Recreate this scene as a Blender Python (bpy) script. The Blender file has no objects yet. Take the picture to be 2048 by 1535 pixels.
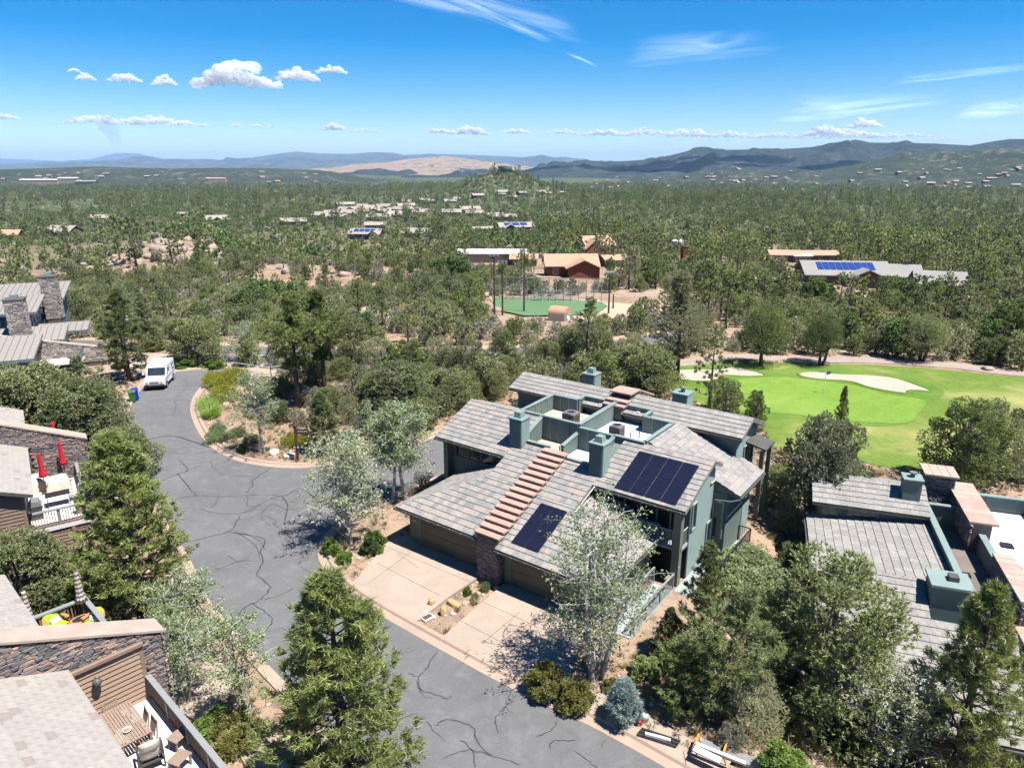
import bpy, bmesh, math, random
import numpy as np
from mathutils import Vector, Matrix

scene = bpy.context.scene
COL = scene.collection
RNG = np.random.default_rng(7)
random.seed(7)

# ------------------------------------------------------------------ camera
CAM_H = 21.5
PITCH = math.radians(17.1)
FPX = 1421.0                       # focal length in pixels of a 2048 px wide frame
cam_d = bpy.data.cameras.new("camera")
cam_d.sensor_width = 36.0
cam_d.lens = 36.0 * FPX / 2048.0
cam_d.clip_start = 0.3
cam_d.clip_end = 200000.0
cam = bpy.data.objects.new("camera", cam_d)
cam.location = (0, 0, CAM_H)
cam.rotation_euler = (math.radians(90) - PITCH, 0, 0)
COL.objects.link(cam)
scene.camera = cam

# ------------------------------------------------------------------ sky, sun, exposure
SUN_EL = math.radians(66.0)
SUN_AZ = (0.86, -0.51)             # horizontal direction towards the sun
world = bpy.data.worlds.new("World")
scene.world = world
world.use_nodes = True
wn, wl = world.node_tree.nodes, world.node_tree.links
wn.clear()
w_out = wn.new("ShaderNodeOutputWorld")
w_bg = wn.new("ShaderNodeBackground")
w_sky = wn.new("ShaderNodeTexSky")
w_sky.sky_type = 'NISHITA'
w_sky.sun_disc = False
w_sky.sun_elevation = SUN_EL
w_sky.sun_rotation = math.atan2(SUN_AZ[0], SUN_AZ[1])
w_sky.altitude = 1600.0
w_sky.air_density = 1.0
w_sky.dust_density = 0.25
w_sky.ozone_density = 2.2
w_hsv = wn.new("ShaderNodeHueSaturation")
w_hsv.inputs["Saturation"].default_value = 1.72
w_hsv.inputs["Hue"].default_value = 0.505
w_bg.inputs["Strength"].default_value = 0.054
wl.new(w_sky.outputs[0], w_hsv.inputs["Color"])
wl.new(w_hsv.outputs[0], w_bg.inputs[0])
wl.new(w_bg.outputs[0], w_out.inputs[0])

sun_d = bpy.data.lights.new("sun", 'SUN')
sun_d.energy = 4.4
sun_d.angle = math.radians(0.53)
sun_d.color = (1.0, 0.955, 0.89)
sun = bpy.data.objects.new("sun", sun_d)
sv = Vector((SUN_AZ[0] * math.cos(SUN_EL), SUN_AZ[1] * math.cos(SUN_EL), math.sin(SUN_EL)))
sun.rotation_euler = sv.to_track_quat('Z', 'Y').to_euler()
sun.location = (0, 0, 60)
COL.objects.link(sun)

scene.view_settings.view_transform = 'Standard'
scene.view_settings.look = 'None'
scene.view_settings.gamma = 1.0
scene.view_settings.exposure = 1.45
scene.view_settings.use_curve_mapping = False
scene.render.engine = 'CYCLES'
cy = scene.cycles
cy.max_bounces = 4
cy.diffuse_bounces = 2
cy.glossy_bounces = 2
cy.transmission_bounces = 3
cy.transparent_max_bounces = 12
cy.volume_bounces = 0
cy.use_denoising = True
cy.use_adaptive_sampling = True
cy.adaptive_threshold = 0.02
cy.use_light_tree = False
cy.caustics_reflective = False
cy.caustics_refractive = False

# ------------------------------------------------------------------ geometry helpers
_c, _s = math.cos(PITCH), math.sin(PITCH)


def G(px, py, z=0.0):
    """point of the place at height z that the 2048 px photograph shows at (px, py)"""
    x = (px - 1024.0) / FPX
    y = (py - 767.5) / FPX
    d = np.array([x, _c - y * _s, -_s - y * _c])
    t = (z - CAM_H) / d[2]
    return (d[0] * t, d[1] * t, z)


def PX(p):
    """pixel of a point"""
    x, y, z = p[0], p[1], p[2] - CAM_H
    zf = y * _c - z * _s
    return 1024 + FPX * x / zf, 767.5 + FPX * (-y * _s - z * _c) / zf, zf


def height_of(base, top_py):
    """height of a vertical thing standing at base whose top shows at row top_py"""
    lo, hi = 0.05, 40.0
    for _ in range(40):
        m = (lo + hi) / 2
        if PX((base[0], base[1], base[2] + m))[1] > top_py:
            lo = m
        else:
            hi = m
    return lo


def smooth(a, b, x):
    t = np.clip((x - a) / (b - a), 0, 1)
    return t * t * (3 - 2 * t)


class MB:
    """collects faces of one mesh"""

    def __init__(self):
        self.v, self.f, self.m = [], [], []
        self.n = 0

    def add(self, verts, faces, mi=0):
        o = self.n
        self.v.extend([tuple(p) for p in verts])
        self.n += len(verts)
        self.f.extend([tuple(i + o for i in f) for f in faces])
        self.m.extend([mi] * len(faces))
        return self

    def box(self, x0, x1, y0, y1, z0, z1, mi=0):
        v = [(x0, y0, z0), (x1, y0, z0), (x1, y1, z0), (x0, y1, z0), (x0, y0, z1), (x1, y0, z1), (x1, y1, z1), (x0, y1, z1)]
        return self.add(v, BOXF, mi)

    def cbox(self, c, s, rz=0.0, rx=0.0, ry=0.0, mi=0):
        M = Matrix.Translation(c) @ Matrix.Rotation(rz, 4, 'Z') @ Matrix.Rotation(ry, 4, 'Y') @ Matrix.Rotation(rx, 4, 'X')
        v = [M @ Vector((sx * s[0] / 2, sy * s[1] / 2, sz * s[2] / 2)) for sx, sy, sz in BOXS]
        return self.add(v, BOXF, mi)

    def beam(self, a, b, w, h, mi=0):
        a, b = Vector(a), Vector(b)
        d = (b - a).normalized()
        up = Vector((0, 0, 1)) if abs(d.z) < 0.95 else Vector((0, 1, 0))
        s = d.cross(up).normalized() * (w / 2)
        t = s.cross(d).normalized() * (h / 2)
        v = [a - s - t, a + s - t, b + s - t, b - s - t, a - s + t, a + s + t, b + s + t, b - s + t]
        return self.add(v, BOXF, mi)

    def prism(self, poly, z0, z1, mi=0):
        """horizontal polygon between two heights (heights may be functions of x, y)"""
        f0 = z0 if callable(z0) else (lambda x, y: z0)
        f1 = z1 if callable(z1) else (lambda x, y: z1)
        n = len(poly)
        if sum(poly[i][0] * poly[(i + 1) % n][1] - poly[(i + 1) % n][0] * poly[i][1] for i in range(n)) < 0:
            poly = poly[::-1]
        v = [(x, y, f0(x, y)) for x, y in poly] + [(x, y, f1(x, y)) for x, y in poly]
        f = [tuple(range(n - 1, -1, -1)), tuple(range(n, 2 * n))]
        f += [(i, (i + 1) % n, n + (i + 1) % n, n + i) for i in range(n)]
        return self.add(v, f, mi)

    def extr(self, poly3, vec, mi=0):
        """any planar polygon pushed along a vector"""
        n = len(poly3)
        vec = Vector(vec)
        v = [Vector(p) for p in poly3] + [Vector(p) + vec for p in poly3]
        f = [tuple(range(n - 1, -1, -1)), tuple(range(n, 2 * n))]
        f += [(i, (i + 1) % n, n + (i + 1) % n, n + i) for i in range(n)]
        return self.add(v, f, mi)

    def tube(self, pts, rad, n=6, mi=0, cap=True):
        P = [Vector(p) for p in pts]
        k = len(P)
        if not hasattr(rad, '__len__'):
            rad = [rad] * k
        v, f = [], []
        for i, p in enumerate(P):
            d = (P[min(i + 1, k - 1)] - P[max(i - 1, 0)])
            d = d.normalized() if d.length > 1e-9 else Vector((0, 0, 1))
            a = d.cross(Vector((0.31, 0.17, 0.93)))
            if a.length < 1e-3:
                a = d.cross(Vector((1, 0, 0)))
            a.normalize()
            b = d.cross(a)
            for j in range(n):
                t = 2 * math.pi * j / n
                v.append(p + (a * math.cos(t) + b * math.sin(t)) * rad[i])
        for i in range(k - 1):
            for j in range(n):
                f.append((i * n + j, i * n + (j + 1) % n, (i + 1) * n + (j + 1) % n, (i + 1) * n + j))
        if cap:
            f.append(tuple(range(n - 1, -1, -1)))
            f.append(tuple((k - 1) * n + j for j in range(n)))
        return self.add(v, f, mi)

    def lathe(self, prof, n=14, c=(0, 0, 0), mi=0, sx=1.0, sy=1.0):
        v, f = [], []
        k = len(prof)
        for r, z in prof:
            for j in range(n):
                t = 2 * math.pi * j / n
                v.append((c[0] + r * math.cos(t) * sx, c[1] + r * math.sin(t) * sy, c[2] + z))
        for i in range(k - 1):
            for j in range(n):
                f.append((i * n + j, i * n + (j + 1) % n, (i + 1) * n + (j + 1) % n, (i + 1) * n + j))
        f.append(tuple(range(n - 1, -1, -1)))
        f.append(tuple((k - 1) * n + j for j in range(n)))
        return self.add(v, f, mi)

    def mesh(self, name, mats, smooth_shade=False):
        me = bpy.data.meshes.new(name)
        me.from_pydata(self.v, [], self.f)
        for m in (mats if isinstance(mats, (list, tuple)) else [mats]):
            me.materials.append(m)
        if any(self.m):
            me.polygons.foreach_set("material_index", self.m)
        if smooth_shade:
            me.polygons.foreach_set("use_smooth", [True] * len(self.f))
        me.update()
        return me

    def build(self, name, mats, parent=None, smooth_shade=False):
        return link(name, self.mesh(name, mats, smooth_shade), parent)


BOXF = [(0, 3, 2, 1), (4, 5, 6, 7), (0, 1, 5, 4), (1, 2, 6, 5), (2, 3, 7, 6), (3, 0, 4, 7)]
BOXS = [(-1, -1, -1), (1, -1, -1), (1, 1, -1), (-1, 1, -1), (-1, -1, 1), (1, -1, 1), (1, 1, 1), (-1, 1, 1)]


def link(name, me, parent=None, loc=None, rot=None, scale=None):
    o = bpy.data.objects.new(name, me)
    COL.objects.link(o)
    if parent is not None:
        o.parent = parent
    if loc is not None:
        o.location = loc
    if rot is not None:
        o.rotation_euler = rot
    if scale is not None:
        o.scale = scale
    return o


def tag(o, label=None, cat=None, group=None, kind=None):
    if label:
        o["label"] = label
    if cat:
        o["category"] = cat
    if group:
        o["group"] = group
    if kind:
        o["kind"] = kind
    return o


def thing(name, label, cat, loc=(0, 0, 0), rz=0.0, group=None):
    o = bpy.data.objects.new(name, None)
    o.empty_display_size = 0.3
    COL.objects.link(o)
    o.location = loc
    o.rotation_euler = (0, 0, rz)
    return tag(o, label, cat, group)


def copy_tree(o, parent=None):
    c = o.copy()
    COL.objects.link(c)
    c.parent = parent
    for ch in o.children:
        copy_tree(ch, c)
    return c


def np_mesh(name, verts, tris, mats, mat_idx=None, smooth_shade=False):
    """fast mesh from arrays; tris (n,3) or (n,4)"""
    me = bpy.data.meshes.new(name)
    verts = np.asarray(verts, np.float32)
    tris = np.asarray(tris, np.int32)
    k = tris.shape[1]
    me.vertices.add(len(verts))
    me.vertices.foreach_set("co", verts.ravel())
    me.loops.add(tris.size)
    me.loops.foreach_set("vertex_index", tris.ravel())
    me.polygons.add(len(tris))
    me.polygons.foreach_set("loop_start", np.arange(0, tris.size, k, dtype=np.int32))
    me.polygons.foreach_set("loop_total", np.full(len(tris), k, np.int32))
    for m in (mats if isinstance(mats, (list, tuple)) else [mats]):
        me.materials.append(m)
    if mat_idx is not None:
        me.polygons.foreach_set("material_index", np.asarray(mat_idx, np.int32))
    if smooth_shade:
        me.polygons.foreach_set("use_smooth", np.ones(len(tris), bool))
    me.update(calc_edges=True)
    me.validate()
    return me


# ------------------------------------------------------------------ materials
ALB = 0.84      # non-foliage base colours scaled down against the raised exposure


class NT:
    def __init__(self, name):
        self.mat = bpy.data.materials.new(name)
        self.mat.use_nodes = True
        self.t = self.mat.node_tree
        self.t.nodes.clear()
        self.out = self.n("ShaderNodeOutputMaterial")

    def n(self, kind, **kw):
        nd = self.t.nodes.new(kind)
        for k, v in kw.items():
            if k in nd.inputs:
                nd.inputs[k].default_value = v
            else:
                setattr(nd, k, v)
        return nd

    def l(self, a, b):
        self.t.links.new(a, b)

    def noise(self, scale, detail=4.0, rough=0.55, coord=None, dist=0.0):
        nd = self.n("ShaderNodeTexNoise")
        nd.inputs["Scale"].default_value = scale
        nd.inputs["Detail"].default_value = detail
        nd.inputs["Roughness"].default_value = rough
        nd.inputs["Distortion"].default_value = dist
        self.l(coord if coord is not None else self.coord(), nd.inputs["Vector"])
        return nd.outputs["Fac"]

    def coord(self, kind="Object"):
        if kind == "World":
            return self.n("ShaderNodeNewGeometry").outputs["Position"]
        return self.n("ShaderNodeTexCoord").outputs[kind]

    def ramp(self, fac, stops, interp='LINEAR'):
        nd = self.n("ShaderNodeValToRGB")
        r = nd.color_ramp
        r.interpolation = interp
        while len(r.elements) > 1:
            r.elements.remove(r.elements[0])
        r.elements[0].position = stops[0][0]
        r.elements[0].color = (*stops[0][1], 1)
        for p, c in stops[1:]:
            e = r.elements.new(p)
            e.color = (*c, 1)
        self.l(fac, nd.inputs[0])
        return nd.outputs[0]

    def mix(self, fac, a, b, mode='MIX'):
        nd = self.n("ShaderNodeMix")
        nd.data_type = 'RGBA'
        nd.blend_type = mode
        ins = {i.identifier: i for i in nd.inputs}
        for src, idn in ((fac, "Factor_Float"), (a, "A_Color"), (b, "B_Color")):
            s = ins[idn]
            if isinstance(src, (int, float)):
                s.default_value = src
            elif isinstance(src, tuple):
                s.default_value = (*src, 1) if len(src) == 3 else src
            else:
                self.l(src, s)
        return [o for o in nd.outputs if o.identifier == "Result_Color"][0]

    def math(self, op, a, b=None, clamp=False):
        nd = self.n("ShaderNodeMath", operation=op)
        nd.use_clamp = clamp
        for i, s in enumerate((a, b)):
            if s is None:
                continue
            if isinstance(s, (int, float)):
                nd.inputs[i].default_value = s
            else:
                self.l(s, nd.inputs[i])
        return nd.outputs[0]

    def bump(self, h, strength=0.3, dist=0.02):
        nd = self.n("ShaderNodeBump")
        nd.inputs["Strength"].default_value = strength
        nd.inputs["Distance"].default_value = dist
        self.l(h, nd.inputs["Height"])
        return nd.outputs[0]

    def principled(self, color, rough=0.8, bump=None, metallic=0.0, spec=0.3):
        p = self.n("ShaderNodeBsdfPrincipled")
        if isinstance(color, tuple):
            p.inputs["Base Color"].default_value = (*[c * ALB for c in color], 1)
        else:
            self.l(self.mix(1.0, color, (ALB, ALB, ALB), 'MULTIPLY'), p.inputs["Base Color"])
        p.inputs["Roughness"].default_value = rough
        p.inputs["Metallic"].default_value = metallic
        p.inputs["Specular IOR Level"].default_value = spec
        if bump is not None:
            self.l(bump, p.inputs["Normal"])
        self.l(p.outputs[0], self.out.inputs[0])
        return p


def mat_plain(name, col, var=0.18, scale=2.0, rough=0.8, bump=0.15, metallic=0.0, spec=0.3, stain=None):
    """paint, stone, metal: base colour with wear of two sizes"""
    t = NT(name)
    n1 = t.noise(scale, 5)
    n2 = t.noise(scale * 11, 3)
    lo = tuple(c * (1 - var) for c in col)
    hi = tuple(min(1, c * (1 + var)) for c in col)
    c = t.ramp(n1, [(0.3, lo), (0.7, hi)])
    c2 = t.mix(0.35, c, t.ramp(n2, [(0.3, lo), (0.7, hi)]))
    if stain:
        c2 = t.mix(t.ramp(t.noise(scale * 0.35, 6, 0.7), [(0.52, (0, 0, 0)), (0.75, (1, 1, 1))]), c2, stain)
    t.principled(c2, rough, t.bump(n2, bump, 0.01) if bump else None, metallic, spec)
    return t.mat


def mat_pieces(name, stops, rough=0.8, per='object', scale=6.0, bump=0.3, grain=0.25):
    """pieces that each take their own colour: per object or per island"""
    t = NT(name)
    r = t.n("ShaderNodeObjectInfo").outputs["Random"] if per == 'object' else t.n("ShaderNodeNewGeometry").outputs["Random Per Island"]
    c = t.ramp(r, stops, 'CONSTANT')
    n = t.noise(scale, 5, 0.65)
    c = t.mix(grain, c, t.ramp(n, [(0.25, (0.1, 0.1, 0.1)), (0.75, (0.9, 0.88, 0.86))]), 'OVERLAY')
    t.principled(c, rough, t.bump(n, bump, 0.01))
    return t.mat


def mat_leaf(name, dark, light, trans=0.35, fleck=None, rough=0.65):
    t = NT(name)
    r1 = t.n("ShaderNodeObjectInfo").outputs["Random"]
    r2 = t.n("ShaderNodeNewGeometry").outputs["Random Per Island"]
    nz = t.ramp(t.noise(0.95, 2.0, 0.5), [(0.36, (0, 0, 0)), (0.64, (1, 1, 1))])
    f = t.math('ADD', t.math('ADD', t.math('MULTIPLY', r1, 0.36), t.math('MULTIPLY', r2, 0.32)), t.math('MULTIPLY', nz, 0.32))
    c = t.ramp(f, [(0.1, dark), (0.9, light)])
    c = t.mix(t.ramp(r1, [(0.78, (0, 0, 0)), (0.96, (0.4, 0.4, 0.4))]), c, (0.36, 0.33, 0.235))
    if fleck:
        c = t.mix(t.ramp(r2, [(0.86, (0, 0, 0)), (0.9, (1, 1, 1))]), c, fleck)  # a random few blades take this second colour
    d = t.n("ShaderNodeBsdfDiffuse")
    tr = t.n("ShaderNodeBsdfTranslucent")
    t.l(c, d.inputs[0])
    t.l(t.mix(1.0, c, (1.0, 1.0, 0.55), 'MULTIPLY'), tr.inputs[0])
    m = t.n("ShaderNodeMixShader")
    m.inputs[0].default_value = trans
    t.l(d.outputs[0], m.inputs[1])
    t.l(tr.outputs[0], m.inputs[2])
    g = t.n("ShaderNodeBsdfGlossy")
    g.inputs["Roughness"].default_value = rough
    g.inputs[0].default_value = (0.9, 0.95, 1.0, 1)
    m2 = t.n("ShaderNodeMixShader")
    m2.inputs[0].default_value = 0.05
    t.l(m.outputs[0], m2.inputs[1])
    t.l(g.outputs[0], m2.inputs[2])
    t.l(m2.outputs[0], t.out.inputs[0])
    return t.mat


def mat_glass(name, col=(0.02, 0.025, 0.03)):
    t = NT(name)
    n = t.noise(0.8, 2)
    t.principled(t.ramp(n, [(0.3, col), (0.7, tuple(c * 1.8 for c in col))]), 0.06, None, 0.0, 0.8)
    return t.mat
# ------------------------------------------------------------------ land form
def vnoise(x, y, seed=0):
    x = np.asarray(x, float)
    y = np.asarray(y, float)
    xi, yi = np.floor(x).astype(np.int64), np.floor(y).astype(np.int64)
    xf, yf = x - xi, y - yi
    u, v = xf * xf * (3 - 2 * xf), yf * yf * (3 - 2 * yf)

    def h(a, b):
        n = (a * 374761393 + b * 668265263 + seed * 974634777) & 0x7fffffff
        n = ((n ^ (n >> 13)) * 1274126177) & 0x7fffffff
        return ((n ^ (n >> 16)) & 0xffff) / 65535.0
    return (h(xi, yi) * (1 - u) + h(xi + 1, yi) * u) * (1 - v) + (h(xi, yi + 1) * (1 - u) + h(xi + 1, yi + 1) * u) * v


def fbm(x, y, seed=0, oct=5, ridged=False):
    s, a, t = 0.0, 1.0, 0.0
    for o in range(oct):
        n = vnoise(x * 2 ** o, y * 2 ** o, seed + o * 17)
        if ridged:
            n = 1 - abs(2 * n - 1)
        s = s + a * n
        t += a
        a *= 0.5
    return s / t


HC = np.array([-1.88, 33.89])                       # front corner of the stone pillar of the main house
HU = np.array([0.8064, -0.5914])
HV = np.array([0.5914, 0.8064])


def T(x, y):
    x, y = np.asarray(x, float), np.asarray(y, float)
    r = np.hypot(x, y)
    z = np.interp(r, [0, 92, 150, 250, 500, 1200, 2500, 6000, 60000], [0, 0, -4.5, -12, -21, -29, -44, -58, -70])
    u = (x - HC[0]) * HU[0] + (y - HC[1]) * HU[1]
    v = (x - HC[0]) * HV[0] + (y - HC[1]) * HV[1]
    z = z - 2.3 * smooth(9.6, 17, u) * smooth(-3.5, 2.0, v) * (1 - smooth(15, 23, v)) * (1 - smooth(60, 80, r))
    bump = smooth(95, 180, r)
    z = z + bump * (fbm(x / 60, y / 60, 3) - 0.5) * 7 * (1 - 0.6 * smooth(100, 130, x + 0 * y) * (y < 130))
    z = z + 9.5 * np.exp(-(((x + 106) / 24) ** 2 + ((y - 222) / 36) ** 2))           # granite outcrop
    z = z + 5 * np.exp(-(((x + 60) / 40) ** 2 + ((y - 190) / 30) ** 2))
    z = z + 42 * np.exp(-(((x + 12) / 78) ** 2 + ((y - 1200) / 95) ** 2) ** 0.85)     # hill with the water tank
    z = z + 14 * smooth(300, 900, r) * (fbm(x / 420, y / 420, 9) - 0.5)
    z = z + 46 * smooth(1500, 5200, r) * (fbm(x / 1500, y / 1500, 21) - 0.45)
    return z


def Tz(x, y):
    return float(T(x, y))


def P(px, py, dz=0.0):
    """ground point that shows at a pixel (walks the ray down to the land)"""
    x = (px - 1024.0) / FPX
    y = (py - 767.5) / FPX
    d = np.array([x, _c - y * _s, -_s - y * _c])
    t = np.geomspace(10, 9000, 4000)
    X, Y, Z = d[0] * t, d[1] * t, CAM_H + d[2] * t
    below = Z <= T(X, Y) + dz
    i = int(np.argmax(below)) if below.any() else len(t) - 1
    return (float(X[i]), float(Y[i]), float(Tz(X[i], Y[i])) + dz)


def in_poly(px, py, poly):
    px, py = np.asarray(px), np.asarray(py)
    c = np.zeros(px.shape, bool)
    n = len(poly)
    for i in range(n):
        x1, y1 = poly[i][:2]
        x2, y2 = poly[(i + 1) % n][:2]
        k = ((y1 > py) != (y2 > py)) & (px < (x2 - x1) * (py - y1) / (y2 - y1 + 1e-12) + x1)
        c ^= k
    return c


def spline(pts, n=8, closed=False):
    """Catmull-Rom through 2D/3D points"""
    Q = [np.array(p[:2], float) for p in pts]
    k = len(Q)
    out = []
    rng = range(k if closed else k - 1)
    for i in rng:
        p0 = Q[(i - 1) % k] if closed or i > 0 else Q[0]
        p1, p2 = Q[i], Q[(i + 1) % k]
        p3 = Q[(i + 2) % k] if closed or i + 2 < k else Q[-1]
        for j in range(n):
            t = j / n
            out.append(0.5 * ((2 * p1) + (-p0 + p2) * t + (2 * p0 - 5 * p1 + 4 * p2 - p3) * t * t + (-p0 + 3 * p1 - 3 * p2 + p3) * t ** 3))
    if not closed:
        out.append(Q[-1])
    return [tuple(p) for p in out]


def GP(pts, z=0.0):
    return [G(x, y, z)[:2] for x, y in pts]


def sheet(name, poly, dz, mat, parent=None, res=1.5, kind='structure'):
    """a ground sheet with an outline, draped dz above the land"""
    bm = bmesh.new()
    vs = [bm.verts.new((x, y, 0)) for x, y in poly]
    es = [bm.edges.new((vs[i], vs[(i + 1) % len(vs)])) for i in range(len(vs))]
    bmesh.ops.triangle_fill(bm, edges=es, use_beauty=True)
    xs, ys = [p[0] for p in poly], [p[1] for p in poly]
    for ax, lo, hi in ((0, min(xs), max(xs)), (1, min(ys), max(ys))):
        k = int((hi - lo) / res)
        for i in range(1, k):
            co = [0, 0, 0]
            co[ax] = lo + (hi - lo) * i / k
            no = [0, 0, 0]
            no[ax] = 1
            bmesh.ops.bisect_plane(bm, geom=bm.verts[:] + bm.edges[:] + bm.faces[:], plane_co=co, plane_no=no)
    for v in bm.verts:
        v.co.z = Tz(v.co.x, v.co.y) + dz
    bmesh.ops.recalc_face_normals(bm, faces=bm.faces[:])
    if sum(f.normal.z * f.calc_area() for f in bm.faces) < 0:
        bmesh.ops.reverse_faces(bm, faces=bm.faces[:])
    me = bpy.data.meshes.new(name)
    bm.to_mesh(me)
    bm.free()
    me.materials.append(mat)
    o = link(name, me, parent)
    if parent is None:
        tag(o, kind=kind)
    return o


def strip(name, line, prof, mat, parent=None, closed=False, kind='structure'):
    """profile [(offset, height)...] swept along a ground line"""
    L = [np.array(p[:2]) for p in line]
    k = len(L)
    v, f = [], []
    m = len(prof)
    for i, p in enumerate(L):
        d = L[(i + 1) % k if closed else min(i + 1, k - 1)] - L[(i - 1) % k if closed else max(i - 1, 0)]
        d = d / (np.linalg.norm(d) + 1e-9)
        nrm = np.array([-d[1], d[0]])
        z = Tz(*p)
        for o, h in prof:
            q = p + nrm * o
            v.append((q[0], q[1], z + h))
    for i in range(k if closed else k - 1):
        for j in range(m - 1):
            a, b = i * m + j, ((i + 1) % k) * m + j
            f.append((a, b, b + 1, a + 1))
    mb = MB().add(v, f)
    o = mb.build(name, mat, parent)
    if parent is None:
        tag(o, kind=kind)
    return o


# ------------------------------------------------------------------ ground materials
def mat_ground():
    t = NT("dry_ground")
    pos = t.coord("World")
    big = t.noise(0.035, 5, 0.6, pos)
    mid = t.noise(0.35, 6, 0.65, pos)
    fine = t.noise(9.0, 6, 0.7, pos)
    vfine = t.noise(45.0, 4, 0.7, pos)
    gravel = t.ramp(fine, [(0.3, (0.16, 0.1, 0.062)), (0.5, (0.32, 0.215, 0.145)), (0.72, (0.46, 0.34, 0.255))])
    litter = t.ramp(fine, [(0.3, (0.09, 0.063, 0.042)), (0.7, (0.26, 0.18, 0.12))])
    granite = t.ramp(mid, [(0.3, (0.30, 0.22, 0.165)), (0.7, (0.50, 0.41, 0.34))])
    c = t.mix(t.ramp(mid, [(0.46, (0, 0, 0)), (0.62, (1, 1, 1))]), gravel, litter)
    c = t.mix(t.ramp(big, [(0.5, (0, 0, 0)), (0.62, (0.8, 0.8, 0.8))]), c, granite)
    c = t.mix(0.3, c, t.ramp(vfine, [(0.3, (0.12, 0.08, 0.055)), (0.7, (0.5, 0.4, 0.31))]))
    dk = t.noise(0.9, 6, 0.7, pos, 0.8)
    c = t.mix(t.ramp(dk, [(0.5, (0, 0, 0)), (0.66, (0.75, 0.75, 0.75))]), c, (0.12, 0.085, 0.055))
    # farther out the valley floor carries low scrub
    sep = t.n("ShaderNodeSeparateXYZ")
    t.l(pos, sep.inputs[0])
    dist = t.n("ShaderNodeVectorMath", operation='LENGTH')
    t.l(pos, dist.inputs[0])
    far = t.ramp(t.math('DIVIDE', dist.outputs["Value"], 2000.0), [(0.1, (0, 0, 0)), (0.28, (1, 1, 1))])
    scrub_n = t.noise(0.11, 7, 0.72, pos)
    scrub = t.ramp(scrub_n, [(0.36, (0.34, 0.275, 0.2)), (0.42, (0.1, 0.11, 0.055)), (0.56, (0.045, 0.064, 0.03))])
    c = t.mix(far, c, scrub)
    t.principled(c, 0.95, t.bump(fine, 0.5, 0.03), 0, 0.1)
    return t.mat


M = {}
M['ground'] = mat_ground()


def mat_asphalt():
    t = NT("worn_asphalt")
    pos = t.coord("World")
    a = t.noise(0.22, 6, 0.65, pos)
    b = t.noise(30, 3, 0.8, pos)
    s = t.noise(1.1, 5, 0.7, pos, 0.6)
    c = t.ramp(a, [(0.3, (0.088, 0.089, 0.095)), (0.7, (0.147, 0.148, 0.154))])
    c = t.mix(0.5, c, t.ramp(b, [(0.3, (0.065, 0.066, 0.069)), (0.72, (0.2, 0.197, 0.193))]))
    c = t.mix(t.ramp(s, [(0.5, (0, 0, 0)), (0.75, (0.55, 0.55, 0.55))]), c, (0.2, 0.197, 0.193))
    p2 = t.noise(0.5, 3, 0.5, pos, 2.0)
    c = t.mix(t.ramp(p2, [(0.56, (0, 0, 0)), (0.7, (0.28, 0.28, 0.28))]), c, (0.085, 0.086, 0.09))
    t.principled(c, 0.85, t.bump(b, 0.4, 0.008), 0, 0.3)
    return t.mat


M['asphalt'] = mat_asphalt()
M['sealant'] = mat_plain("crack_sealant", (0.055, 0.056, 0.06), 0.3, 3, 0.6, 0.2)


def mat_concrete(name, col):
    t = NT(name)
    pos = t.coord("World")
    a = t.noise(0.5, 6, 0.65, pos, 0.4)
    b = t.noise(14, 5, 0.7, pos)
    c = t.ramp(a, [(0.28, tuple(x * 0.8 for x in col)), (0.72, tuple(min(1, x * 1.12) for x in col))])
    c = t.mix(0.3, c, t.ramp(b, [(0.3, tuple(x * 0.7 for x in col)), (0.7, tuple(min(1, x * 1.2) for x in col))]))
    st = t.noise(0.9, 7, 0.75, pos, 1.0)
    c = t.mix(t.ramp(st, [(0.56, (0, 0, 0)), (0.8, (0.5, 0.5, 0.5))]), c, tuple(x * 0.55 for x in col))
    t.principled(c, 0.85, t.bump(b, 0.2, 0.004), 0, 0.25)
    return t.mat


M['concrete'] = mat_concrete("pink_concrete", (0.355, 0.285, 0.23))
M['kerb'] = mat_concrete("kerb_concrete", (0.37, 0.275, 0.215))
M['path'] = mat_concrete("path_concrete", (0.31, 0.255, 0.215))
M['joint'] = mat_plain("joint_grime", (0.13, 0.1, 0.085), 0.2, 3, 0.9, 0.0)


def mat_turf(name, a, b, dry, dry_amt=0.5, stripe=0.0):
    t = NT(name)
    pos = t.coord("World")
    n = t.noise(0.3, 6, 0.7, pos)
    f = t.noise(7, 5, 0.75, pos)
    d = t.noise(0.085, 5, 0.6, pos)
    c = t.ramp(n, [(0.3, a), (0.7, b)])
    c = t.mix(0.5, c, t.ramp(f, [(0.3, tuple(x * 0.5 for x in a)), (0.7, tuple(x * 1.4 for x in b))]))
    m2 = t.noise(1.3, 5, 0.7, pos, 0.6)
    c = t.mix(t.ramp(m2, [(0.5, (0, 0, 0)), (0.7, (0.5, 0.5, 0.5))]), c, tuple(x * 0.75 for x in a))
    if stripe:
        w = t.n("ShaderNodeTexWave")
        w.inputs["Scale"].default_value = 0.16
        w.inputs["Distortion"].default_value = 1.2
        mp = t.n("ShaderNodeMapping")
        mp.inputs["Rotation"].default_value = (0, 0, 0.9)
        t.l(pos, mp.inputs[0])
        t.l(mp.outputs[0], w.inputs["Vector"])
        c = t.mix(stripe, c, t.ramp(w.outputs["Fac"], [(0.4, a), (0.6, b)]))
    c = t.mix(t.ramp(d, [(0.5, (0, 0, 0)), (0.72, (dry_amt,) * 3)]), c, dry)
    t.principled(c, 0.9, t.bump(f, 0.5, 0.02), 0, 0.15)
    return t.mat


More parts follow.
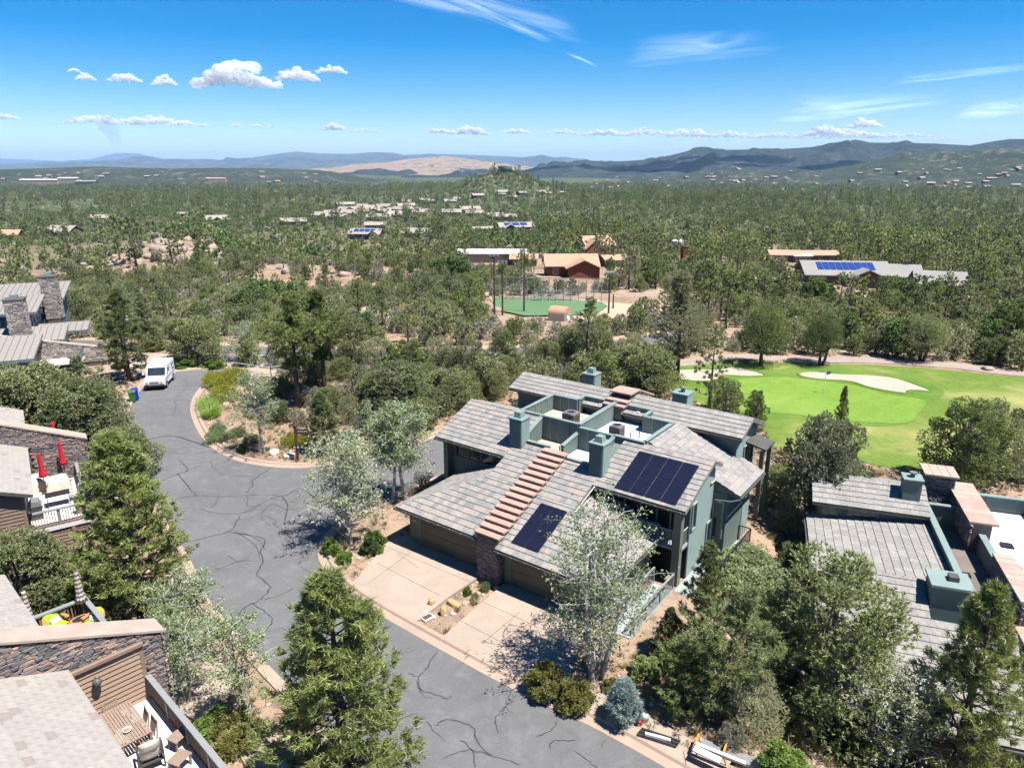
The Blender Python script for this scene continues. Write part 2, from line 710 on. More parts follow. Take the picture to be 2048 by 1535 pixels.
M['rough'] = mat_turf("golf_rough_grass", (0.065, 0.125, 0.018), (0.16, 0.225, 0.04), (0.36, 0.32, 0.13), 0.9)
M['fringe'] = mat_turf("golf_fringe_grass", (0.06, 0.13, 0.018), (0.12, 0.205, 0.03), (0.2, 0.24, 0.06), 0.6)
M['green'] = mat_turf("putting_green_grass", (0.115, 0.21, 0.026), (0.17, 0.275, 0.045), (0.24, 0.32, 0.075), 0.7, 0.15)
M['field'] = mat_turf("ball_field_turf", (0.085, 0.165, 0.075), (0.115, 0.2, 0.095), (0.15, 0.22, 0.11), 0.5, 0.15)
M['sand'] = mat_plain("bunker_sand", (0.39, 0.33, 0.265), 0.1, 0.6, 0.95, 0.4)
M['infield'] = mat_plain("infield_dirt", (0.46, 0.33, 0.23), 0.15, 0.3, 0.95, 0.3)


# ------------------------------------------------------------------ the ground sheet
def make_ground():
    rr = np.concatenate([np.linspace(2, 95, 110), np.geomspace(97, 420, 150), np.geomspace(430, 41000, 190)])
    aa = np.radians(np.concatenate([np.linspace(-110, -50, 30)[:-1], np.linspace(-50, 50, 420), np.linspace(50, 110, 30)[1:]]))
    R, A = np.meshgrid(rr, aa, indexing='ij')
    X, Y = R * np.sin(A), R * np.cos(A)
    Z = T(X, Y)
    n, m = R.shape
    idx = np.arange(n * m).reshape(n, m)
    q = np.stack([idx[:-1, :-1], idx[:-1, 1:], idx[1:, 1:], idx[1:, :-1]], -1).reshape(-1, 4)[:, ::-1]
    me = np_mesh("ground", np.stack([X, Y, Z], -1).reshape(-1, 3), q, M['ground'], smooth_shade=True)
    tag(link("ground", me), kind='structure')


make_ground()

# ------------------------------------------------------------------ the street
KERB_R = GP([(1420, 1588), (1330, 1535), (1200, 1462), (1100, 1414), (1000, 1365), (900, 1310), (815, 1262), (750, 1224), (690, 1184), (655, 1150), (637, 1118), (636, 1092),
             (650, 1068), (680, 1044), (740, 1014), (820, 975), (890, 945), (960, 915)])
KERB_ISLAND = GP([(900, 862), (830, 890), (760, 908), (700, 922), (640, 933), (580, 936), (520, 931), (470, 920), (425, 897), (400, 870), (386, 842), (380, 816), (388, 790),
                  (408, 768), (440, 752), (480, 745), (520, 741)])
ROAD_L = GP([(790, 1600), (700, 1500), (600, 1394), (519, 1310), (434, 1219), (405, 1174), (380, 1117), (345, 1060), (310, 1000), (280, 940), (258, 890), (248, 860), (252, 830), (268, 798),
             (286, 774), (300, 758), (345, 747), (400, 741), (445, 737), (520, 733)])
kr, ki, rl = spline(KERB_R, 6), spline(KERB_ISLAND, 6), spline(ROAD_L, 6)
ROAD = kr + ki + rl[::-1]
road = sheet("road", ROAD, 0.012, M['asphalt'])
KPROF = [(0.0, 0.02), (0.02, 0.035), (0.42, 0.05), (0.50, 0.15), (0.72, 0.155), (0.73, -0.02)]
strip("kerb", kr, [(-a, b) for a, b in KPROF][::1], M['kerb'])
strip("kerb", ki, [(-a, b) for a, b in KPROF], M['kerb'])
strip("kerb", rl, [(a, b) for a, b in [(0, .02), (.3, .04), (.36, .09), (.55, .095), (.56, -.02)]], M['kerb'])


def crack(pts, w, parent):
    L = spline(GP(pts), 5)
    v, f = [], []
    k = len(L)
    for i, p in enumerate(L):
        a = np.array(L[min(i + 1, k - 1)]) - np.array(L[max(i - 1, 0)])
        a = a / (np.linalg.norm(a) + 1e-9)
        nrm = np.array([-a[1], a[0]])
        j = np.array([RNG.normal(0, 0.03), RNG.normal(0, 0.03)])
        ww = 0.5 * w * RNG.uniform(0.6, 1.3) * (0.4 if i in (0, k - 1) else 1)
        for s in (-0.5, 0.5):
            q = np.array(p) + nrm * ww * s + j
            v.append((q[0], q[1], Tz(*q) + 0.018))
    for i in range(k - 1):
        f.append((2 * i, 2 * i + 2, 2 * i + 3, 2 * i + 1))
    MB().add(v, f).build("crack_sealant", M['sealant'], parent)


CRACKS = [([(325, 960), (390, 935), (440, 914)], .13), ([(356, 918), (376, 938), (362, 948)], .12), ([(355, 946), (378, 975), (394, 993)], .14),
          ([(340, 1000), (394, 991), (440, 993), (490, 990), (540, 989), (565, 992), (600, 975)], .16), ([(490, 988), (507, 968), (506, 960), (545, 934)], .16),
          ([(420, 922), (432, 940), (455, 951), (510, 952)], .08), ([(437, 995), (430, 1008), (420, 1016)], .1),
          ([(400, 1018), (440, 1027), (480, 1027), (495, 1020), (550, 993)], .12), ([(495, 990), (497, 1012), (520, 1010), (485, 1028)], .09),
          ([(565, 992), (575, 1010), (570, 1040), (572, 1058)], .16), ([(540, 995), (575, 1003), (600, 1003)], .07), ([(520, 1030), (545, 1008), (575, 1018), (620, 1012)], .1),
          ([(345, 1092), (390, 1080), (455, 1064), (470, 1050), (480, 1030)], .15), ([(455, 1064), (500, 1070), (530, 1080), (520, 1105), (527, 1120), (515, 1150), (540, 1175), (520, 1200)], .17),
          ([(470, 1062), (505, 1085), (520, 1115)], .12), ([(480, 1066), (515, 1078), (532, 1098)], .09), ([(430, 1140), (480, 1122), (520, 1122)], .13),
          ([(520, 1200), (490, 1215), (470, 1240)], .16), ([(520, 1200), (560, 1190), (590, 1175)], .1), ([(505, 1205), (530, 1225), (545, 1240), (530, 1262)], .12),
          ([(545, 1045), (570, 1060), (600, 1055), (632, 1062)], .1), ([(520, 1035), (540, 1050), (553, 1043), (536, 1032), (520, 1035)], .07),
          ([(600, 975), (625, 990), (640, 992)], .12), ([(250, 855), (320, 846), (385, 842)], .05), ([(290, 880), (350, 872), (425, 897)], .32),
          ([(300, 802), (350, 800), (382, 800)], .05), ([(345, 830), (352, 815), (350, 800), (362, 785), (375, 768), (365, 755)], .09), ([(308, 822), (303, 815), (308, 808)], .07),
          ([(875, 1300), (850, 1340), (835, 1352), (815, 1345)], .12), ([(835, 1352), (843, 1378), (890, 1395), (905, 1390)], .12), ([(832, 1358), (840, 1385), (865, 1397)], .08),
          ([(1027, 1396), (1005, 1420), (990, 1440), (1000, 1465)], .12), ([(1005, 1412), (1025, 1425)], .08), ([(1115, 1440), (1100, 1460), (1070, 1475)], .11),
          ([(1150, 1482), (1110, 1480), (1100, 1500)], .11), ([(870, 1450), (900, 1440), (945, 1455), (955, 1485), (985, 1510)], .14), ([(850, 1440), (870, 1462), (890, 1480)], .1),
          ([(790, 1315), (810, 1305), (828, 1302)], .06), ([(920, 1480), (945, 1500), (950, 1535)], .12), ([(1145, 1500), (1175, 1520), (1195, 1535)], .11), ([(1208, 1478), (1200, 1495)], .07),
          ([(560, 1255), (590, 1262), (640, 1240)], .1), ([(600, 1130), (630, 1150), (660, 1170)], .07), ([(455, 1110), (480, 1122), (505, 1105)], .08),
          ([(880, 1520), (930, 1500), (985, 1512), (1040, 1530)], .1), ([(640, 1280), (690, 1260), (730, 1270)], .08)]
for pts, w in CRACKS:
    crack(pts, w, road)

# second street behind the trees, with its yellow centre line
LINE2 = spline([(-62, 92), (-42, 83.5), (-26, 81), (-8, 80), (12, 84), (30, 95)], 8)
strip("back_road", LINE2, [(-3.6, 0.02), (3.6, 0.02)], M['asphalt'])
strip("back_road_kerb", LINE2, [(3.6, 0.02), (3.65, 0.13), (4.3, 0.14), (5.2, 0.145), (5.21, 0.0)], M['kerb'])
strip("back_road_kerb", LINE2, [(-5.21, 0.0), (-5.2, 0.145), (-4.3, 0.14), (-3.65, 0.13), (-3.6, 0.02)], M['kerb'])
M['yellow'] = mat_plain("road_paint_yellow", (0.62, 0.4, 0.05), 0.15, 3, 0.7, 0)
strip("centre_line", LINE2, [(-0.14, 0.03), (-0.05, 0.03)], M['yellow'])
strip("centre_line", LINE2, [(0.05, 0.03), (0.14, 0.03)], M['yellow'])

# ------------------------------------------------------------------ drives and walks


DRIVES = []


def driveway(poly_px, joints, label=None, name="driveway", z=0.146, mat='concrete'):
    o = sheet(name, GP(poly_px), z, M[mat], res=6)
    DRIVES.append(GP(poly_px))
    strip("slab_edge", GP(poly_px), [(0, z - 0.002), (0, -0.06)], M[mat], o, True)
    for a, b in joints:
        p, q = G(*a), G(*b)
        mb = MB()
        d = Vector((q[0] - p[0], q[1] - p[1], 0)).normalized()
        s = Vector((-d.y, d.x, 0)) * 0.014
        pts = [Vector(p) - s, Vector(q) - s, Vector(q) + s, Vector(p) + s]
        mb.add([(c.x, c.y, Tz(c.x, c.y) + z + 0.004) for c in pts], [(0, 1, 2, 3)])
        mb.build("expansion_joint", M['joint'], o)
    return o


driveway([(703, 1172), (780, 1083), (812, 1074), (957, 1140), (957, 1158), (900, 1196), (828, 1251)], [((755, 1130), (880, 1195)), ((776, 1098), (940, 1168)), ((735, 1172), (860, 1080)), ((795, 1110), (838, 1140))])
driveway([(882, 1280), (985, 1190), (1010, 1168), (1190, 1240), (1160, 1310), (1084, 1380)], [((962, 1206), (1090, 1265)), ((910, 1240), (1040, 1308)), ((930, 1320), (1040, 1228)), ((1000, 1290), (1110, 1215))])
kw = [p for p in kr if PX((p[0], p[1], 0))[0] > 858 and PX((p[0], p[1], 0))[1] > 1200]
walk = strip("sidewalk", kw, [(-0.715, 0.157), (-1.75, 0.165), (-1.76, -0.02)], M['concrete'])
for a, b in (((1238, 1465), (1232, 1440)), ((1372, 1535), (1366, 1508)), ((1110, 1392), (1122, 1384)), ((930, 1312), (942, 1303)), ((1010, 1346), (1022, 1340))):
    p, q = G(*a), G(*b)
    d = Vector((q[0] - p[0], q[1] - p[1], 0)).normalized()
    s = Vector((-d.y, d.x, 0)) * 0.014
    MB().add([(c.x, c.y, 0.172) for c in (Vector(p) - s, Vector(q) - s, Vector(q) + s, Vector(p) + s)], [(0, 1, 2, 3)]).build("expansion_joint", M['joint'], walk)
driveway([(300, 758), (345, 747), (420, 738), (360, 716), (325, 708), (255, 712), (250, 735)], [((330, 735), (360, 730))])
driveway([(455, 738), (520, 735), (600, 742), (560, 752), (505, 760), (470, 752)], [])
driveway([(205, 855), (246, 862), (268, 800), (240, 790)], [])
driveway([(330, 1350), (430, 1300), (470, 1370), (400, 1450), (350, 1420)], [])
driveway([(470, 1490), (560, 1460), (640, 1560), (520, 1600)], [])
driveway([(60, 1180), (145, 1150), (150, 1170), (65, 1200)], [], name="footpath")

# ------------------------------------------------------------------ golf hole
c6 = lambda x, y: (1250 + x / 2.567, 680 + y / 2.567)
ROUGH = spline(GP([c6(150, 150), c6(330, 128), (1400, 728), (1470, 721), (1600, 727), (1750, 730), (1900, 740), (1990, 750), (2100, 760), (2260, 800), (2240, 960), (2048, 962), (1960, 955), (1850, 948),
                   (1720, 922), (1690, 900), (1560, 900), (1520, 850), (1450, 830), (1380, 800), (1320, 760)]), 3, True)
sheet("golf_rough", ROUGH, 0.03, M['rough'], res=4)
FRINGE = spline(GP([c6(190, 150), c6(330, 135), c6(520, 125), c6(760, 150), c6(900, 140), c6(1150, 150), c6(1400, 180), c6(1560, 225), c6(1640, 270), c6(1560, 330), c6(1480, 400), c6(1400, 440), c6(1150, 440), c6(900, 410), c6(700, 400), c6(560, 300), c6(420, 250), c6(250, 215)]), 4, True)
sheet("golf_fringe", FRINGE, 0.042, M['fringe'], res=4)
GREEN = spline(GP([c6(560, 212), c6(640, 197), c6(800, 190), c6(900, 200), c6(1050, 215), c6(1200, 240), c6(1350, 280), c6(1540, 312), c6(1500, 380), c6(1440, 425), c6(1200, 418), c6(900, 385), c6(720, 362), c6(600, 290)]), 4, True)
sheet("putting_green", GREEN, 0.054, M['green'], res=4)
for pts in ([(240, 165), (300, 152), (480, 150), (520, 142), (620, 150), (722, 182), (640, 190), (560, 186), (495, 186), (480, 208), (400, 216), (300, 208), (250, 190)],
            [(893, 172), (960, 163), (1100, 175), (1250, 180), (1380, 195), (1480, 225), (1580, 266), (1500, 262), (1455, 264), (1445, 277), (1350, 265), (1250, 245), (1150, 215), (1000, 205), (910, 190)]):
    b = spline(GP([c6(*p) for p in pts]), 4, True)
    sheet("sand_bunker", b, 0.068, M['sand'], res=2.5)
    strip("bunker_lip", b, [(0.25, 0.05), (0.1, 0.17), (-0.05, 0.16), (-0.2, 0.07)], M['fringe'], closed=True)
PATHL = spline(GP([(1230, 742), (1310, 731), (1400, 722), (1470, 714), (1600, 719), (1750, 721), (1900, 731), (1990, 742), (2080, 752), (2200, 775)]), 6)
strip("cart_path", PATHL, [(-1.3, 0.05), (1.3, 0.05)], M['path'])

# ------------------------------------------------------------------ ball field far below
def far_sheet(name, pts, dz, mat):
    return sheet(name, [P(*p)[:2] for p in pts], dz, mat, res=4)


far_sheet("infield", [(978, 596), (1190, 600), (1225, 606), (1320, 612), (1330, 632), (1250, 645), (1190, 645), (1000, 620)], 0.12, M['infield'])
far_sheet("ball_field", [(985, 598), (1100, 597), (1200, 606), (1215, 614), (1190, 632), (1050, 634), (990, 622)], 0.25, M['field'])


# ------------------------------------------------------------------ hills and mountains
def mat_hill(name, soil_a, soil_b, veg, veg_amt, scale, rock=None):
    t = NT(name)
    pos = t.coord("World")
    a = t.noise(scale * 0.15, 6, 0.6, pos)
    b = t.noise(scale, 7, 0.75, pos)
    c = t.ramp(a, [(0.3, soil_a), (0.7, soil_b)])
    v = t.math('ADD', b, t.math('MULTIPLY', t.math('SUBTRACT', a, 0.5), -0.5))
    c = t.mix(t.ramp(v, [(veg_amt - 0.05, (1, 1, 1)), (veg_amt + 0.05, (0, 0, 0))]), c, veg)
    t.principled(c, 0.95, None, 0, 0.05)
    return t.mat


def ridge(name, sky, D, W, base_z, mat, rough, seed, depth_n=60, back=0.5, step=4.0, gully=1.0):
    xs = np.arange(sky[0][0], sky[-1][0] + step, step)
    ys = np.interp(xs, [p[0] for p in sky], [p[1] for p in sky])
    dx = (xs - 1024) / FPX
    dy = (ys - 767.5) / FPX
    dirx, diry, dirz = dx, _c - dy * _s, -_s - dy * _c
    hl = np.hypot(dirx, diry)
    crest = CAM_H + D * dirz / hl
    ax, ay = dirx / hl, diry / hl
    ts = np.concatenate([np.linspace(-1, 0, depth_n), np.linspace(0, back, 10)[1:]])
    V = []
    for t in ts:
        dist = D + t * W
        X, Y = ax * dist, ay * dist
        prof = (1 - abs(t)) ** 1.25 if t <= 0 else (1 - t / (back * 1.3)) ** 1.2
        warp = fbm(X / (W * 0.5), Y / (W * 0.5), seed + 3, 3) - 0.5
        n = fbm(X / (W * 0.16) + warp * 2, Y / (W * 0.32) + warp, seed, 5, True) - 0.55
        amp = rough * (1 - np.exp(-((t) / 0.13) ** 2)) * (prof ** 0.6)
        Z = base_z + (crest - base_z) * prof + amp * n * gully
        V.append(np.stack([X, Y, Z], -1))
    V = np.array(V)
    n, m = V.shape[:2]
    idx = np.arange(n * m).reshape(n, m)
    q = np.stack([idx[:-1, :-1], idx[:-1, 1:], idx[1:, 1:], idx[1:, :-1]], -1).reshape(-1, 4)[:, ::-1]
    me = np_mesh(name, V.reshape(-1, 3), q, mat, smooth_shade=True)
    return tag(link(name, me), kind='structure')


M['hill_green'] = mat_hill("chaparral_hill", (0.06, 0.066, 0.06), (0.095, 0.092, 0.078), (0.025, 0.037, 0.032), 0.58, 0.02)
M['hill_tan'] = mat_hill("dry_grass_hill", (0.22, 0.155, 0.105), (0.34, 0.26, 0.18), (0.11, 0.095, 0.065), 0.44, 0.012)
M['hill_blue'] = mat_hill("far_wooded_mesa", (0.07, 0.085, 0.075), (0.13, 0.13, 0.1), (0.04, 0.055, 0.045), 0.5, 0.003)
M['hill_scrub'] = mat_hill("scrub_hill", (0.13, 0.118, 0.09), (0.22, 0.185, 0.14), (0.038, 0.052, 0.036), 0.6, 0.05)
ridge("far_mountain", [(-260, 322), (0, 317), (60, 319), (120, 322), (180, 318), (225, 308), (245, 306), (275, 307), (310, 314), (350, 320), (420, 324), (520, 330), (620, 333)], 36000, 9000, -60, M['hill_blue'], 90, 5, 30)
ridge("mesa", [(-260, 331), (0, 329), (140, 328), (230, 324), (285, 318), (330, 325), (400, 326), (460, 322), (520, 313), (560, 307), (592, 303), (640, 307), (700, 308), (750, 304), (790, 306), (808, 310), (850, 308), (920, 309), (1000, 312), (1100, 317), (1200, 322), (1300, 328), (1420, 332)],
      20000, 8000, -60, M['hill_blue'], 420, 11, 60)
ridge("dry_hill", [(520, 350), (600, 345), (640, 339), (700, 331), (770, 326), (830, 316), (880, 314), (930, 320), (1000, 330), (1060, 337), (1130, 345), (1200, 352)], 9500, 3600, -55, M['hill_tan'], 190, 23, 70)
ridge("wooded_hill", [(640, 362), (740, 352), (800, 346), (860, 345), (930, 349), (1000, 352), (1060, 344), (1100, 334), (1150, 327), (1200, 324), (1250, 322), (1300, 319), (1340, 311), (1390, 298), (1440, 300), (1500, 299), (1560, 298), (1600, 296), (1650, 294), (1690, 283), (1712, 279), (1740, 285), (1800, 286), (1870, 287), (1940, 291), (1990, 282), (2020, 278), (2060, 278), (2180, 284), (2400, 275)],
      6600, 2600, -58, M['hill_green'], 230, 31, 80, gully=1.0)
H5 = ridge("foothill", [(1240, 372), (1330, 362), (1450, 348), (1500, 343), (1560, 350), (1640, 341), (1700, 331), (1760, 322), (1810, 309), (1850, 309), (1900, 302), (1950, 300), (2000, 297), (2060, 298), (2200, 300), (2400, 310)],
           3300, 1500, -50, M['hill_scrub'], 110, 41, 70)
H4 = ridge("low_hill", [(-260, 336), (0, 339), (100, 336), (200, 333), (260, 335), (340, 337), (430, 336), (520, 336), (580, 338), (640, 340), (690, 350), (760, 362), (800, 372)], 3300, 1100, -50, M['hill_scrub'], 50, 51, 50)

# ------------------------------------------------------------------ clouds
def ico(sub):
    bm = bmesh.new()
    bmesh.ops.create_icosphere(bm, subdivisions=sub, radius=1)
    v = np.array([x.co[:] for x in bm.verts])
    f = np.array([[a.index for a in x.verts] for x in bm.faces])
    bm.free()
    return v, f


ICO3, ICO2, ICO1 = ico(3), ico(2), ico(1)


def mat_cloud():
    t = NT("cloud_white")
    d = t.n("ShaderNodeBsdfDiffuse")
    tr = t.n("ShaderNodeBsdfTranslucent")
    n = t.noise(0.004, 4)
    c = t.ramp(n, [(0.3, (0.86, 0.87, 0.9)), (0.7, (0.96, 0.96, 0.97))])
    t.l(c, d.inputs[0])
    t.l(c, tr.inputs[0])
    m = t.n("ShaderNodeMixShader")
    m.inputs[0].default_value = 0.72
    t.l(d.outputs[0], m.inputs[1])
    t.l(tr.outputs[0], m.inputs[2])
    # ragged thin rims
    lw = t.n("ShaderNodeLayerWeight")
    lw.inputs[0].default_value = 0.35
    nz = t.noise(0.012, 5, 0.7)
    k = t.math('ADD', t.math('MULTIPLY', t.math('POWER', lw.outputs["Facing"], 1.5), t.math('ADD', nz, 0.3)), 0.4, True)
    tp = t.n("ShaderNodeBsdfTransparent")
    m2 = t.n("ShaderNodeMixShader")
    t.l(k, m2.inputs[0])
    t.l(m.outputs[0], m2.inputs[1])
    t.l(tp.outputs[0], m2.inputs[2])
    t.l(m2.outputs[0], t.out.inputs[0])
    return t.mat


M['cloud'] = mat_cloud()


def blob_mass(centres, radii, seed, flat=None, lump=0.35):
    V, F, o = [], [], 0
    bv, bf = ICO3
    for i, (c, r) in enumerate(zip(centres, radii)):
        n = fbm(bv[:, 0] * 1.6 + i * 7.3 + bv[:, 2] * 1.1, bv[:, 1] * 1.6 + seed * 3.1 - bv[:, 2] * 0.7, seed, 4)
        p = bv * (1 + lump * (n[:, None] - 0.5) * 2) * r + np.array(c)
        if flat is not None:
            low = p[:, 2] < flat
            p[low, 2] = flat + (p[low, 2] - flat) * 0.18
        V.append(p)
        F.append(bf + o)
        o += len(bv)
    return np.concatenate(V), np.concatenate(F)


def open_below(V, F):
    """a cumulus is lit right through: keep the upper shells"""
    n = np.cross(V[F[:, 1]] - V[F[:, 0]], V[F[:, 2]] - V[F[:, 0]])
    n = n / (np.linalg.norm(n, axis=1, keepdims=True) + 1e-9)
    return F[n[:, 2] > -0.15]


def cloud(cx, cy, w, h, label, seed, alt=1750.0, group=None):
    b = G(cx, cy + h * 0.5, alt)
    c = np.array(b)
    D = math.hypot(c[0], c[1])
    right = np.array([c[1], -c[0], 0]) / D
    back = np.array([c[0], c[1], 0]) / D
    slant = math.hypot(D, alt)
    pxm = FPX / slant
    Wm, Hm = w / pxm, h / pxm
    rg = np.random.default_rng(seed)
    n = int(max(9, min(60, 13 * w / h)))
    cs, rs = [], []
    for i in range(n):
        u = (i + rg.uniform(0.1, 0.9)) / n * 2 - 1
        env = max(0.15, (1 - abs(u) ** 2.2)) * rg.uniform(0.55, 1.0)
        r = Hm * 0.25 * (0.45 + 0.75 * env) * rg.uniform(0.75, 1.15)
        zt = max(r * 0.5, Hm * env - r)
        cs.append(c + right * u * (Wm / 2 - r * 0.7) + back * rg.normal(0, Hm * 0.35) + np.array([0, 0, rg.uniform(0.15, 1.0) * zt]))
        rs.append(np.array([r * rg.uniform(1.0, 1.5), r * rg.uniform(1.0, 1.5), r]))
    V, F = blob_mass(cs, rs, seed, flat=alt, lump=0.55)
    F = open_below(V, F)
    o0 = V.mean(0)
    me = np_mesh("cloud", V - o0, F, M['cloud'], smooth_shade=True)
    o = link("cloud", me, loc=tuple(o0))
    return tag(o, label, "cloud", group)


CL = [(472, 148, 152, 54, "largest white cumulus cloud high in the left sky"), (595, 147, 78, 28, "oval white cloud just right of the largest high cloud"), (663, 138, 56, 17, "small flat cloud at the right end of the high row"),
      (250, 154, 54, 18, "thin twin-lobed cloud third from the left in the high row"), (329, 161, 42, 19, "small puff left of the largest high cloud"), (171, 154, 32, 12, "small round puff at far left of the high row"), (148, 140, 20, 8, "tiny wisp of cloud topmost at far left of the high row"),
      (205, 237, 130, 24, "long low cloud above the smoke column at left"), (300, 237, 120, 26, "long low cloud with a domed middle at left"), (366, 243, 50, 14, "tail puff ending the long low cloud at left"), (15, 232, 40, 13, "low cloud cut by the left edge"),
      (405, 249, 30, 7, "thin cloud sliver right of the long low cloud"), (473, 249, 24, 7, "first of three tiny low puffs above the mesa"), (512, 250, 26, 9, "middle of three tiny low puffs above the mesa"), (541, 250, 16, 6, "last of three tiny low puffs above the mesa"),
      (668, 250, 48, 22, "low cloud with a pointed top over the mesa"), (733, 259, 76, 11, "flat low cloud trailing right of the pointed one"), (880, 258, 66, 18, "left lobe of the low cloud over the dry hill"), (938, 257, 80, 26, "right lobe of the low cloud over the dry hill"),
      (1030, 260, 66, 15, "flat low cloud right of the dry hill"), (1120, 261, 74, 15, "low rounded cloud left of the long bank"), (1205, 261, 96, 22, "domed low cloud in the middle of the long bank"), (1290, 261, 120, 22, "broad low cloud in the long bank"),
      (1375, 263, 110, 22, "low cloud above the left shoulder of the wooded range"), (1455, 266, 110, 20, "flat low cloud over the wooded range"), (1545, 268, 120, 18, "long flat low cloud over the middle of the wooded range"), (1645, 258, 84, 30, "piled cloud left of the brightest top"),
      (1728, 244, 64, 24, "brightest domed cloud above the wooded peak"), (1690, 264, 150, 26, "wide cloud base under the brightest dome"), (1800, 268, 120, 15, "faint flat cloud right of the wooded peak"), (1880, 276, 70, 8, "thin low cloud sliver near the right edge")]
for i, (a, b, w, h, lab) in enumerate(CL):
    cloud(a, b + (h * .12 if b > 220 else 0), w, h * (.74 if b > 220 else 1), lab, 100 + i, group="cumulus clouds")
# the cloud overhead whose shadow lies along the foot of the wooded range
sh = []
for px, D in ((1180, 5300), (1240, 5250), (1310, 5200), (1380, 5150), (1450, 5120), (1520, 5050), (1590, 5000), (1650, 4980), (1420, 5650), (1500, 5600), (1280, 5500), (1110, 5400)):
    a = math.atan2((px - 1024) / FPX, 1 / math.cos(PITCH))
    off = 1850 / math.tan(SUN_EL)
    sh.append((D * math.sin(a) + SUN_AZ[0] * off, D * math.cos(a) + SUN_AZ[1] * off, 1850.0))
V, F = blob_mass(sh, [np.array([260, 190, 110])] * len(sh), 77, flat=1800)
o0 = V.mean(0)
tag(link("cloud", np_mesh("cloud", V - o0, F, M['cloud'], smooth_shade=True), loc=tuple(o0)), "long cloud overhead that shades the foot of the wooded range", "cloud", "cumulus clouds")


def mat_cirrus(scale, amt, squash):
    t = NT("cirrus_veil")
    uv = t.coord("UV")
    mp = t.n("ShaderNodeMapping")
    mp.inputs["Scale"].default_value = (scale, scale * squash, 1)
    mp.inputs["Location"].default_value = (RNG.uniform(0, 50), RNG.uniform(0, 50), 0)
    t.l(uv, mp.inputs[0])
    n = t.noise(1.0, 7, 0.62, mp.outputs[0], 0.8)
    sep = t.n("ShaderNodeSeparateXYZ")
    t.l(uv, sep.inputs[0])

    def edge(s):
        a = t.math('MULTIPLY', s, t.math('SUBTRACT', 1.0, s))
        return t.math('POWER', t.math('MULTIPLY', a, 4.0, True), 0.9)
    k = t.math('MULTIPLY', edge(sep.outputs[0]), edge(sep.outputs[1]))
    k = t.math('MULTIPLY', k, t.ramp(n, [(0.38, (0, 0, 0)), (0.75, (1, 1, 1))]))
    k = t.math('MULTIPLY', k, amt, True)
    tr = t.n("ShaderNodeBsdfTranslucent")
    tr.inputs[0].default_value = (0.95, 0.96, 1, 1)
    tp = t.n("ShaderNodeBsdfTransparent")
    m = t.n("ShaderNodeMixShader")
    t.l(k, m.inputs[0])
    t.l(tp.outputs[0], m.inputs[1])
    t.l(tr.outputs[0], m.inputs[2])
    t.l(m.outputs[0], t.out.inputs[0])
    return t.mat


def cirrus(quad, label, scale, amt, squash, name="cirrus_cloud"):
    v = [G(x, y, 8000.0) for x, y in quad]
    me = bpy.data.meshes.new(name)
    me.from_pydata(v, [], [(0, 1, 2, 3)])
    uvl = me.uv_layers.new(name="UVMap")
    for i, c in enumerate([(0, 0), (1, 0), (1, 1), (0, 1)]):
        uvl.data[i].uv = c
    me.materials.append(mat_cirrus(scale, amt, squash))
    return tag(link(name, me), label, "cloud", "high cirrus veils")


cirrus([(640, -30), (1180, 95), (1130, 20), (760, -90)], "broad feathery cirrus at the top middle of the sky", 1.6, 0.24, 1.8)
cirrus([(830, -22), (1090, 88), (1120, 82), (880, -30)], "bright diagonal vapour streak at the top middle", 2.0, 0.26, 1.3)
cirrus([(1130, 108), (1196, 138), (1200, 132), (1140, 103)], "short thin contrail right of the vapour streak", 1.5, 0.35, 1.0, "contrail")
cirrus([(1540, 255), (1900, 215), (1900, 180), (1560, 185)], "pale cirrus band above the wooded peak", 1.6, 0.24, 2.0)
cirrus([(1780, 172), (2090, 140), (2090, 122), (1800, 150)], "thin cirrus streak at upper right", 1.5, 0.2, 1.5)
cirrus([(1900, 240), (2100, 235), (2100, 185), (1940, 205)], "cirrus patch cut by the right edge", 1.5, 0.3, 1.5)
cirrus([(1250, 140), (1560, 110), (1560, 50), (1270, 70)], "faint cirrus smear right of the middle", 1.6, 0.16, 1.8)

# ------------------------------------------------------------------ smoke far away
def make_smoke():
    mb = MB()
    pts = [G(x, y, 0) for x, y in ()]
    D = 36500.0
    line = [(238, 300, 5), (236, 292, 8), (232, 282, 12), (226, 270, 15), (220, 258, 18), (212, 248, 22), (200, 243, 20)]
    P3, R3 = [], []
    for x, y, r in line:
        dx, dy = (x - 1024) / FPX, (y - 767.5) / FPX
        d = np.array([dx, _c - dy * _s, -_s - dy * _c])
        t = D / math.hypot(d[0], d[1])
        P3.append((d[0] * t, d[1] * t, CAM_H + d[2] * t))
        R3.append(r / FPX * t)
    mb.tube(P3, R3, 12)
    t = NT("smoke")
    v = t.n("ShaderNodeVolumePrincipled")
    v.inputs["Color"].default_value = (0.55, 0.6, 0.72, 1)
    v.inputs["Density"].default_value = 0.0006
    t.l(v.outputs[0], t.out.inputs[1])
    tag(mb.build("smoke", t.mat, None, True), kind='stuff')


make_smoke()

# ------------------------------------------------------------------ haze
def make_haze():
    t = NT("valley_haze")
    v = t.n("ShaderNodeVolumePrincipled")
    v.inputs["Color"].default_value = (0.4, 0.64, 1.0, 1)
    v.inputs["Density"].default_value = 3.7e-5
    v.inputs["Anisotropy"].default_value = 0.0
    t.l(v.outputs[0], t.out.inputs[1])
    mb = MB().box(-42500, 42500, -42500, 42500, -190, 640)
    tag(mb.build("haze", t.mat), kind='stuff')


make_haze()
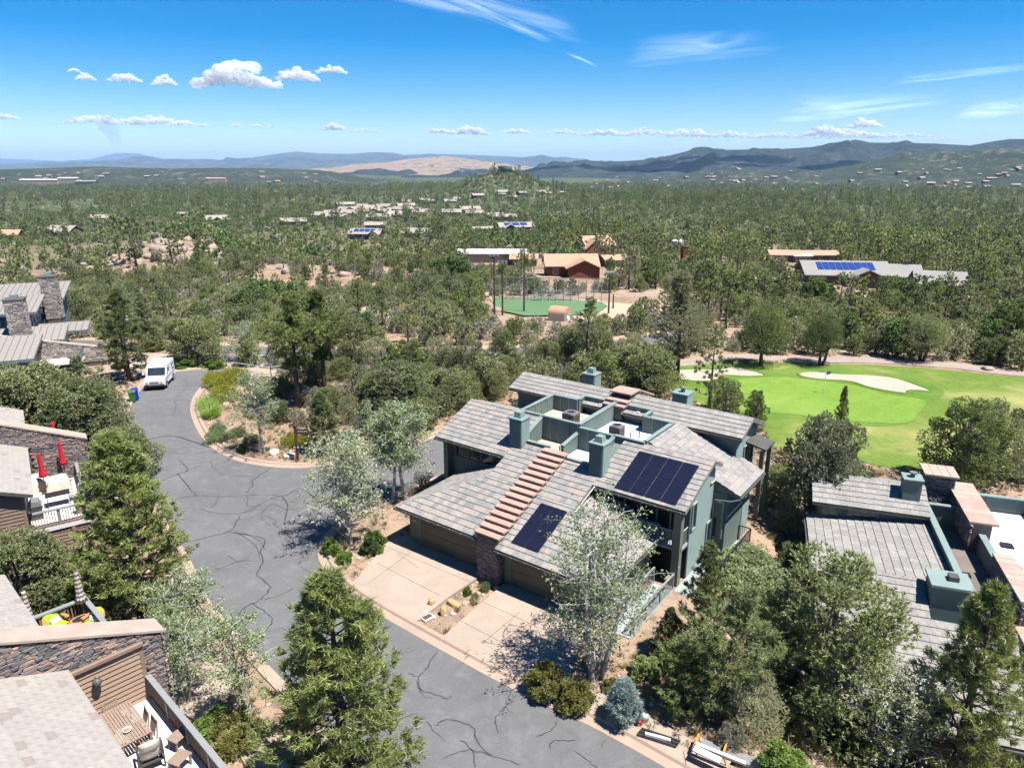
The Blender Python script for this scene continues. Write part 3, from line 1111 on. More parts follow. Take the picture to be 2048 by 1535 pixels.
# ------------------------------------------------------------------ foliage materials
M['pine'] = mat_leaf("pine_needles", (0.055, 0.071, 0.018), (0.364, 0.414, 0.102), 0.42)
M['pine_dark'] = mat_leaf("dark_pine_needles", (0.041, 0.057, 0.018), (0.262, 0.320, 0.095), 0.42)
M['pine_pale'] = mat_leaf("pale_pine_needles", (0.146, 0.151, 0.073), (0.381, 0.358, 0.213), 0.40)
M['juniper'] = mat_leaf("juniper_scales", (0.045, 0.066, 0.016), (0.26, 0.315, 0.07), 0.38)
M['juniper_grey'] = mat_leaf("grey_juniper_scales", (0.064, 0.078, 0.036), (0.408, 0.437, 0.189), 0.42)
M['aspen_leaf'] = mat_leaf("aspen_leaves", (0.112, 0.160, 0.061), (0.312, 0.395, 0.150), 0.45, (0.42, 0.44, 0.34))
M['oak_leaf'] = mat_leaf("scrub_oak_leaves", (0.055, 0.069, 0.027), (0.364, 0.401, 0.146), 0.42)
M['oak_grey'] = mat_leaf("grey_brush_leaves", (0.118, 0.118, 0.086), (0.502, 0.483, 0.376), 0.42)
M['lush'] = mat_leaf("bright_green_leaves", (0.075, 0.13, 0.028), (0.215, 0.295, 0.075), 0.45)
M['yellow_leaf'] = mat_leaf("yellow_groundcover_leaves", (0.200, 0.240, 0.020), (0.500, 0.480, 0.050), 0.45)
M['hedge'] = mat_leaf("clipped_shrub_leaves", (0.052, 0.101, 0.015), (0.329, 0.468, 0.056), 0.48)
M['barberry'] = mat_leaf("bronze_green_leaves", (0.084, 0.099, 0.018), (0.318, 0.307, 0.041), 0.40, (0.3, 0.2, 0.05))
M['spruce_blue'] = mat_leaf("blue_spruce_needles", (0.140, 0.200, 0.200), (0.380, 0.470, 0.470), 0.30)
M['low_juniper'] = mat_leaf("low_juniper_scales", (0.134, 0.179, 0.076), (0.382, 0.442, 0.211), 0.35)
M['grass_blade'] = mat_leaf("ornamental_grass_blades", (0.168, 0.305, 0.046), (0.477, 0.600, 0.140), 0.48)
M['rust_leaf'] = mat_leaf("rusty_needles", (0.269, 0.233, 0.060), (0.541, 0.442, 0.140), 0.40)
M['bark'] = mat_plain("pine_bark", (0.11, 0.083, 0.066), 0.35, 4, 0.95, 0.6)
M['bark_grey'] = mat_plain("grey_bark", (0.2, 0.175, 0.15), 0.3, 4, 0.95, 0.5)
M['bark_white'] = mat_plain("aspen_bark", (0.42, 0.4, 0.37), 0.2, 3, 0.85, 0.3)


# ------------------------------------------------------------------ foliage builders
def unit(a):
    return a / (np.linalg.norm(a, axis=-1, keepdims=True) + 1e-9)


def tufts(C, Dr, nn, ln, wd, rg, spread=0.9, lenvar=0.35):
    """nn pointed blades round every centre, leaning along Dr"""
    m = len(C)
    d = unit(np.repeat(Dr, nn, 0) + rg.normal(0, spread, (m * nn, 3)))
    L = ln * rg.uniform(1 - lenvar, 1 + lenvar, (m * nn, 1))
    s = unit(np.cross(d, rg.normal(0, 1, (m * nn, 3)))) * wd * 0.5 * rg.uniform(0.7, 1.3, (m * nn, 1))
    c = np.repeat(C, nn, 0) + rg.normal(0, ln * 0.12, (m * nn, 3))
    V = np.stack([c - s, c + s, c + d * L + s * 0.25, ], 1).reshape(-1, 3)
    F = np.arange(len(V)).reshape(-1, 3)
    return V, F


def leaves(C, size, rg, flat=0.5):
    m = len(C)
    n = unit(rg.normal(0, 1, (m, 3)) + np.array([0, 0, flat]))
    a = unit(np.cross(n, rg.normal(0, 1, (m, 3))))
    b = np.cross(n, a)
    s = size * rg.uniform(0.6, 1.4, (m, 1))
    V = np.stack([C - a * s, C + b * s * 0.6, C + a * s, C - b * s * 0.6], 1).reshape(-1, 3)
    F = np.arange(len(V)).reshape(-1, 4)
    F = np.concatenate([F[:, [0, 1, 2]], F[:, [0, 2, 3]]])
    return V, F


def stick(mb, a, b, r0, r1, rg, n=4, bend=0.06, seg=3):
    a, b = np.array(a, float), np.array(b, float)
    L = np.linalg.norm(b - a)
    pts, rad = [], []
    off = rg.normal(0, bend * L, 3)
    for i in range(seg + 1):
        t = i / seg
        pts.append(a + (b - a) * t + off * math.sin(math.pi * t))
        rad.append(r0 + (r1 - r0) * t)
    mb.tube(pts, rad, n, cap=False)
    return pts


def gen_pine(seed, h, rad, lod=2, base=0.12, dens=1.0, shape='cone', droop=0.0, r_trunk=None):
    """returns trunk MB, crown (V, F)"""
    rg = np.random.default_rng(seed)
    tr = MB()
    r_trunk = r_trunk or h * 0.018 + 0.05
    lean = rg.normal(0, 0.02 * h, 2)
    tp = [np.array([lean[0] * t * t, lean[1] * t * t, h * t]) for t in (0, .2, .4, .6, .8, .97)]
    tr.tube(tp, [r_trunk * k for k in (1.25, .95, .75, .5, .28, .08)], 7 if lod == 2 else 5)
    nb = int({2: 88, 1: 32, 0: 18}[lod] * dens * (h / 8) ** 0.5)
    C, Dn = [], []
    for i in range(nb):
        t = base + (1 - base) * ((i + rg.uniform(0, 1)) / nb) ** 0.9
        az = i * 2.39996 + rg.uniform(-.5, .5)
        if shape == 'cone':
            prof = (1 - (t - base) / (1 - base)) ** 0.72 * min(1, 0.5 + 2.2 * (t - base))
        elif shape == 'round':
            q = (t - base) / (1 - base)
            prof = math.sqrt(max(0.02, 1 - (2 * q - 0.75) ** 2 / 1.6)) * (0.65 + 0.35 * rg.uniform())
        else:
            q = (t - base) / (1 - base)
            prof = (0.55 + 0.45 * math.sin(q * 9 + seed)) * (1 - q ** 2.2) + 0.12
        L = rad * prof * rg.uniform(0.7, 1.12) + 0.1
        rise = (0.25 + 0.75 * t) * L * 0.55 - droop * L
        p0 = np.array([lean[0] * t * t, lean[1] * t * t, h * t])
        p1 = p0 + np.array([math.cos(az) * L, math.sin(az) * L, rise])
        if lod >= 1:
            stick(tr, p0, p1, r_trunk * 0.3 * (1.1 - t) + 0.012, 0.008, rg, 3, 0.05, 2 if lod == 1 else 3)
        k = int({2: 60, 1: 18, 0: 9}[lod] * dens * (0.35 + 0.75 * L / rad))
        side = np.array([-math.sin(az), math.cos(az), 0])
        nc = max(2, k // 5)
        ci = rg.integers(0, nc, k)
        s = (rg.uniform(0.25, 1.0, nc) ** 0.75)[ci] + rg.normal(0, 0.035, k)
        lat = (rg.normal(0, 0.24, nc) * L)[ci] * (0.35 + 0.65 * s) + rg.normal(0, 0.075, k)
        c = p0 + (p1 - p0) * s[:, None] + side * lat[:, None]
        c[:, 2] += (rg.normal(0, 0.07, nc) * L)[ci] + rg.normal(0, 0.06, k) + 0.03
        C.append(c)
        d = unit(np.stack([np.full(k, math.cos(az)) * 0.8 + side[0] * lat / (L + .1), np.full(k, math.sin(az)) * 0.8 + side[1] * lat / (L + .1), np.full(k, 0.65)], 1))
        Dn.append(d)
    # leader
    k = {2: 26, 1: 8, 0: 4}[lod]
    c = np.stack([rg.normal(0, 0.07, k) + lean[0], rg.normal(0, 0.07, k) + lean[1], h * rg.uniform(0.9, 1.02, k)], 1)
    C.append(c)
    Dn.append(np.tile([0, 0, 1.0], (k, 1)))
    C, Dn = np.concatenate(C), np.concatenate(Dn)
    nn, ln, wd = {2: (9, 0.19, 0.034), 1: (6, 0.31, 0.105), 0: (4, 0.62, 0.36)}[lod]
    sc = 1.0 if lod == 2 else (h / 8) ** 0.6
    return tr, tufts(C, Dn, nn, ln * sc, wd * sc, rg, 0.75)


def gen_bushy(seed, h, rx, lod=2, lobes=16, trunk=True, nn=None, ln=None, wd=None, up=0.8, floor=0.12, per=None, hollow=0.55, twigs=0):
    """juniper, oak or clipped shrub: overlapping lobes of foliage"""
    rg = np.random.default_rng(seed)
    tr = MB()
    lc, lr = [], []
    for i in range(lobes):
        az = i * 2.39996 + rg.uniform(-.4, .4)
        q = (i + 0.5) / lobes
        z = h * (floor + (0.9 - floor) * q)
        w = rx * math.sqrt(max(0.05, 1 - ((q - 0.35) / 0.72) ** 2))
        rr = w * rg.uniform(0.35, 0.75)
        lc.append((math.cos(az) * rr, math.sin(az) * rr, z))
        lr.append(rx * rg.uniform(0.2, 0.42) * (1.1 - 0.45 * q))
    lc, lr = np.array(lc), np.array(lr)
    if trunk:
        rt = h * 0.022 + 0.05
        for s in range(2 if h > 2.5 else 1):
            o = rg.normal(0, 0.1, 2)
            stick(tr, (o[0], o[1], -0.1), (o[0] * 3, o[1] * 3, h * 0.55), rt, rt * 0.4, rg, 6, 0.05, 4)
        if lod >= 1:
            for c in lc:
                a = np.array([c[0] * .12, c[1] * .12, max(0.05, min(c[2] * 0.6, h * 0.5))])
                stick(tr, a, c, rt * 0.45, 0.015, rg, 3, 0.08, 2)
    per = per or {2: 150, 1: 46, 0: 14}[lod]
    m = lobes * per
    ci = np.repeat(np.arange(lobes), per)
    d = unit(rg.normal(0, 1, (m, 3)))
    rad = lr[ci][:, None] * (hollow + (1 - hollow) * rg.uniform(0, 1, (m, 1)) ** 0.5) * rg.uniform(0.85, 1.15, (m, 1))
    C = lc[ci] + d * rad * np.array([1, 1, 0.85])
    keep = C[:, 2] > 0.02
    C, d = C[keep], d[keep]
    D = unit(d + np.array([0, 0, up]))
    if twigs:
        for i in rg.choice(len(C), min(twigs, len(C)), replace=False):
            stick(tr, C[i] * np.array([.55, .55, .75]), C[i] + D[i] * 0.15, 0.018, 0.006, rg, 3, 0.06, 2)
    a, b, c = {2: (7, 0.16, 0.04), 1: (5, 0.26, 0.12), 0: (4, 0.62, 0.4)}[lod]
    return tr, tufts(C, D, nn or a, ln or b, wd or c, rg, 0.55)


def gen_aspen(seed, h, rad, lod=2, stems=1, leafn=1.0, bare=0.3):
    rg = np.random.default_rng(seed)
    tr = MB()
    C = []
    for s in range(stems):
        o = rg.normal(0, 0.16, 2) if stems > 1 else np.zeros(2)
        top = np.array([o[0] * 3 + rg.normal(0, 0.18), o[1] * 3 + rg.normal(0, 0.18), h * rg.uniform(0.85, 1.0)])
        rt = 0.05 + h * 0.009
        pts = stick(tr, (o[0], o[1], -0.1), top, rt, 0.015, rg, 6, 0.02, 7)
        nb = int({2: 30, 1: 14, 0: 7}[lod] * (1.0 if stems == 1 else 0.75))
        for i in range(nb):
            t = bare + (0.97 - bare) * (i + rg.uniform()) / nb
            p0 = np.array([o[0], o[1], 0]) * (1 - t) + top * t
            az = i * 2.39996 + rg.uniform(-.5, .5)
            q = (t - bare) / (1 - bare)
            L = rad * rg.uniform(0.6, 1.1) * math.sqrt(max(0.08, 1 - (q * 1.25 - 0.35) ** 2))
            p1 = p0 + np.array([math.cos(az) * L, math.sin(az) * L, L * rg.uniform(0.25, 0.8)])
            if lod >= 1:
                stick(tr, p0, p1, 0.03, 0.01, rg, 3 if lod == 1 else 4, 0.08, 3)
            for j in range({2: 6, 1: 2, 0: 1}[lod]):
                s0 = rg.uniform(0.3, 1.0)
                a = p0 + (p1 - p0) * s0
                b = a + rg.normal(0, 0.28, 3) * L + np.array([0, 0, 0.12 * L])
                if lod == 2:
                    stick(tr, a, b, 0.011, 0.005, rg, 3, 0.06, 2)
                k = int({2: 26, 1: 22, 0: 10}[lod] * leafn)
                C.append(a + (b - a) * rg.uniform(0.2, 1.15, (k, 1)) + rg.normal(0, 0.11 * (1 if lod == 2 else 1.8), (k, 3)))
    C = np.concatenate(C)
    return tr, leaves(C, {2: 0.055, 1: 0.13, 0: 0.3}[lod], rg)


PROTO = {}


def proto(key, gen, leaf, bark):
    tr, (V, F) = gen
    PROTO[key] = (tr.mesh("trunk", M[bark], True), np_mesh("crown", V, F, M[leaf]))
    return PROTO[key]


def plant(key, name, label, cat, loc, scale=1.0, rz=None, group=None, sz=None, crown_name="crown", trunk_name="trunk"):
    rz = random.uniform(0, 6.28) if rz is None else rz
    t = thing(name, label, cat, loc, rz, group)
    t.scale = (scale, scale, scale * (sz or 1.0))
    tm, cm = PROTO[key]
    if len(tm.polygons):
        link(trunk_name, tm, t)
    link(crown_name, cm, t)
    return t


# near prototypes
proto('pine_a', gen_pine(1, 8, 2.5, 2, 0.06, 1.25), 'pine', 'bark')
proto('pine_b', gen_pine(2, 8, 2.2, 2, 0.1, 1.0), 'pine', 'bark')
proto('pine_c', gen_pine(3, 8, 2.6, 2, 0.16, 0.8, 'irregular'), 'pine_dark', 'bark')
proto('ponderosa', gen_pine(4, 10, 3.1, 2, 0.34, 1.35, 'irregular'), 'pine', 'bark')
proto('ponderosa_pale', gen_pine(5, 12, 3.6, 2, 0.2, 1.35, 'irregular'), 'pine_pale', 'bark')
proto('pine_dark', gen_pine(6, 8, 2.4, 2, 0.05, 1.2), 'pine_dark', 'bark')
proto('pinyon', gen_pine(7, 5, 2.0, 2, 0.05, 1.0, 'round'), 'juniper', 'bark')
proto('juniper_a', gen_bushy(11, 6, 2.3, 2, 34, up=1.0, per=230, nn=8, ln=0.1, wd=0.032), 'juniper', 'bark_grey')
proto('juniper_b', gen_bushy(12, 5, 2.5, 2, 28, up=0.8, per=210, nn=8, ln=0.1, wd=0.032), 'juniper_grey', 'bark_grey')
proto('juniper_tree', gen_bushy(13, 6, 2.6, 2, 44, up=0.7, floor=0.32, per=150, nn=8, ln=0.1, wd=0.032), 'juniper', 'bark')
proto('aspen_a', gen_aspen(21, 7, 1.8, 2, 1, 1.3), 'aspen_leaf', 'bark_white')
proto('aspen_multi', gen_aspen(22, 8.5, 2.2, 2, 4, 0.75, 0.2), 'aspen_leaf', 'bark_white')
proto('aspen_c', gen_aspen(23, 6, 1.9, 2, 2, 1.1, 0.18), 'aspen_leaf', 'bark_white')
proto('oak_a', gen_bushy(31, 4, 2.2, 2, 24, up=0.3, per=300, ln=0.085, wd=0.055, twigs=40), 'oak_leaf', 'bark_grey')
M['oak_pale'] = mat_leaf("pale_oak_leaves", (0.1, 0.11, 0.06), (0.4, 0.41, 0.25), 0.42)
proto('oak_b', gen_bushy(35, 4, 2.0, 2, 38, up=0.3, per=190, ln=0.075, wd=0.05, twigs=70), 'oak_pale', 'bark_grey')
proto('brush', gen_bushy(32, 3, 1.8, 2, 18, up=0.3, ln=0.09, wd=0.045, per=110, twigs=110), 'oak_grey', 'bark_grey')
proto('lush_tree', gen_bushy(33, 5, 2.4, 2, 26, up=0.2, per=260, ln=0.1, wd=0.075), 'lush', 'bark')
proto('hedge', gen_bushy(41, 1.1, 0.75, 2, 14, up=0.3, ln=0.07, wd=0.04, per=220, hollow=0.7), 'hedge', 'bark_grey')
proto('barberry', gen_bushy(42, 1.2, 0.9, 2, 14, up=0.4, ln=0.1, wd=0.035, per=200), 'barberry', 'bark_grey')
proto('low_juniper', gen_bushy(43, 0.62, 1.15, 2, 22, up=0.2, ln=0.05, wd=0.03, per=240, floor=0.25, hollow=0.85), 'low_juniper', 'bark_grey')
proto('groundcover', gen_bushy(44, 0.5, 2.4, 2, 30, up=0.9, ln=0.13, wd=0.05, per=130, floor=0.05, trunk=False), 'yellow_leaf', 'bark_grey')
proto('spruce_blue', gen_pine(45, 2.2, 1.05, 2, 0.02, 1.3), 'spruce_blue', 'bark')


def gen_grass(seed, h, r, n):
    rg = np.random.default_rng(seed)
    a = rg.uniform(0, 6.28, n)
    C = np.stack([np.cos(a) * r * 0.3 * rg.uniform(0, 1, n), np.sin(a) * r * 0.3 * rg.uniform(0, 1, n), np.zeros(n)], 1)
    D = unit(np.stack([np.cos(a) * 0.7, np.sin(a) * 0.7, np.full(n, 1.2)], 1))
    return MB(), tufts(C, D, 2, h, 0.03, rg, 0.18)


proto('grass_clump', gen_grass(46, 0.85, 0.6, 420), 'grass_blade', 'bark')

# distant prototypes (trees a few dozen pixels tall)
for i in range(3):
    proto('m_pine%d' % i, gen_pine(60 + i, 9, 2.3 + 0.25 * i, 1, 0.14 + 0.08 * i, 1.0, ['irregular', 'round', 'irregular'][i]), ['pine', 'pine_dark', 'pine'][i], 'bark')
    proto('m_juniper%d' % i, gen_bushy(70 + i, 4.4, 2.1 + 0.2 * i, 1, 17, up=0.7), ['juniper', 'juniper_grey', 'oak_leaf'][i], 'bark_grey')
proto('m_brush', gen_bushy(80, 2.2, 1.6, 1, 12, up=0.3, per=22, twigs=40), 'oak_grey', 'bark_grey')
proto('m_lush', gen_bushy(81, 5, 2.5, 1, 20, up=0.2, wd=0.22), 'lush', 'bark')
proto('m_pine_pale', gen_pine(82, 9, 2.4, 1, 0.2, 1.0, 'irregular'), 'pine_pale', 'bark')


# ------------------------------------------------------------------ planted trees, each where the photograph has it
def tree_px(key, ref_h, name, label, base_px, top_py, cat="tree", wide=1.0, h=None, group=None, rz=None):
    b = P(*base_px)
    hh = h or height_of(b, top_py)
    s = hh / ref_h
    t = plant(key, name, label, cat, b, s * wide, rz, group, 1.0 / wide)
    return t


TREES_NEAR = [
    ('pine_a', 8, "pine_tree", "big bushy pine between the brown deck and the street", (287, 1225), 872, 1.12),
    ('pine_b', 8, "pine_tree", "dark green pine in front of the grey stone-chimney houses", (258, 762), 580, 1.2),
    ('ponderosa', 10, "pine_tree", "left of the two tall bare-trunked pines behind the island", (598, 815), 592, 1.1),
    ('ponderosa', 10, "pine_tree", "right of the two tall bare-trunked pines behind the island", (651, 792), 585, 1.05),
    ('pine_dark', 8, "pine_tree", "small dense pine standing beside the street sign", (652, 906), 785, 1.25),
    ('aspen_a', 7, "aspen_tree", "leafy aspen with white trunk on the kerbed island", (529, 906), 745, 1.15),
    ('aspen_c', 6, "aspen_tree", "twin-trunk aspen at the street corner left of the garages", (699, 1088), 862, 1.1),
    ('aspen_a', 7, "aspen_tree", "tall sparse aspen close to the garage roof's left corner", (812, 1000), 800, 1.25),
    ('aspen_a', 7, "aspen_tree", "thin leaning white aspen beside the side street", (785, 1000), 810, 1.15),
    ('aspen_multi', 8.5, "aspen_tree", "silvery multi-trunk aspen in front of the right garage", (1190, 1352), 1015, 1.12),
    ('pine_b', 8, "pine_tree", "young olive-green pine in front of the corner balcony", (1395, 1352), 1090, 0.85),
    ('pine_c', 8, "pine_tree", "spreading pine right of the blue spruce", (1440, 1440), 1185, 1.25),
    ('juniper_a', 6, "juniper_tree", "largest dense juniper in front of the right-hand grey house", (1625, 1462), 1098, 1.18),
    ('juniper_a', 6, "juniper_tree", "lower juniper left of the largest dense juniper", (1540, 1400), 1195, 1.0),
    ('pine_b', 8, "pine_tree", "feathery grey-green pine before the right-hand grey roof", (1895, 1590), 1178, 0.95),
    ('aspen_c', 6, "aspen_tree", "half-bare aspen at the bottom right below the grey roof", (1790, 1560), 1330, 1.0),
    ('ponderosa_pale', 12, "pine_tree", "tall pale ponderosa beside the left sand bunker", (1353, 762), 548, 1.0),
    ('juniper_tree', 6, "juniper_tree", "left of two round junipers on the cart path", (1522, 732), 605, 1.05),
    ('juniper_tree', 6, "juniper_tree", "right of two round junipers on the cart path", (1640, 730), 622, 1.0),
    ('juniper_a', 6, "juniper_tree", "broad two-trunked juniper at the near edge of the fairway", (1915, 968), 790, 1.25),
    ('juniper_b', 5, "juniper_tree", "grey juniper touching the fairway juniper at right", (1985, 955), 800, 1.0),
    ('juniper_a', 6, "juniper_tree", "left of two dark junipers behind the back roof", (1445, 858), 748, 1.05),
    ('juniper_a', 6, "juniper_tree", "right of two dark junipers behind the back roof", (1508, 858), 776, 0.85),
    ('oak_b', 4, "oak_tree", "tall full grey-green oak between the two houses at right", (1632, 1085), 822, 0.68),
    ('pine_c', 8, "pine_tree", "loose pine rising right of the back roof gable", (1560, 985), 880, 0.9),
    ('pine_b', 8, "pine_tree", "slim young pine in front of the putting green", (1672, 905), 775, 0.55),
    ('pine_dark', 8, "pine_tree", "rounded pine beyond the concrete drive at upper left", (300, 700), 588, 1.15),
    ('oak_a', 4, "oak_tree", "broad dark oak above the culdesac", (395, 725), 630, 1.35),
    ('aspen_c', 6, "aspen_tree", "pale cottonwood behind the culdesac railing", (500, 725), 640, 1.2),
    ('oak_a', 4, "oak_tree", "big olive scrub oak left of the mail truck's street", (175, 905), 760, 1.3),
    ('pine_c', 8, "pine_tree", "yellowish pine below the grey house wall", (190, 870), 715, 1.15),
    ('oak_a', 4, "oak_tree", "grey-green oak at the left edge under the grey house", (60, 880), 725, 1.35),
    ('lush_tree', 5, "leafy_tree", "bright green leafy tree at the left edge behind the stone wall", (18, 890), 780, 1.0),
    ('oak_a', 4, "oak_tree", "oak hugging the kerb opposite the island", (258, 965), 850, 1.1),
    ('oak_a', 4, "oak_tree", "leafy oak under the brown deck at the left edge", (55, 1235), 1065, 1.25),
    ('aspen_c', 6, "aspen_tree", "upper aspen of the clump at the lower left kerb", (395, 1330), 1140, 1.1),
    ('aspen_c', 6, "aspen_tree", "middle aspen of the clump at the lower left kerb", (372, 1400), 1215, 1.0),
    ('aspen_a', 7, "aspen_tree", "lowest aspen of the clump beside the bottom drive", (500, 1452), 1225, 1.1),
    ('juniper_b', 5, "juniper_tree", "dark juniper by the back road junction", (800, 905), 800, 1.0),
    ('oak_a', 4, "oak_tree", "spreading oak on the island's far side", (800, 840), 725, 1.5),
    ('juniper_b', 5, "juniper_tree", "dark round juniper beyond the left upper roof", (940, 762), 675, 1.1),
    ('juniper_a', 6, "juniper_tree", "dense juniper beyond the back roof's left end", (1005, 748), 655, 1.1),
    ('oak_a', 4, "oak_tree", "olive oak just behind the left upper roof", (905, 815), 735, 1.1),
    ('oak_a', 4, "oak_tree", "scrub oak behind the back chimney", (1290, 788), 690, 1.4),
    ('pine_c', 8, "pine_tree", "shaggy pine behind the middle of the back roof", (1170, 745), 600, 1.1),
    ('lush_tree', 5, "leafy_tree", "large bright green tree cut by the right edge beyond the path", (2020, 720), 590, 1.2),
    ('juniper_tree', 6, "juniper_tree", "grey juniper mass on the path at right", (1840, 722), 625, 1.25),
    ('oak_a', 4, "oak_tree", "round dark oak by the path near the right edge", (1995, 730), 668, 1.0),
    ('pine_dark', 8, "pine_tree", "juniper-green pine above the bronze shrubs", (1330, 1330), 1215, 1.0),
    ('pinyon', 5, "pinyon_tree", "pinyon pressed against the right end of the deck", (1370, 1420), 1290, 1.2),
    ('juniper_b', 5, "juniper_tree", "shaded juniper below the spreading pine", (1480, 1462), 1330, 1.1),
]
PLANTED = []
for key, rh, nm, lab, bpx, ty, wide in TREES_NEAR:
    o = tree_px(key, rh, nm, lab, bpx, ty, nm.split('_')[0] + " tree" if nm != "leafy_tree" else "tree", wide)
    PLANTED.append((o.location.x, o.location.y))
# the pine that reaches in from below the frame
b = G(700, 1640)
o = plant('pine_a', "pine_tree", "huge pine rising from the bottom edge beside the street", "pine tree", (b[0], b[1], 0), height_of(b, 1166) / 8 * 1.1, 1.0, None, 0.92)
PLANTED.append((b[0], b[1]))

SHRUBS = [
    ('hedge', 1.1, "clipped_shrub", "round clipped green shrub beside the left garage", (748, 1104), 1062, 0.95), ('hedge', 1.1, "clipped_shrub", "small clipped shrub near the corner kerb", (690, 1125), 1103, 1.2),
    ('hedge', 1.1, "clipped_shrub", "dark clipped shrub under the corner aspen", (663, 1106), 1078, 1.1), ('barberry', 1.2, "bronze_shrub", "left bronze-green shrub at the drive's foot", (1088, 1386), 1332, 0.95),
    ('barberry', 1.2, "bronze_shrub", "right bronze-green shrub by the sidewalk", (1148, 1416), 1366, 0.95), ('barberry', 1.2, "bronze_shrub", "small yellow-green shrub under the multi-trunk aspen", (1222, 1382), 1358, 1.0),
    ('spruce_blue', 2.2, "blue_spruce", "silvery blue spruce by the sidewalk corner", (1245, 1446), 1366, 0.85), ('hedge', 1.1, "clipped_shrub", "clipped round shrub at the bottom right edge", (1570, 1560), 1502, 1.3),
    ('low_juniper', .62, "low_shrub", "uppermost flat juniper mound on the island", (436, 866), 852, 0.85), ('low_juniper', .62, "low_shrub", "largest flat juniper mound on the island", (438, 882), 866, 1.0),
    ('low_juniper', .62, "low_shrub", "right-hand flat juniper mound on the island", (476, 872), 859, 0.8), ('low_juniper', .62, "low_shrub", "grey mound under the island aspen", (505, 884), 871, 0.8),
    ('hedge', 1.1, "low_shrub", "dark clipped mound at the front of the island", (487, 903), 888, 1.2), ('groundcover', .5, "groundcover_patch", "yellow groundcover at the island's far tip", (440, 772), 757, 0.5),
    ('groundcover', .5, "groundcover_patch", "yellow groundcover right of the island tip", (470, 763), 749, 0.5), ('groundcover', .5, "groundcover_patch", "yellow groundcover in the middle of the island edge", (452, 800), 784, 0.45),
    ('groundcover', .5, "groundcover_patch", "yellow groundcover at the foot of the street sign", (588, 890), 877, 0.45), ('groundcover', .5, "groundcover_patch", "yellow patch right of the street sign", (615, 887), 876, 0.4),
    ('grass_clump', .85, "grass_clump", "topmost tall grass clump on the island", (415, 812), 792, 1.3), ('grass_clump', .85, "grass_clump", "middle tall grass clump on the island", (418, 822), 800, 1.3), ('grass_clump', .85, "grass_clump", "lowest tall grass clump on the island", (423, 835), 812, 1.3),
    ('hedge', 1.1, "clipped_shrub", "bright clipped shrub under the brown deck wall", (168, 1190), 1128, 1.5), ('hedge', 1.1, "clipped_shrub", "low hedge behind the culdesac", (370, 735), 715, 2.2), ('hedge', 1.1, "clipped_shrub", "hedge along the culdesac's right bend", (428, 735), 716, 2.0),
    ('barberry', 1.2, "bronze_shrub", "rusty shrub beside the concrete drive", (310, 702), 680, 1.3), ('barberry', 1.2, "bronze_shrub", "yellow-green shrub at the bottom drive", (470, 1490), 1440, 1.4), ('hedge', 1.1, "clipped_shrub", "dark shrub along the lower aspens", (430, 1480), 1430, 1.3),
    ('low_juniper', .62, "low_shrub", "sage mound beside the deck post", (1500, 1132), 1105, 1.1), ('low_juniper', .62, "low_shrub", "larger sage mound below the deck rail", (1488, 1165), 1128, 1.3), ('hedge', 1.1, "clipped_shrub", "green shrub on the back street's bank", (784, 890), 862, 1.2),
    ('hedge', 1.1, "clipped_shrub", "round shrub beyond the side street", (897, 768), 757, 1.4), ('oak_a', 4, "scrub_bush", "dark bush on the fairway's dry edge", (1748, 990), 958, 1.0), ('oak_a', 4, "scrub_bush", "bush beside the dead grey branches", (1905, 975), 935, 1.2),
    ('brush', 3, "scrub_bush", "grey brush behind the right-hand chimney", (1850, 990), 935, 1.0), ('hedge', 1.1, "clipped_shrub", "leafy clump in the drive divider", (935, 1190), 1172, 0.8), ('low_juniper', .62, "low_shrub", "small sage clump at the pillar's foot", (970, 1182), 1168, 0.45),
    ('low_juniper', .62, "low_shrub", "second sage clump in the drive divider", (950, 1200), 1188, 0.4), ('brush', 3, "scrub_bush", "grey brush at the corner of the side street", (845, 985), 940, 1.0), ('hedge', 1.1, "clipped_shrub", "dark shrub at the right foot of the entry walk", (1290, 1350), 1315, 1.2),
    ('pine_dark', 8, "scrub_pine", "little pine left of the lawn chairs' deck", (215, 1250), 1165, 1.2),
]
for key, rh, nm, lab, bpx, ty, wide in SHRUBS:
    o = tree_px(key, rh, nm, lab, bpx, ty, "shrub" if "grass" not in nm else "grass", wide)


# ------------------------------------------------------------------ woods
def keep_out(x, y):
    x, y = np.asarray(x, float), np.asarray(y, float)
    r = np.hypot(x, y)
    bad = in_poly(x, y, ROAD) | in_poly(x, y, ROUGH)
    u = (x - HC[0]) * HU[0] + (y - HC[1]) * HU[1]
    v = (x - HC[0]) * HV[0] + (y - HC[1]) * HV[1]
    bad |= (u > -11) & (u < 14) & (v > -9) & (v < 20)          # the pair of houses
    bad |= (x > 4) & (y < 44)
    bad |= (x < -4) & (y < 56)
    bad |= (r < 56)
    bad |= (x < -34) & (y < 92) & (y > 50) & (x > -75 - 0 * y)
    bad |= in_poly(x, y, GP([(380, 940), (380, 760), (520, 735), (640, 740), (760, 850), (900, 850), (900, 960), (640, 950)]))
    for L, w in ((LINE2, 5.0), (PATHL, 2.2)):
        A = np.array(L)
        d = np.min(np.hypot(x[..., None] - A[:, 0], y[..., None] - A[:, 1]), -1)
        bad |= d < w
    bad |= in_poly(x, y, [P(*p)[:2] for p in [(960, 590), (1340, 590), (1350, 650), (960, 640)]])
    for (cx, cy, rr) in CLEARINGS:
        bad |= np.hypot(x - cx, y - cy) < rr
    return bad


HOUSES_FAR = []     # filled by hand: pixel, width m, kind


def clear_px(px, py, r):
    p = P(px, py)
    return (p[0], p[1], r)


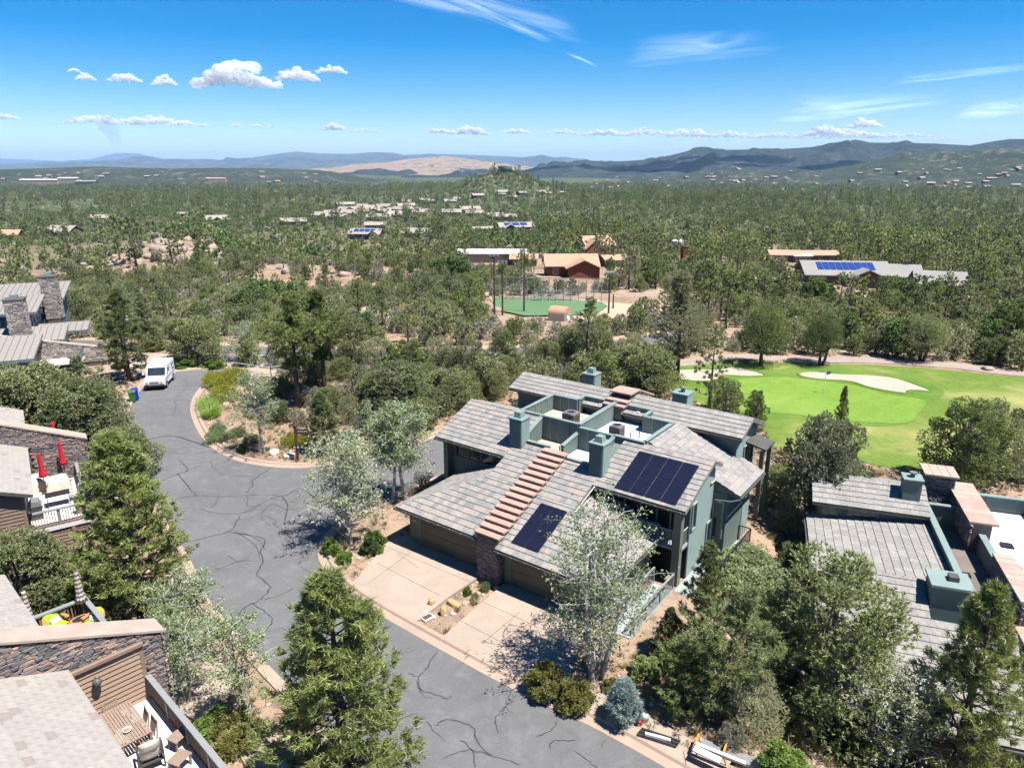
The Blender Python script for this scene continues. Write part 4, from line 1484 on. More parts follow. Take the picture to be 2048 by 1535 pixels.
CLEARINGS = [clear_px(1145, 548, 17), clear_px(1175, 500, 14), clear_px(985, 520, 15), clear_px(1040, 530, 10), clear_px(1590, 515, 16), clear_px(1640, 515, 14), clear_px(1670, 562, 15), clear_px(1765, 560, 14),
             clear_px(1870, 585, 11), clear_px(1100, 640, 9), clear_px(1350, 505, 9), clear_px(1160, 560, 16), clear_px(320, 470, 15), clear_px(345, 490, 15), clear_px(300, 455, 9), clear_px(560, 472, 22),
             clear_px(1680, 590, 12), clear_px(1600, 535, 10), clear_px(1560, 530, 12), clear_px(1240, 560, 8)]
CLEARINGS += [clear_px(x, y, 11) for x, y in ((213, 448), (130, 476), (18, 486), (433, 452), (375, 440), (588, 456), (733, 483), (752, 463), (838, 481), (963, 477), (1030, 469), (785, 441), (1190, 516), (1048, 536), (985, 530), (1225, 538), (1565, 528), (1632, 528), (1680, 574), (1772, 575), (1872, 594))]
CLEARINGS += [clear_px(x, y + 2, 8) for x, y in ((662, 432), (672, 440), (690, 425), (702, 432), (715, 424), (728, 418), (735, 428), (748, 421), (760, 427), (770, 418), (690, 414), (800, 424), (812, 417), (826, 424), (842, 430), (900, 407), (905, 430), (940, 424), (950, 432), (990, 438), (1012, 440), (760, 441))]


def scatter(n_try, rmin, rmax, spacing, seed, fov=40):
    rg = np.random.default_rng(seed)
    a = np.radians(rg.uniform(-fov, fov, n_try))
    r = np.sqrt(rg.uniform(rmin ** 2, rmax ** 2, n_try))
    x, y = r * np.sin(a), r * np.cos(a)
    k = ~keep_out(x, y)
    x, y = x[k], y[k]
    cell = spacing
    grid, out = {}, []
    for i in range(len(x)):
        gx, gy = int(x[i] // cell), int(y[i] // cell)
        ok = True
        for dx in (-1, 0, 1):
            for dy in (-1, 0, 1):
                for j in grid.get((gx + dx, gy + dy), ()):
                    if (x[j] - x[i]) ** 2 + (y[j] - y[i]) ** 2 < spacing * spacing:
                        ok = False
        if ok:
            grid.setdefault((gx, gy), []).append(i)
            out.append(i)
    return np.stack([x[out], y[out]], 1)


KIND_NAMES = {'m_pine0': ("pine_tree", "pine tree", "light green pine"), 'm_pine1': ("pine_tree", "pine tree", "dark ragged pine"), 'm_pine2': ("pine_tree", "pine tree", "open-crowned pine"), 'm_pine_pale': ("pine_tree", "pine tree", "pale greyish pine"),
              'm_juniper0': ("juniper_tree", "juniper tree", "olive juniper"), 'm_juniper1': ("juniper_tree", "juniper tree", "grey-green juniper"), 'm_juniper2': ("oak_tree", "oak tree", "dull green scrub oak"), 'm_brush': ("scrub_bush", "shrub", "silvery grey brush"), 'm_lush': ("leafy_tree", "tree", "bright green leafy tree")}
MKEYS = list(KIND_NAMES)


def zone_words(px, py):
    if px < 330:
        return "beyond the grey houses"
    if px < 620:
        return "above the culdesac"
    if px < 960:
        return "beyond the back road"
    if px < 1290:
        return "below the ball field"
    if px < 1650:
        return "behind the sand bunkers"
    return "right of the golf hole"


# open views across the woods: (x0, x1, lowest row that stays visible, distance of the thing seen)
VIEWS = [(975, 1235, 624, 140), (1085, 1210, 552, 240), (1605, 1930, 541, 230), (1535, 1675, 508, 280), (940, 1030, 522, 300), (320, 420, 470, 200), (1095, 1145, 642, 130), (700, 770, 470, 400), (810, 860, 468, 400), (1000, 1060, 458, 450)]


def blocks_view(px, top_py, r):
    return any(x0 - 8 < px < x1 + 8 and top_py < yb and r < R for x0, x1, yb, R in VIEWS)


ORDINALS = ["", "second", "third", "fourth", "fifth", "sixth", "seventh", "eighth", "ninth", "tenth", "eleventh", "twelfth"]


def number_off(objs):
    """things alike are told apart by their order across the picture"""
    by = {}
    for o in objs:
        by.setdefault(o["label"], []).append(o)
    for lab, os_ in by.items():
        if len(os_) < 2:
            continue
        os_.sort(key=lambda o: PX(o.location)[0])
        n = len(os_)
        for i, o in enumerate(os_):
            if i == 0:
                w = "leftmost"
            elif i == n - 1:
                w = "rightmost"
            elif i < 12 and i <= n // 2:
                w = ORDINALS[i] + " from left"
            elif n - 1 - i < 12:
                w = ORDINALS[n - 1 - i] + " from right"
            else:
                k = i + 1
                w = "%d%s from left" % (k, "th" if 10 < k % 100 < 14 else {1: "st", 2: "nd", 3: "rd"}.get(k % 10, "th"))
            o["label"] = lab + ", " + w


def make_woods():
    rg = np.random.default_rng(99)
    near = scatter(110000, 56, 215, 2.5, 5)
    r = np.hypot(near[:, 0], near[:, 1])
    n = len(near)
    z = T(near[:, 0], near[:, 1])
    dens = fbm(near[:, 0] / 28, near[:, 1] / 28, 61, 3)
    right = smooth(-20, 80, near[:, 0])
    u = rg.uniform(0, 1, n)
    p_pine = 0.05 + 0.22 * right + 0.06 * smooth(120, 200, r)
    p_brush = 0.36 - 0.12 * right
    kind = np.where(u < p_pine, 0, np.where(u < p_pine + p_brush, 2, 1))
    lushn = fbm(near[:, 0] / 22, near[:, 1] / 22, 88, 2)
    lush = (lushn > 0.76) & (u < 0.75)
    keep = ~((dens < 0.45 - 0.06 * right) & (rg.uniform(0, 1, n) < 0.8))
    # the granite outcrop and the slope before it stay open
    g = np.exp(-(((near[:, 0] + 106) / 18) ** 2 + ((near[:, 1] - 210) / 22) ** 2))
    keep &= ~(rg.uniform(0, 1, n) < g * 0.35)
    items = []
    for i in np.nonzero(keep)[0]:
        k = kind[i]
        if lush[i]:
            key, s = 'm_lush', rg.uniform(0.7, 1.25)
        elif k == 0:
            key = ['m_pine0', 'm_pine1', 'm_pine2', 'm_pine_pale'][int(rg.choice(4, p=[.3, .34, .3, .06]))]
            s = rg.uniform(0.5, 1.0) * (0.8 + 0.5 * right[i])
        elif k == 1:
            key = 'm_juniper%d' % rg.integers(0, 3)
            s = rg.uniform(0.5, 1.05)
        else:
            key = 'm_brush'
            s = rg.uniform(0.6, 1.2)
        href = {'m_pine0': 9, 'm_pine1': 9, 'm_pine2': 9, 'm_pine_pale': 9, 'm_brush': 2.2, 'm_lush': 5}.get(key, 4.4)
        ppx = PX((near[i, 0], near[i, 1], z[i]))
        if blocks_view(ppx[0], PX((near[i, 0], near[i, 1], z[i] + href * s))[1], r[i]):
            if key == 'm_brush' or r[i] < 70:
                continue
            key, href = 'm_brush', 2.2
            s = min(s, 0.7)
            if blocks_view(ppx[0], PX((near[i, 0], near[i, 1], z[i] + href * s))[1], r[i]):
                continue
        if not (-60 < ppx[0] < 2110):
            vis = -1
        else:
            vis = href * s / r[i]
        items.append((vis, key, s, near[i, 0], near[i, 1], z[i], rg.uniform(0, 6.28), ppx))
    items.sort(key=lambda t: -t[0])
    rest, made = [], []
    cnt = {}
    for it in items:
        vis, key, s, x, y, zz, rz, ppx = it
        cat = KIND_NAMES[key][1]
        lim = {'pine tree': 150, 'juniper tree': 120, 'oak tree': 60, 'shrub': 90, 'tree': 25}[cat]
        if vis > 0 and cnt.get(cat, 0) < lim:
            cnt[cat] = cnt.get(cat, 0) + 1
            nm, cat, desc = KIND_NAMES[key]
            size = "tall " if s > 1.0 else ("small " if s < 0.72 else "")
            zone = zone_words(*ppx[:2])
            lab = size + desc + " " + zone
            made.append(plant(key, nm, lab, cat, (x, y, zz - 0.05), s, rz, size + desc + " trees " + zone))
        else:
            rest.append((key, s, x, y, zz, rz))
    number_off(made)
    return rest


def instancer(name, pts, keys, label=None):
    """one object that stands for the uncountable rest: a point cloud with trees on it"""
    ng = bpy.data.node_groups.new(name, 'GeometryNodeTree')
    ng.interface.new_socket("Geometry", in_out='INPUT', socket_type='NodeSocketGeometry')
    ng.interface.new_socket("Geometry", in_out='OUTPUT', socket_type='NodeSocketGeometry')
    N, L = ng.nodes, ng.links
    gi, go = N.new("NodeGroupInput"), N.new("NodeGroupOutput")
    g2i = N.new("GeometryNodeJoinGeometry")
    for key in reversed(keys):
        oi = N.new("GeometryNodeObjectInfo")
        oi.transform_space = 'ORIGINAL'
        oi.inputs["As Instance"].default_value = True
        oi.inputs["Object"].default_value = tree_source(key)
        L.new(oi.outputs["Geometry"], g2i.inputs[0])
    ip = N.new("GeometryNodeInstanceOnPoints")
    ip.inputs["Pick Instance"].default_value = True

    def attr(nm, dt):
        a = N.new("GeometryNodeInputNamedAttribute")
        a.data_type = dt
        a.inputs["Name"].default_value = nm
        return a.outputs["Attribute"]
    L.new(gi.outputs[0], ip.inputs["Points"])
    L.new(g2i.outputs[0], ip.inputs["Instance"])
    L.new(attr("kind_index", 'INT'), ip.inputs["Instance Index"])
    e2r = N.new("FunctionNodeEulerToRotation")
    L.new(attr("spin", 'FLOAT_VECTOR'), e2r.inputs[0])
    L.new(e2r.outputs[0], ip.inputs["Rotation"])
    L.new(attr("grow", 'FLOAT_VECTOR'), ip.inputs["Scale"])
    L.new(ip.outputs[0], go.inputs[0])
    me = bpy.data.meshes.new(name)
    me.from_pydata([(p[2], p[3], p[4]) for p in pts], [], [])
    a = me.attributes.new("kind_index", 'INT', 'POINT')
    a.data.foreach_set("value", [keys.index(p[0]) for p in pts])
    a = me.attributes.new("spin", 'FLOAT_VECTOR', 'POINT')
    a.data.foreach_set("vector", np.array([(0, 0, p[5]) for p in pts], np.float32).ravel())
    a = me.attributes.new("grow", 'FLOAT_VECTOR', 'POINT')
    a.data.foreach_set("vector", np.array([(p[1], p[1], p[1] * (p[6] if len(p) > 6 else 1)) for p in pts], np.float32).ravel())
    o = link(name, me)
    md = o.modifiers.new("grow", 'NODES')
    md.node_group = ng
    return tag(o, label, kind='stuff')


SOURCES = {}


def tree_source(key):
    if key not in SOURCES:
        tm, cm = PROTO[key]
        v1 = np.empty(len(tm.vertices) * 3, np.float32)
        tm.vertices.foreach_get("co", v1)
        bm = bmesh.new()
        bm.from_mesh(tm)
        k = len(bm.faces)
        bm.from_mesh(cm)
        bm.faces.ensure_lookup_table()
        for f in bm.faces[k:]:
            f.material_index = 1
        me = bpy.data.meshes.new("tree_source")
        bm.to_mesh(me)
        bm.free()
        me.materials.append(tm.materials[0])
        me.materials.append(cm.materials[0])
        SOURCES[key] = bpy.data.objects.new("tree_source", me)
    return SOURCES[key]


ISLAND = [('oak_a', 4, 560, 845, 2.2), ('brush', 3, 600, 852, 1.6), ('juniper_b', 5, 700, 845, 2.6), ('brush', 3, 722, 872, 1.8), ('oak_a', 4, 765, 880, 2.6), ('brush', 3, 700, 890, 1.3), ('oak_a', 4, 665, 828, 2.8), ('brush', 3, 622, 812, 2.0), ('oak_a', 4, 560, 800, 2.4),
          ('brush', 3, 535, 792, 1.6), ('juniper_b', 5, 580, 778, 2.8), ('oak_a', 4, 632, 770, 3.2), ('brush', 3, 690, 805, 2.2), ('oak_a', 4, 742, 828, 3.4), ('juniper_b', 5, 770, 790, 3.6), ('brush', 3, 722, 772, 2.4), ('oak_a', 4, 682, 760, 2.6), ('oak_a', 4, 842, 862, 3.0), ('brush', 3, 862, 838, 2.2),
          ('juniper_b', 5, 882, 805, 3.4), ('oak_a', 4, 850, 785, 3.2), ('oak_a', 4, 935, 800, 3.0), ('brush', 3, 962, 785, 2.4), ('oak_a', 4, 990, 795, 3.0), ('brush', 3, 825, 815, 2.2), ('oak_a', 4, 1010, 770, 3.2), ('juniper_b', 5, 1060, 735, 3.6), ('oak_a', 4, 1100, 740, 3.4), ('oak_a', 4, 1230, 770, 3.0), ('brush', 3, 1130, 765, 2.2),
          ('oak_a', 4, 1330, 775, 2.6), ('oak_a', 4, 115, 880, 3.2), ('oak_a', 4, 215, 820, 3.0), ('oak_a', 4, 130, 800, 3.0), ('brush', 3, 240, 840, 2.0), ('oak_a', 4, 330, 1290, 2.0), ('brush', 3, 350, 1255, 1.5), ('oak_a', 4, 1560, 1010, 3.0), ('oak_a', 4, 1690, 1010, 3.2), ('brush', 3, 1700, 960, 1.8), ('oak_a', 4, 1590, 1150, 2.2),
          ('brush', 3, 1540, 1180, 1.4), ('juniper_b', 5, 1720, 1500, 2.6), ('oak_a', 4, 1500, 1250, 2.2), ('brush', 3, 1460, 1500, 1.2), ('oak_a', 4, 20, 1110, 2.5), ('oak_a', 4, 100, 1120, 2.4),
          ('juniper_b', 5, 640, 748, 4.2), ('oak_a', 4, 700, 750, 4.0), ('juniper_b', 5, 760, 752, 4.5), ('oak_a', 4, 820, 752, 4.2), ('juniper_b', 5, 880, 755, 4.6), ('oak_a', 4, 1140, 728, 4.5), ('oak_a', 4, 1200, 735, 4.2), ('juniper_b', 5, 1260, 738, 4.4)]
isl = []
for k, rh, px, py, hh in ISLAND:
    zone = "at the left edge" if px < 480 else ("on the island" if px < 790 and py > 740 else ("behind the left upper roof" if px < 1400 else "between the two houses at right"))
    isl.append(tree_px(k, rh, {"oak_a": "oak_tree", "brush": "scrub_bush", "juniper_b": "juniper_tree"}[k], {"oak_a": "scrub oak growing ", "brush": "grey brush growing ", "juniper_b": "grey juniper growing "}[k] + zone, (px, py), None, {"oak_a": "oak tree", "brush": "shrub", "juniper_b": "juniper tree"}[k], 1.0, hh, "filler plants " + zone))
number_off(isl)

rest = make_woods()
instancer("woodland", rest, MKEYS)

# the far forest: small trees beyond counting
for i in range(3):
    proto('f_pine%d' % i, gen_pine(160 + i, 9, 2.9 + 0.3 * i, 0, 0.2, 1.0, ['irregular', 'round', 'round'][i]), ['pine_dark', 'pine', 'pine_dark'][i], 'bark')
    proto('f_bush%d' % i, gen_bushy(170 + i, 4.4, 2.4, 0, 9, up=0.6), ['juniper', 'oak_leaf', 'juniper_grey'][i], 'bark_grey')
proto('f_lush', gen_bushy(175, 6, 3.2, 0, 10, up=0.2, wd=0.6), 'lush', 'bark')
proto('f_brush', gen_bushy(176, 2.6, 2.0, 0, 9, up=0.3), 'oak_grey', 'bark_grey')
FKEYS = ['f_pine0', 'f_pine1', 'f_pine2', 'f_bush0', 'f_bush1', 'f_bush2', 'f_lush', 'f_brush']


def make_forest():
    rg = np.random.default_rng(55)
    out = []
    for rmin, rmax, sp, ntry in ((215, 420, 4.3, 60000), (420, 850, 6.5, 70000), (850, 2600, 11.0, 110000)):
        pts = scatter(ntry, rmin, rmax, sp, int(rmin), 39)
        z = T(pts[:, 0], pts[:, 1])
        r = np.hypot(pts[:, 0], pts[:, 1])
        d = fbm(pts[:, 0] / (60 + r * 0.08), pts[:, 1] / (60 + r * 0.08), 71, 3)
        right = smooth(-250, 250, pts[:, 0] * 400 / r)
        tank = np.exp(-(((pts[:, 0] + 12) / 90) ** 2 + ((pts[:, 1] - 1200) / 110) ** 2))
        for i in range(len(pts)):
            if d[i] < 0.46 and rg.uniform() < 0.8 * (1 - 0.5 * right[i]):
                continue
            u = rg.uniform()
            big = rmin >= 850
            pp = (0.14 + 0.42 * right[i]) * (1 - 0.8 * tank[i]) if not big else 0.45
            if d[i] > 0.68 and u < 0.3:
                key, s = 'f_lush', rg.uniform(0.7, 1.3)
            elif u < pp:
                key, s = 'f_pine%d' % rg.integers(0, 3), rg.uniform(0.65, 1.15)
            else:
                key, s = ('f_bush%d' % rg.integers(0, 3) if rg.uniform() < 0.72 else 'f_brush'), rg.uniform(0.6, 1.3)
            s *= 1.15 if 'pine' in key else 1.0
            if big:
                s *= 1.25
            hh = (10 if 'pine' in key else 5) * s
            pb = PX((pts[i, 0], pts[i, 1], z[i]))
            if blocks_view(pb[0], PX((pts[i, 0], pts[i, 1], z[i] + hh))[1], r[i]):
                continue
            out.append((key, s, pts[i, 0], pts[i, 1], z[i] - 0.2, rg.uniform(0, 6.28), rg.uniform(0.85, 1.2)))
    n = 700
    ax, ay = -12 + rg.normal(0, 75, n), 1190 + rg.normal(0, 85, n)
    for x, y in zip(ax, ay):
        out.append(('f_bush%d' % rg.integers(0, 3) if rg.uniform() < .8 else 'f_pine1', rg.uniform(.6, 1.2), x, y, Tz(x, y) - .3, rg.uniform(0, 6), 1.0))
    return out


instancer("forest", make_forest(), FKEYS)


# ------------------------------------------------------------------ pebbles, twigs and dry tufts on the beds near the street
def make_litter():
    rg = np.random.default_rng(8)
    M['dry_grass'] = mat_leaf("dry_grass_blades", (0.2, 0.15, 0.07), (0.45, 0.36, 0.19), 0.3)
    M['pebble'] = mat_pieces("bed_pebbles", [(0, (.42, .32, .24)), (.3, (.26, .2, .16)), (.55, (.5, .42, .35)), (.8, (.18, .14, .11))], .95, 'object')
    v, f = ICO1
    PROTO['pebble'] = (MB().mesh("trunk", M['bark']), np_mesh("crown", v * np.array([1, .8, .5]) * (0.8 + .4 * fbm(v[:, :1] * 2, v[:, 1:2] * 2, 4, 2)), f, M['pebble']))
    PROTO['tuft'] = (MB().mesh("trunk", M['bark']), np_mesh("crown", *gen_grass(5, .35, .25, 26)[1], M['dry_grass']))
    tw = MB()
    stick(tw, (-.3, 0, .03), (.3, .1, .04), .015, .008, rg, 3, .1, 3)
    PROTO['twig'] = (MB().mesh("trunk", M['bark']), tw.mesh("crown", M['bark_grey']))
    n = 26000
    a = np.radians(rg.uniform(-44, 44, n))
    r = np.sqrt(rg.uniform(17 ** 2, 85 ** 2, n))
    x, y = r * np.sin(a), r * np.cos(a)
    u = (x - HC[0]) * HU[0] + (y - HC[1]) * HU[1]
    v2 = (x - HC[0]) * HV[0] + (y - HC[1]) * HV[1]
    bad = in_poly(x, y, ROAD) | in_poly(x, y, ROUGH) | ((u > -6.3) & (u < 10.8) & (v2 > 0.2) & (v2 < 18))
    for poly in DRIVES:
        bad |= in_poly(x, y, poly)
    for L, w in ((kr, 1.0), (ki, 1.0), (rl, 1.0), (LINE2, 4.6), (PATHL, 1.6)):
        A = np.array(L)
        bad |= np.min(np.hypot(x[:, None] - A[:, 0], y[:, None] - A[:, 1]), 1) < w
    pts = []
    z = T(x, y)
    for i in np.nonzero(~bad)[0]:
        k = rg.uniform()
        key = 'pebble' if k < .5 else ('tuft' if k < .82 else 'twig')
        s = rg.uniform(.05, .17) if key == 'pebble' else rg.uniform(.5, 1.2)
        if key == 'pebble' and rg.uniform() < .05:
            s *= 2
        pts.append((key, s, x[i], y[i], z[i] + .01, rg.uniform(0, 6.28)))
    instancer("ground_litter", pts, ['pebble', 'tuft', 'twig'])


make_litter()
# ------------------------------------------------------------------ building materials
TILE_MIX = [(0.0, (0.25, 0.24, 0.225)), (0.2, (0.215, 0.212, 0.205)), (0.4, (0.28, 0.262, 0.24)), (0.56, (0.3, 0.258, 0.23)), (0.68, (0.235, 0.23, 0.222)), (0.84, (0.19, 0.19, 0.19)), (0.93, (0.315, 0.275, 0.245))]
TILE_GREY = [(0.0, (0.25, 0.24, 0.225)), (0.25, (0.225, 0.218, 0.205)), (0.5, (0.275, 0.265, 0.245)), (0.75, (0.24, 0.23, 0.215))]
TILE_WARM = [(0.0, (0.305, 0.28, 0.255)), (0.25, (0.29, 0.268, 0.248)), (0.5, (0.32, 0.29, 0.265)), (0.75, (0.3, 0.275, 0.252)), (0.96, (0.25, 0.215, 0.195))]
STONES = [(0.0, (0.195, 0.163, 0.156)), (0.17, (0.111, 0.104, 0.107)), (0.32, (0.247, 0.182, 0.163)), (0.48, (0.143, 0.137, 0.137)), (0.62, (0.312, 0.221, 0.189)), (0.74, (0.176, 0.143, 0.137)), (0.88, (0.377, 0.26, 0.208)), (0.94, (0.221, 0.195, 0.189))]
for k, st in (('tile_mix', TILE_MIX), ('tile_grey', TILE_GREY), ('tile_warm', TILE_WARM), ('stone', STONES)):
    M[k] = mat_pieces(k + "_piece", st, 0.85 if k != 'stone' else 0.9, 'object', 7.0, 0.35, 0.3)
    M[k + '_i'] = mat_pieces(k + "_many", st, 0.85 if k != 'stone' else 0.9, 'island', 7.0, 0.35, 0.3)
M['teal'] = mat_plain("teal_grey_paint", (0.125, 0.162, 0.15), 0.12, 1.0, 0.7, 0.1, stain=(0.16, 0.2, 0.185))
M['teal_trim_lit'] = mat_plain("teal_cap_and_lit_board_paint", (0.2, 0.265, 0.245), 0.1, 1.0, 0.6, 0.05, stain=(0.15, 0.19, 0.17))  # cap paint, also the painted-in sunlight on sun-facing boards
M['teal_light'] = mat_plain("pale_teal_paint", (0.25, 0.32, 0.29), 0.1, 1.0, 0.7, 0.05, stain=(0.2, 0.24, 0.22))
M['olive'] = mat_plain("olive_trim_paint", (0.16, 0.17, 0.13), 0.1, 1.5, 0.7, 0.1)
M['garage'] = mat_plain("garage_door_paint", (0.13, 0.115, 0.085), 0.1, 1.0, 0.7, 0.1)
M['fascia'] = mat_plain("fascia_paint", (0.17, 0.17, 0.15), 0.1, 2, 0.7, 0.05)
M['gutter'] = mat_plain("gutter_metal", (0.085, 0.085, 0.075), 0.2, 2, 0.5, 0.05)
M['cap_red'] = mat_plain("red_sandstone_cap", (0.38, 0.25, 0.205), 0.18, 1.6, 0.9, 0.3, stain=(0.43, 0.31, 0.26))
M['cap_tan'] = mat_plain("tan_sandstone_cap", (0.36, 0.295, 0.245), 0.15, 1.6, 0.9, 0.3, stain=(0.4, 0.24, 0.17))
M['stone_bed'] = mat_plain("mortar", (0.1, 0.09, 0.085), 0.2, 4, 0.95, 0.3)
M['flat_white'] = mat_plain("white_roof_membrane", (0.62, 0.63, 0.64), 0.06, 0.7, 0.7, 0.05, stain=(0.47, 0.47, 0.46))
M['flat_tan'] = mat_plain("tan_roof_membrane", (0.45, 0.37, 0.305), 0.08, 0.7, 0.8, 0.05, stain=(0.36, 0.28, 0.22))
M['flat_dark'] = mat_plain("dark_roof_membrane", (0.14, 0.115, 0.1), 0.1, 0.7, 0.85, 0.1, stain=(0.2, 0.17, 0.15))
M['metal'] = mat_plain("galvanised_metal", (0.4, 0.41, 0.42), 0.12, 3, 0.4, 0.05, 0.6)
M['ac'] = mat_plain("condenser_grille", (0.2, 0.18, 0.165), 0.15, 12, 0.6, 0.4)
M['black'] = mat_plain("black_iron", (0.022, 0.022, 0.024), 0.2, 5, 0.5, 0.05)
M['white'] = mat_plain("white_paint", (0.66, 0.67, 0.68), 0.06, 2, 0.5, 0.05)
M['grey_rail'] = mat_plain("grey_rail_paint", (0.23, 0.235, 0.24), 0.1, 2, 0.6, 0.1)
M['deck'] = mat_plain("deck_coating", (0.3, 0.33, 0.34), 0.06, 1, 0.7, 0.05)
M['deck_white'] = mat_plain("white_deck_coating", (0.66, 0.64, 0.62), 0.05, 1, 0.7, 0.05)
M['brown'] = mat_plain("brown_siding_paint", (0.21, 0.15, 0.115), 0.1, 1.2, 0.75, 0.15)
M['brown_lit'] = mat_plain("lit_brown_siding_paint", (0.33, 0.23, 0.165), 0.08, 1.2, 0.75, 0.15)  # lighter copy of the brown siding, sunlight put into its colour
M['brown_trim'] = mat_plain("brown_trim_paint", (0.24, 0.165, 0.125), 0.1, 1.5, 0.7, 0.1)
M['glass'] = mat_glass("window_glass")
M['screen'] = mat_plain("insect_screen", (0.018, 0.019, 0.02), 0.3, 6, 0.8, 0.05)


def mat_solar():
    t = NT("solar_cells")
    uv = t.coord("Object")
    b = t.n("ShaderNodeTexBrick")
    b.offset = 0.0
    b.inputs["Scale"].default_value = 1.0
    b.inputs["Brick Width"].default_value = 0.155
    b.inputs["Row Height"].default_value = 0.155
    b.inputs["Mortar Size"].default_value = 0.0025
    b.inputs["Color1"].default_value = (0.008, 0.009, 0.022, 1)
    b.inputs["Color2"].default_value = (0.01, 0.011, 0.028, 1)
    b.inputs["Mortar"].default_value = (0.03, 0.03, 0.04, 1)
    t.l(uv, b.inputs["Vector"])
    p = t.principled(b.outputs[0], 0.22, None, 0.0, 0.5)
    return t.mat


M['solar'] = mat_solar()


# ------------------------------------------------------------------ building helpers (all in the house's own frame)
def clip_poly(sub, clip):
    """Sutherland-Hodgman, convex clip polygon, counter-clockwise"""
    out = sub
    n = len(clip)
    for i in range(n):
        a, b = clip[i], clip[(i + 1) % n]
        inp, out = out, []
        if not inp:
            break

        def side(p):
            return (b[0] - a[0]) * (p[1] - a[1]) - (b[1] - a[1]) * (p[0] - a[0])
        for j in range(len(inp)):
            p, q = inp[j], inp[(j + 1) % len(inp)]
            sp, sq = side(p), side(q)
            if sp >= 0:
                out.append(p)
            if (sp >= 0) != (sq >= 0):
                t = sp / (sp - sq)
                out.append((p[0] + (q[0] - p[0]) * t, p[1] + (q[1] - p[1]) * t))
    return out


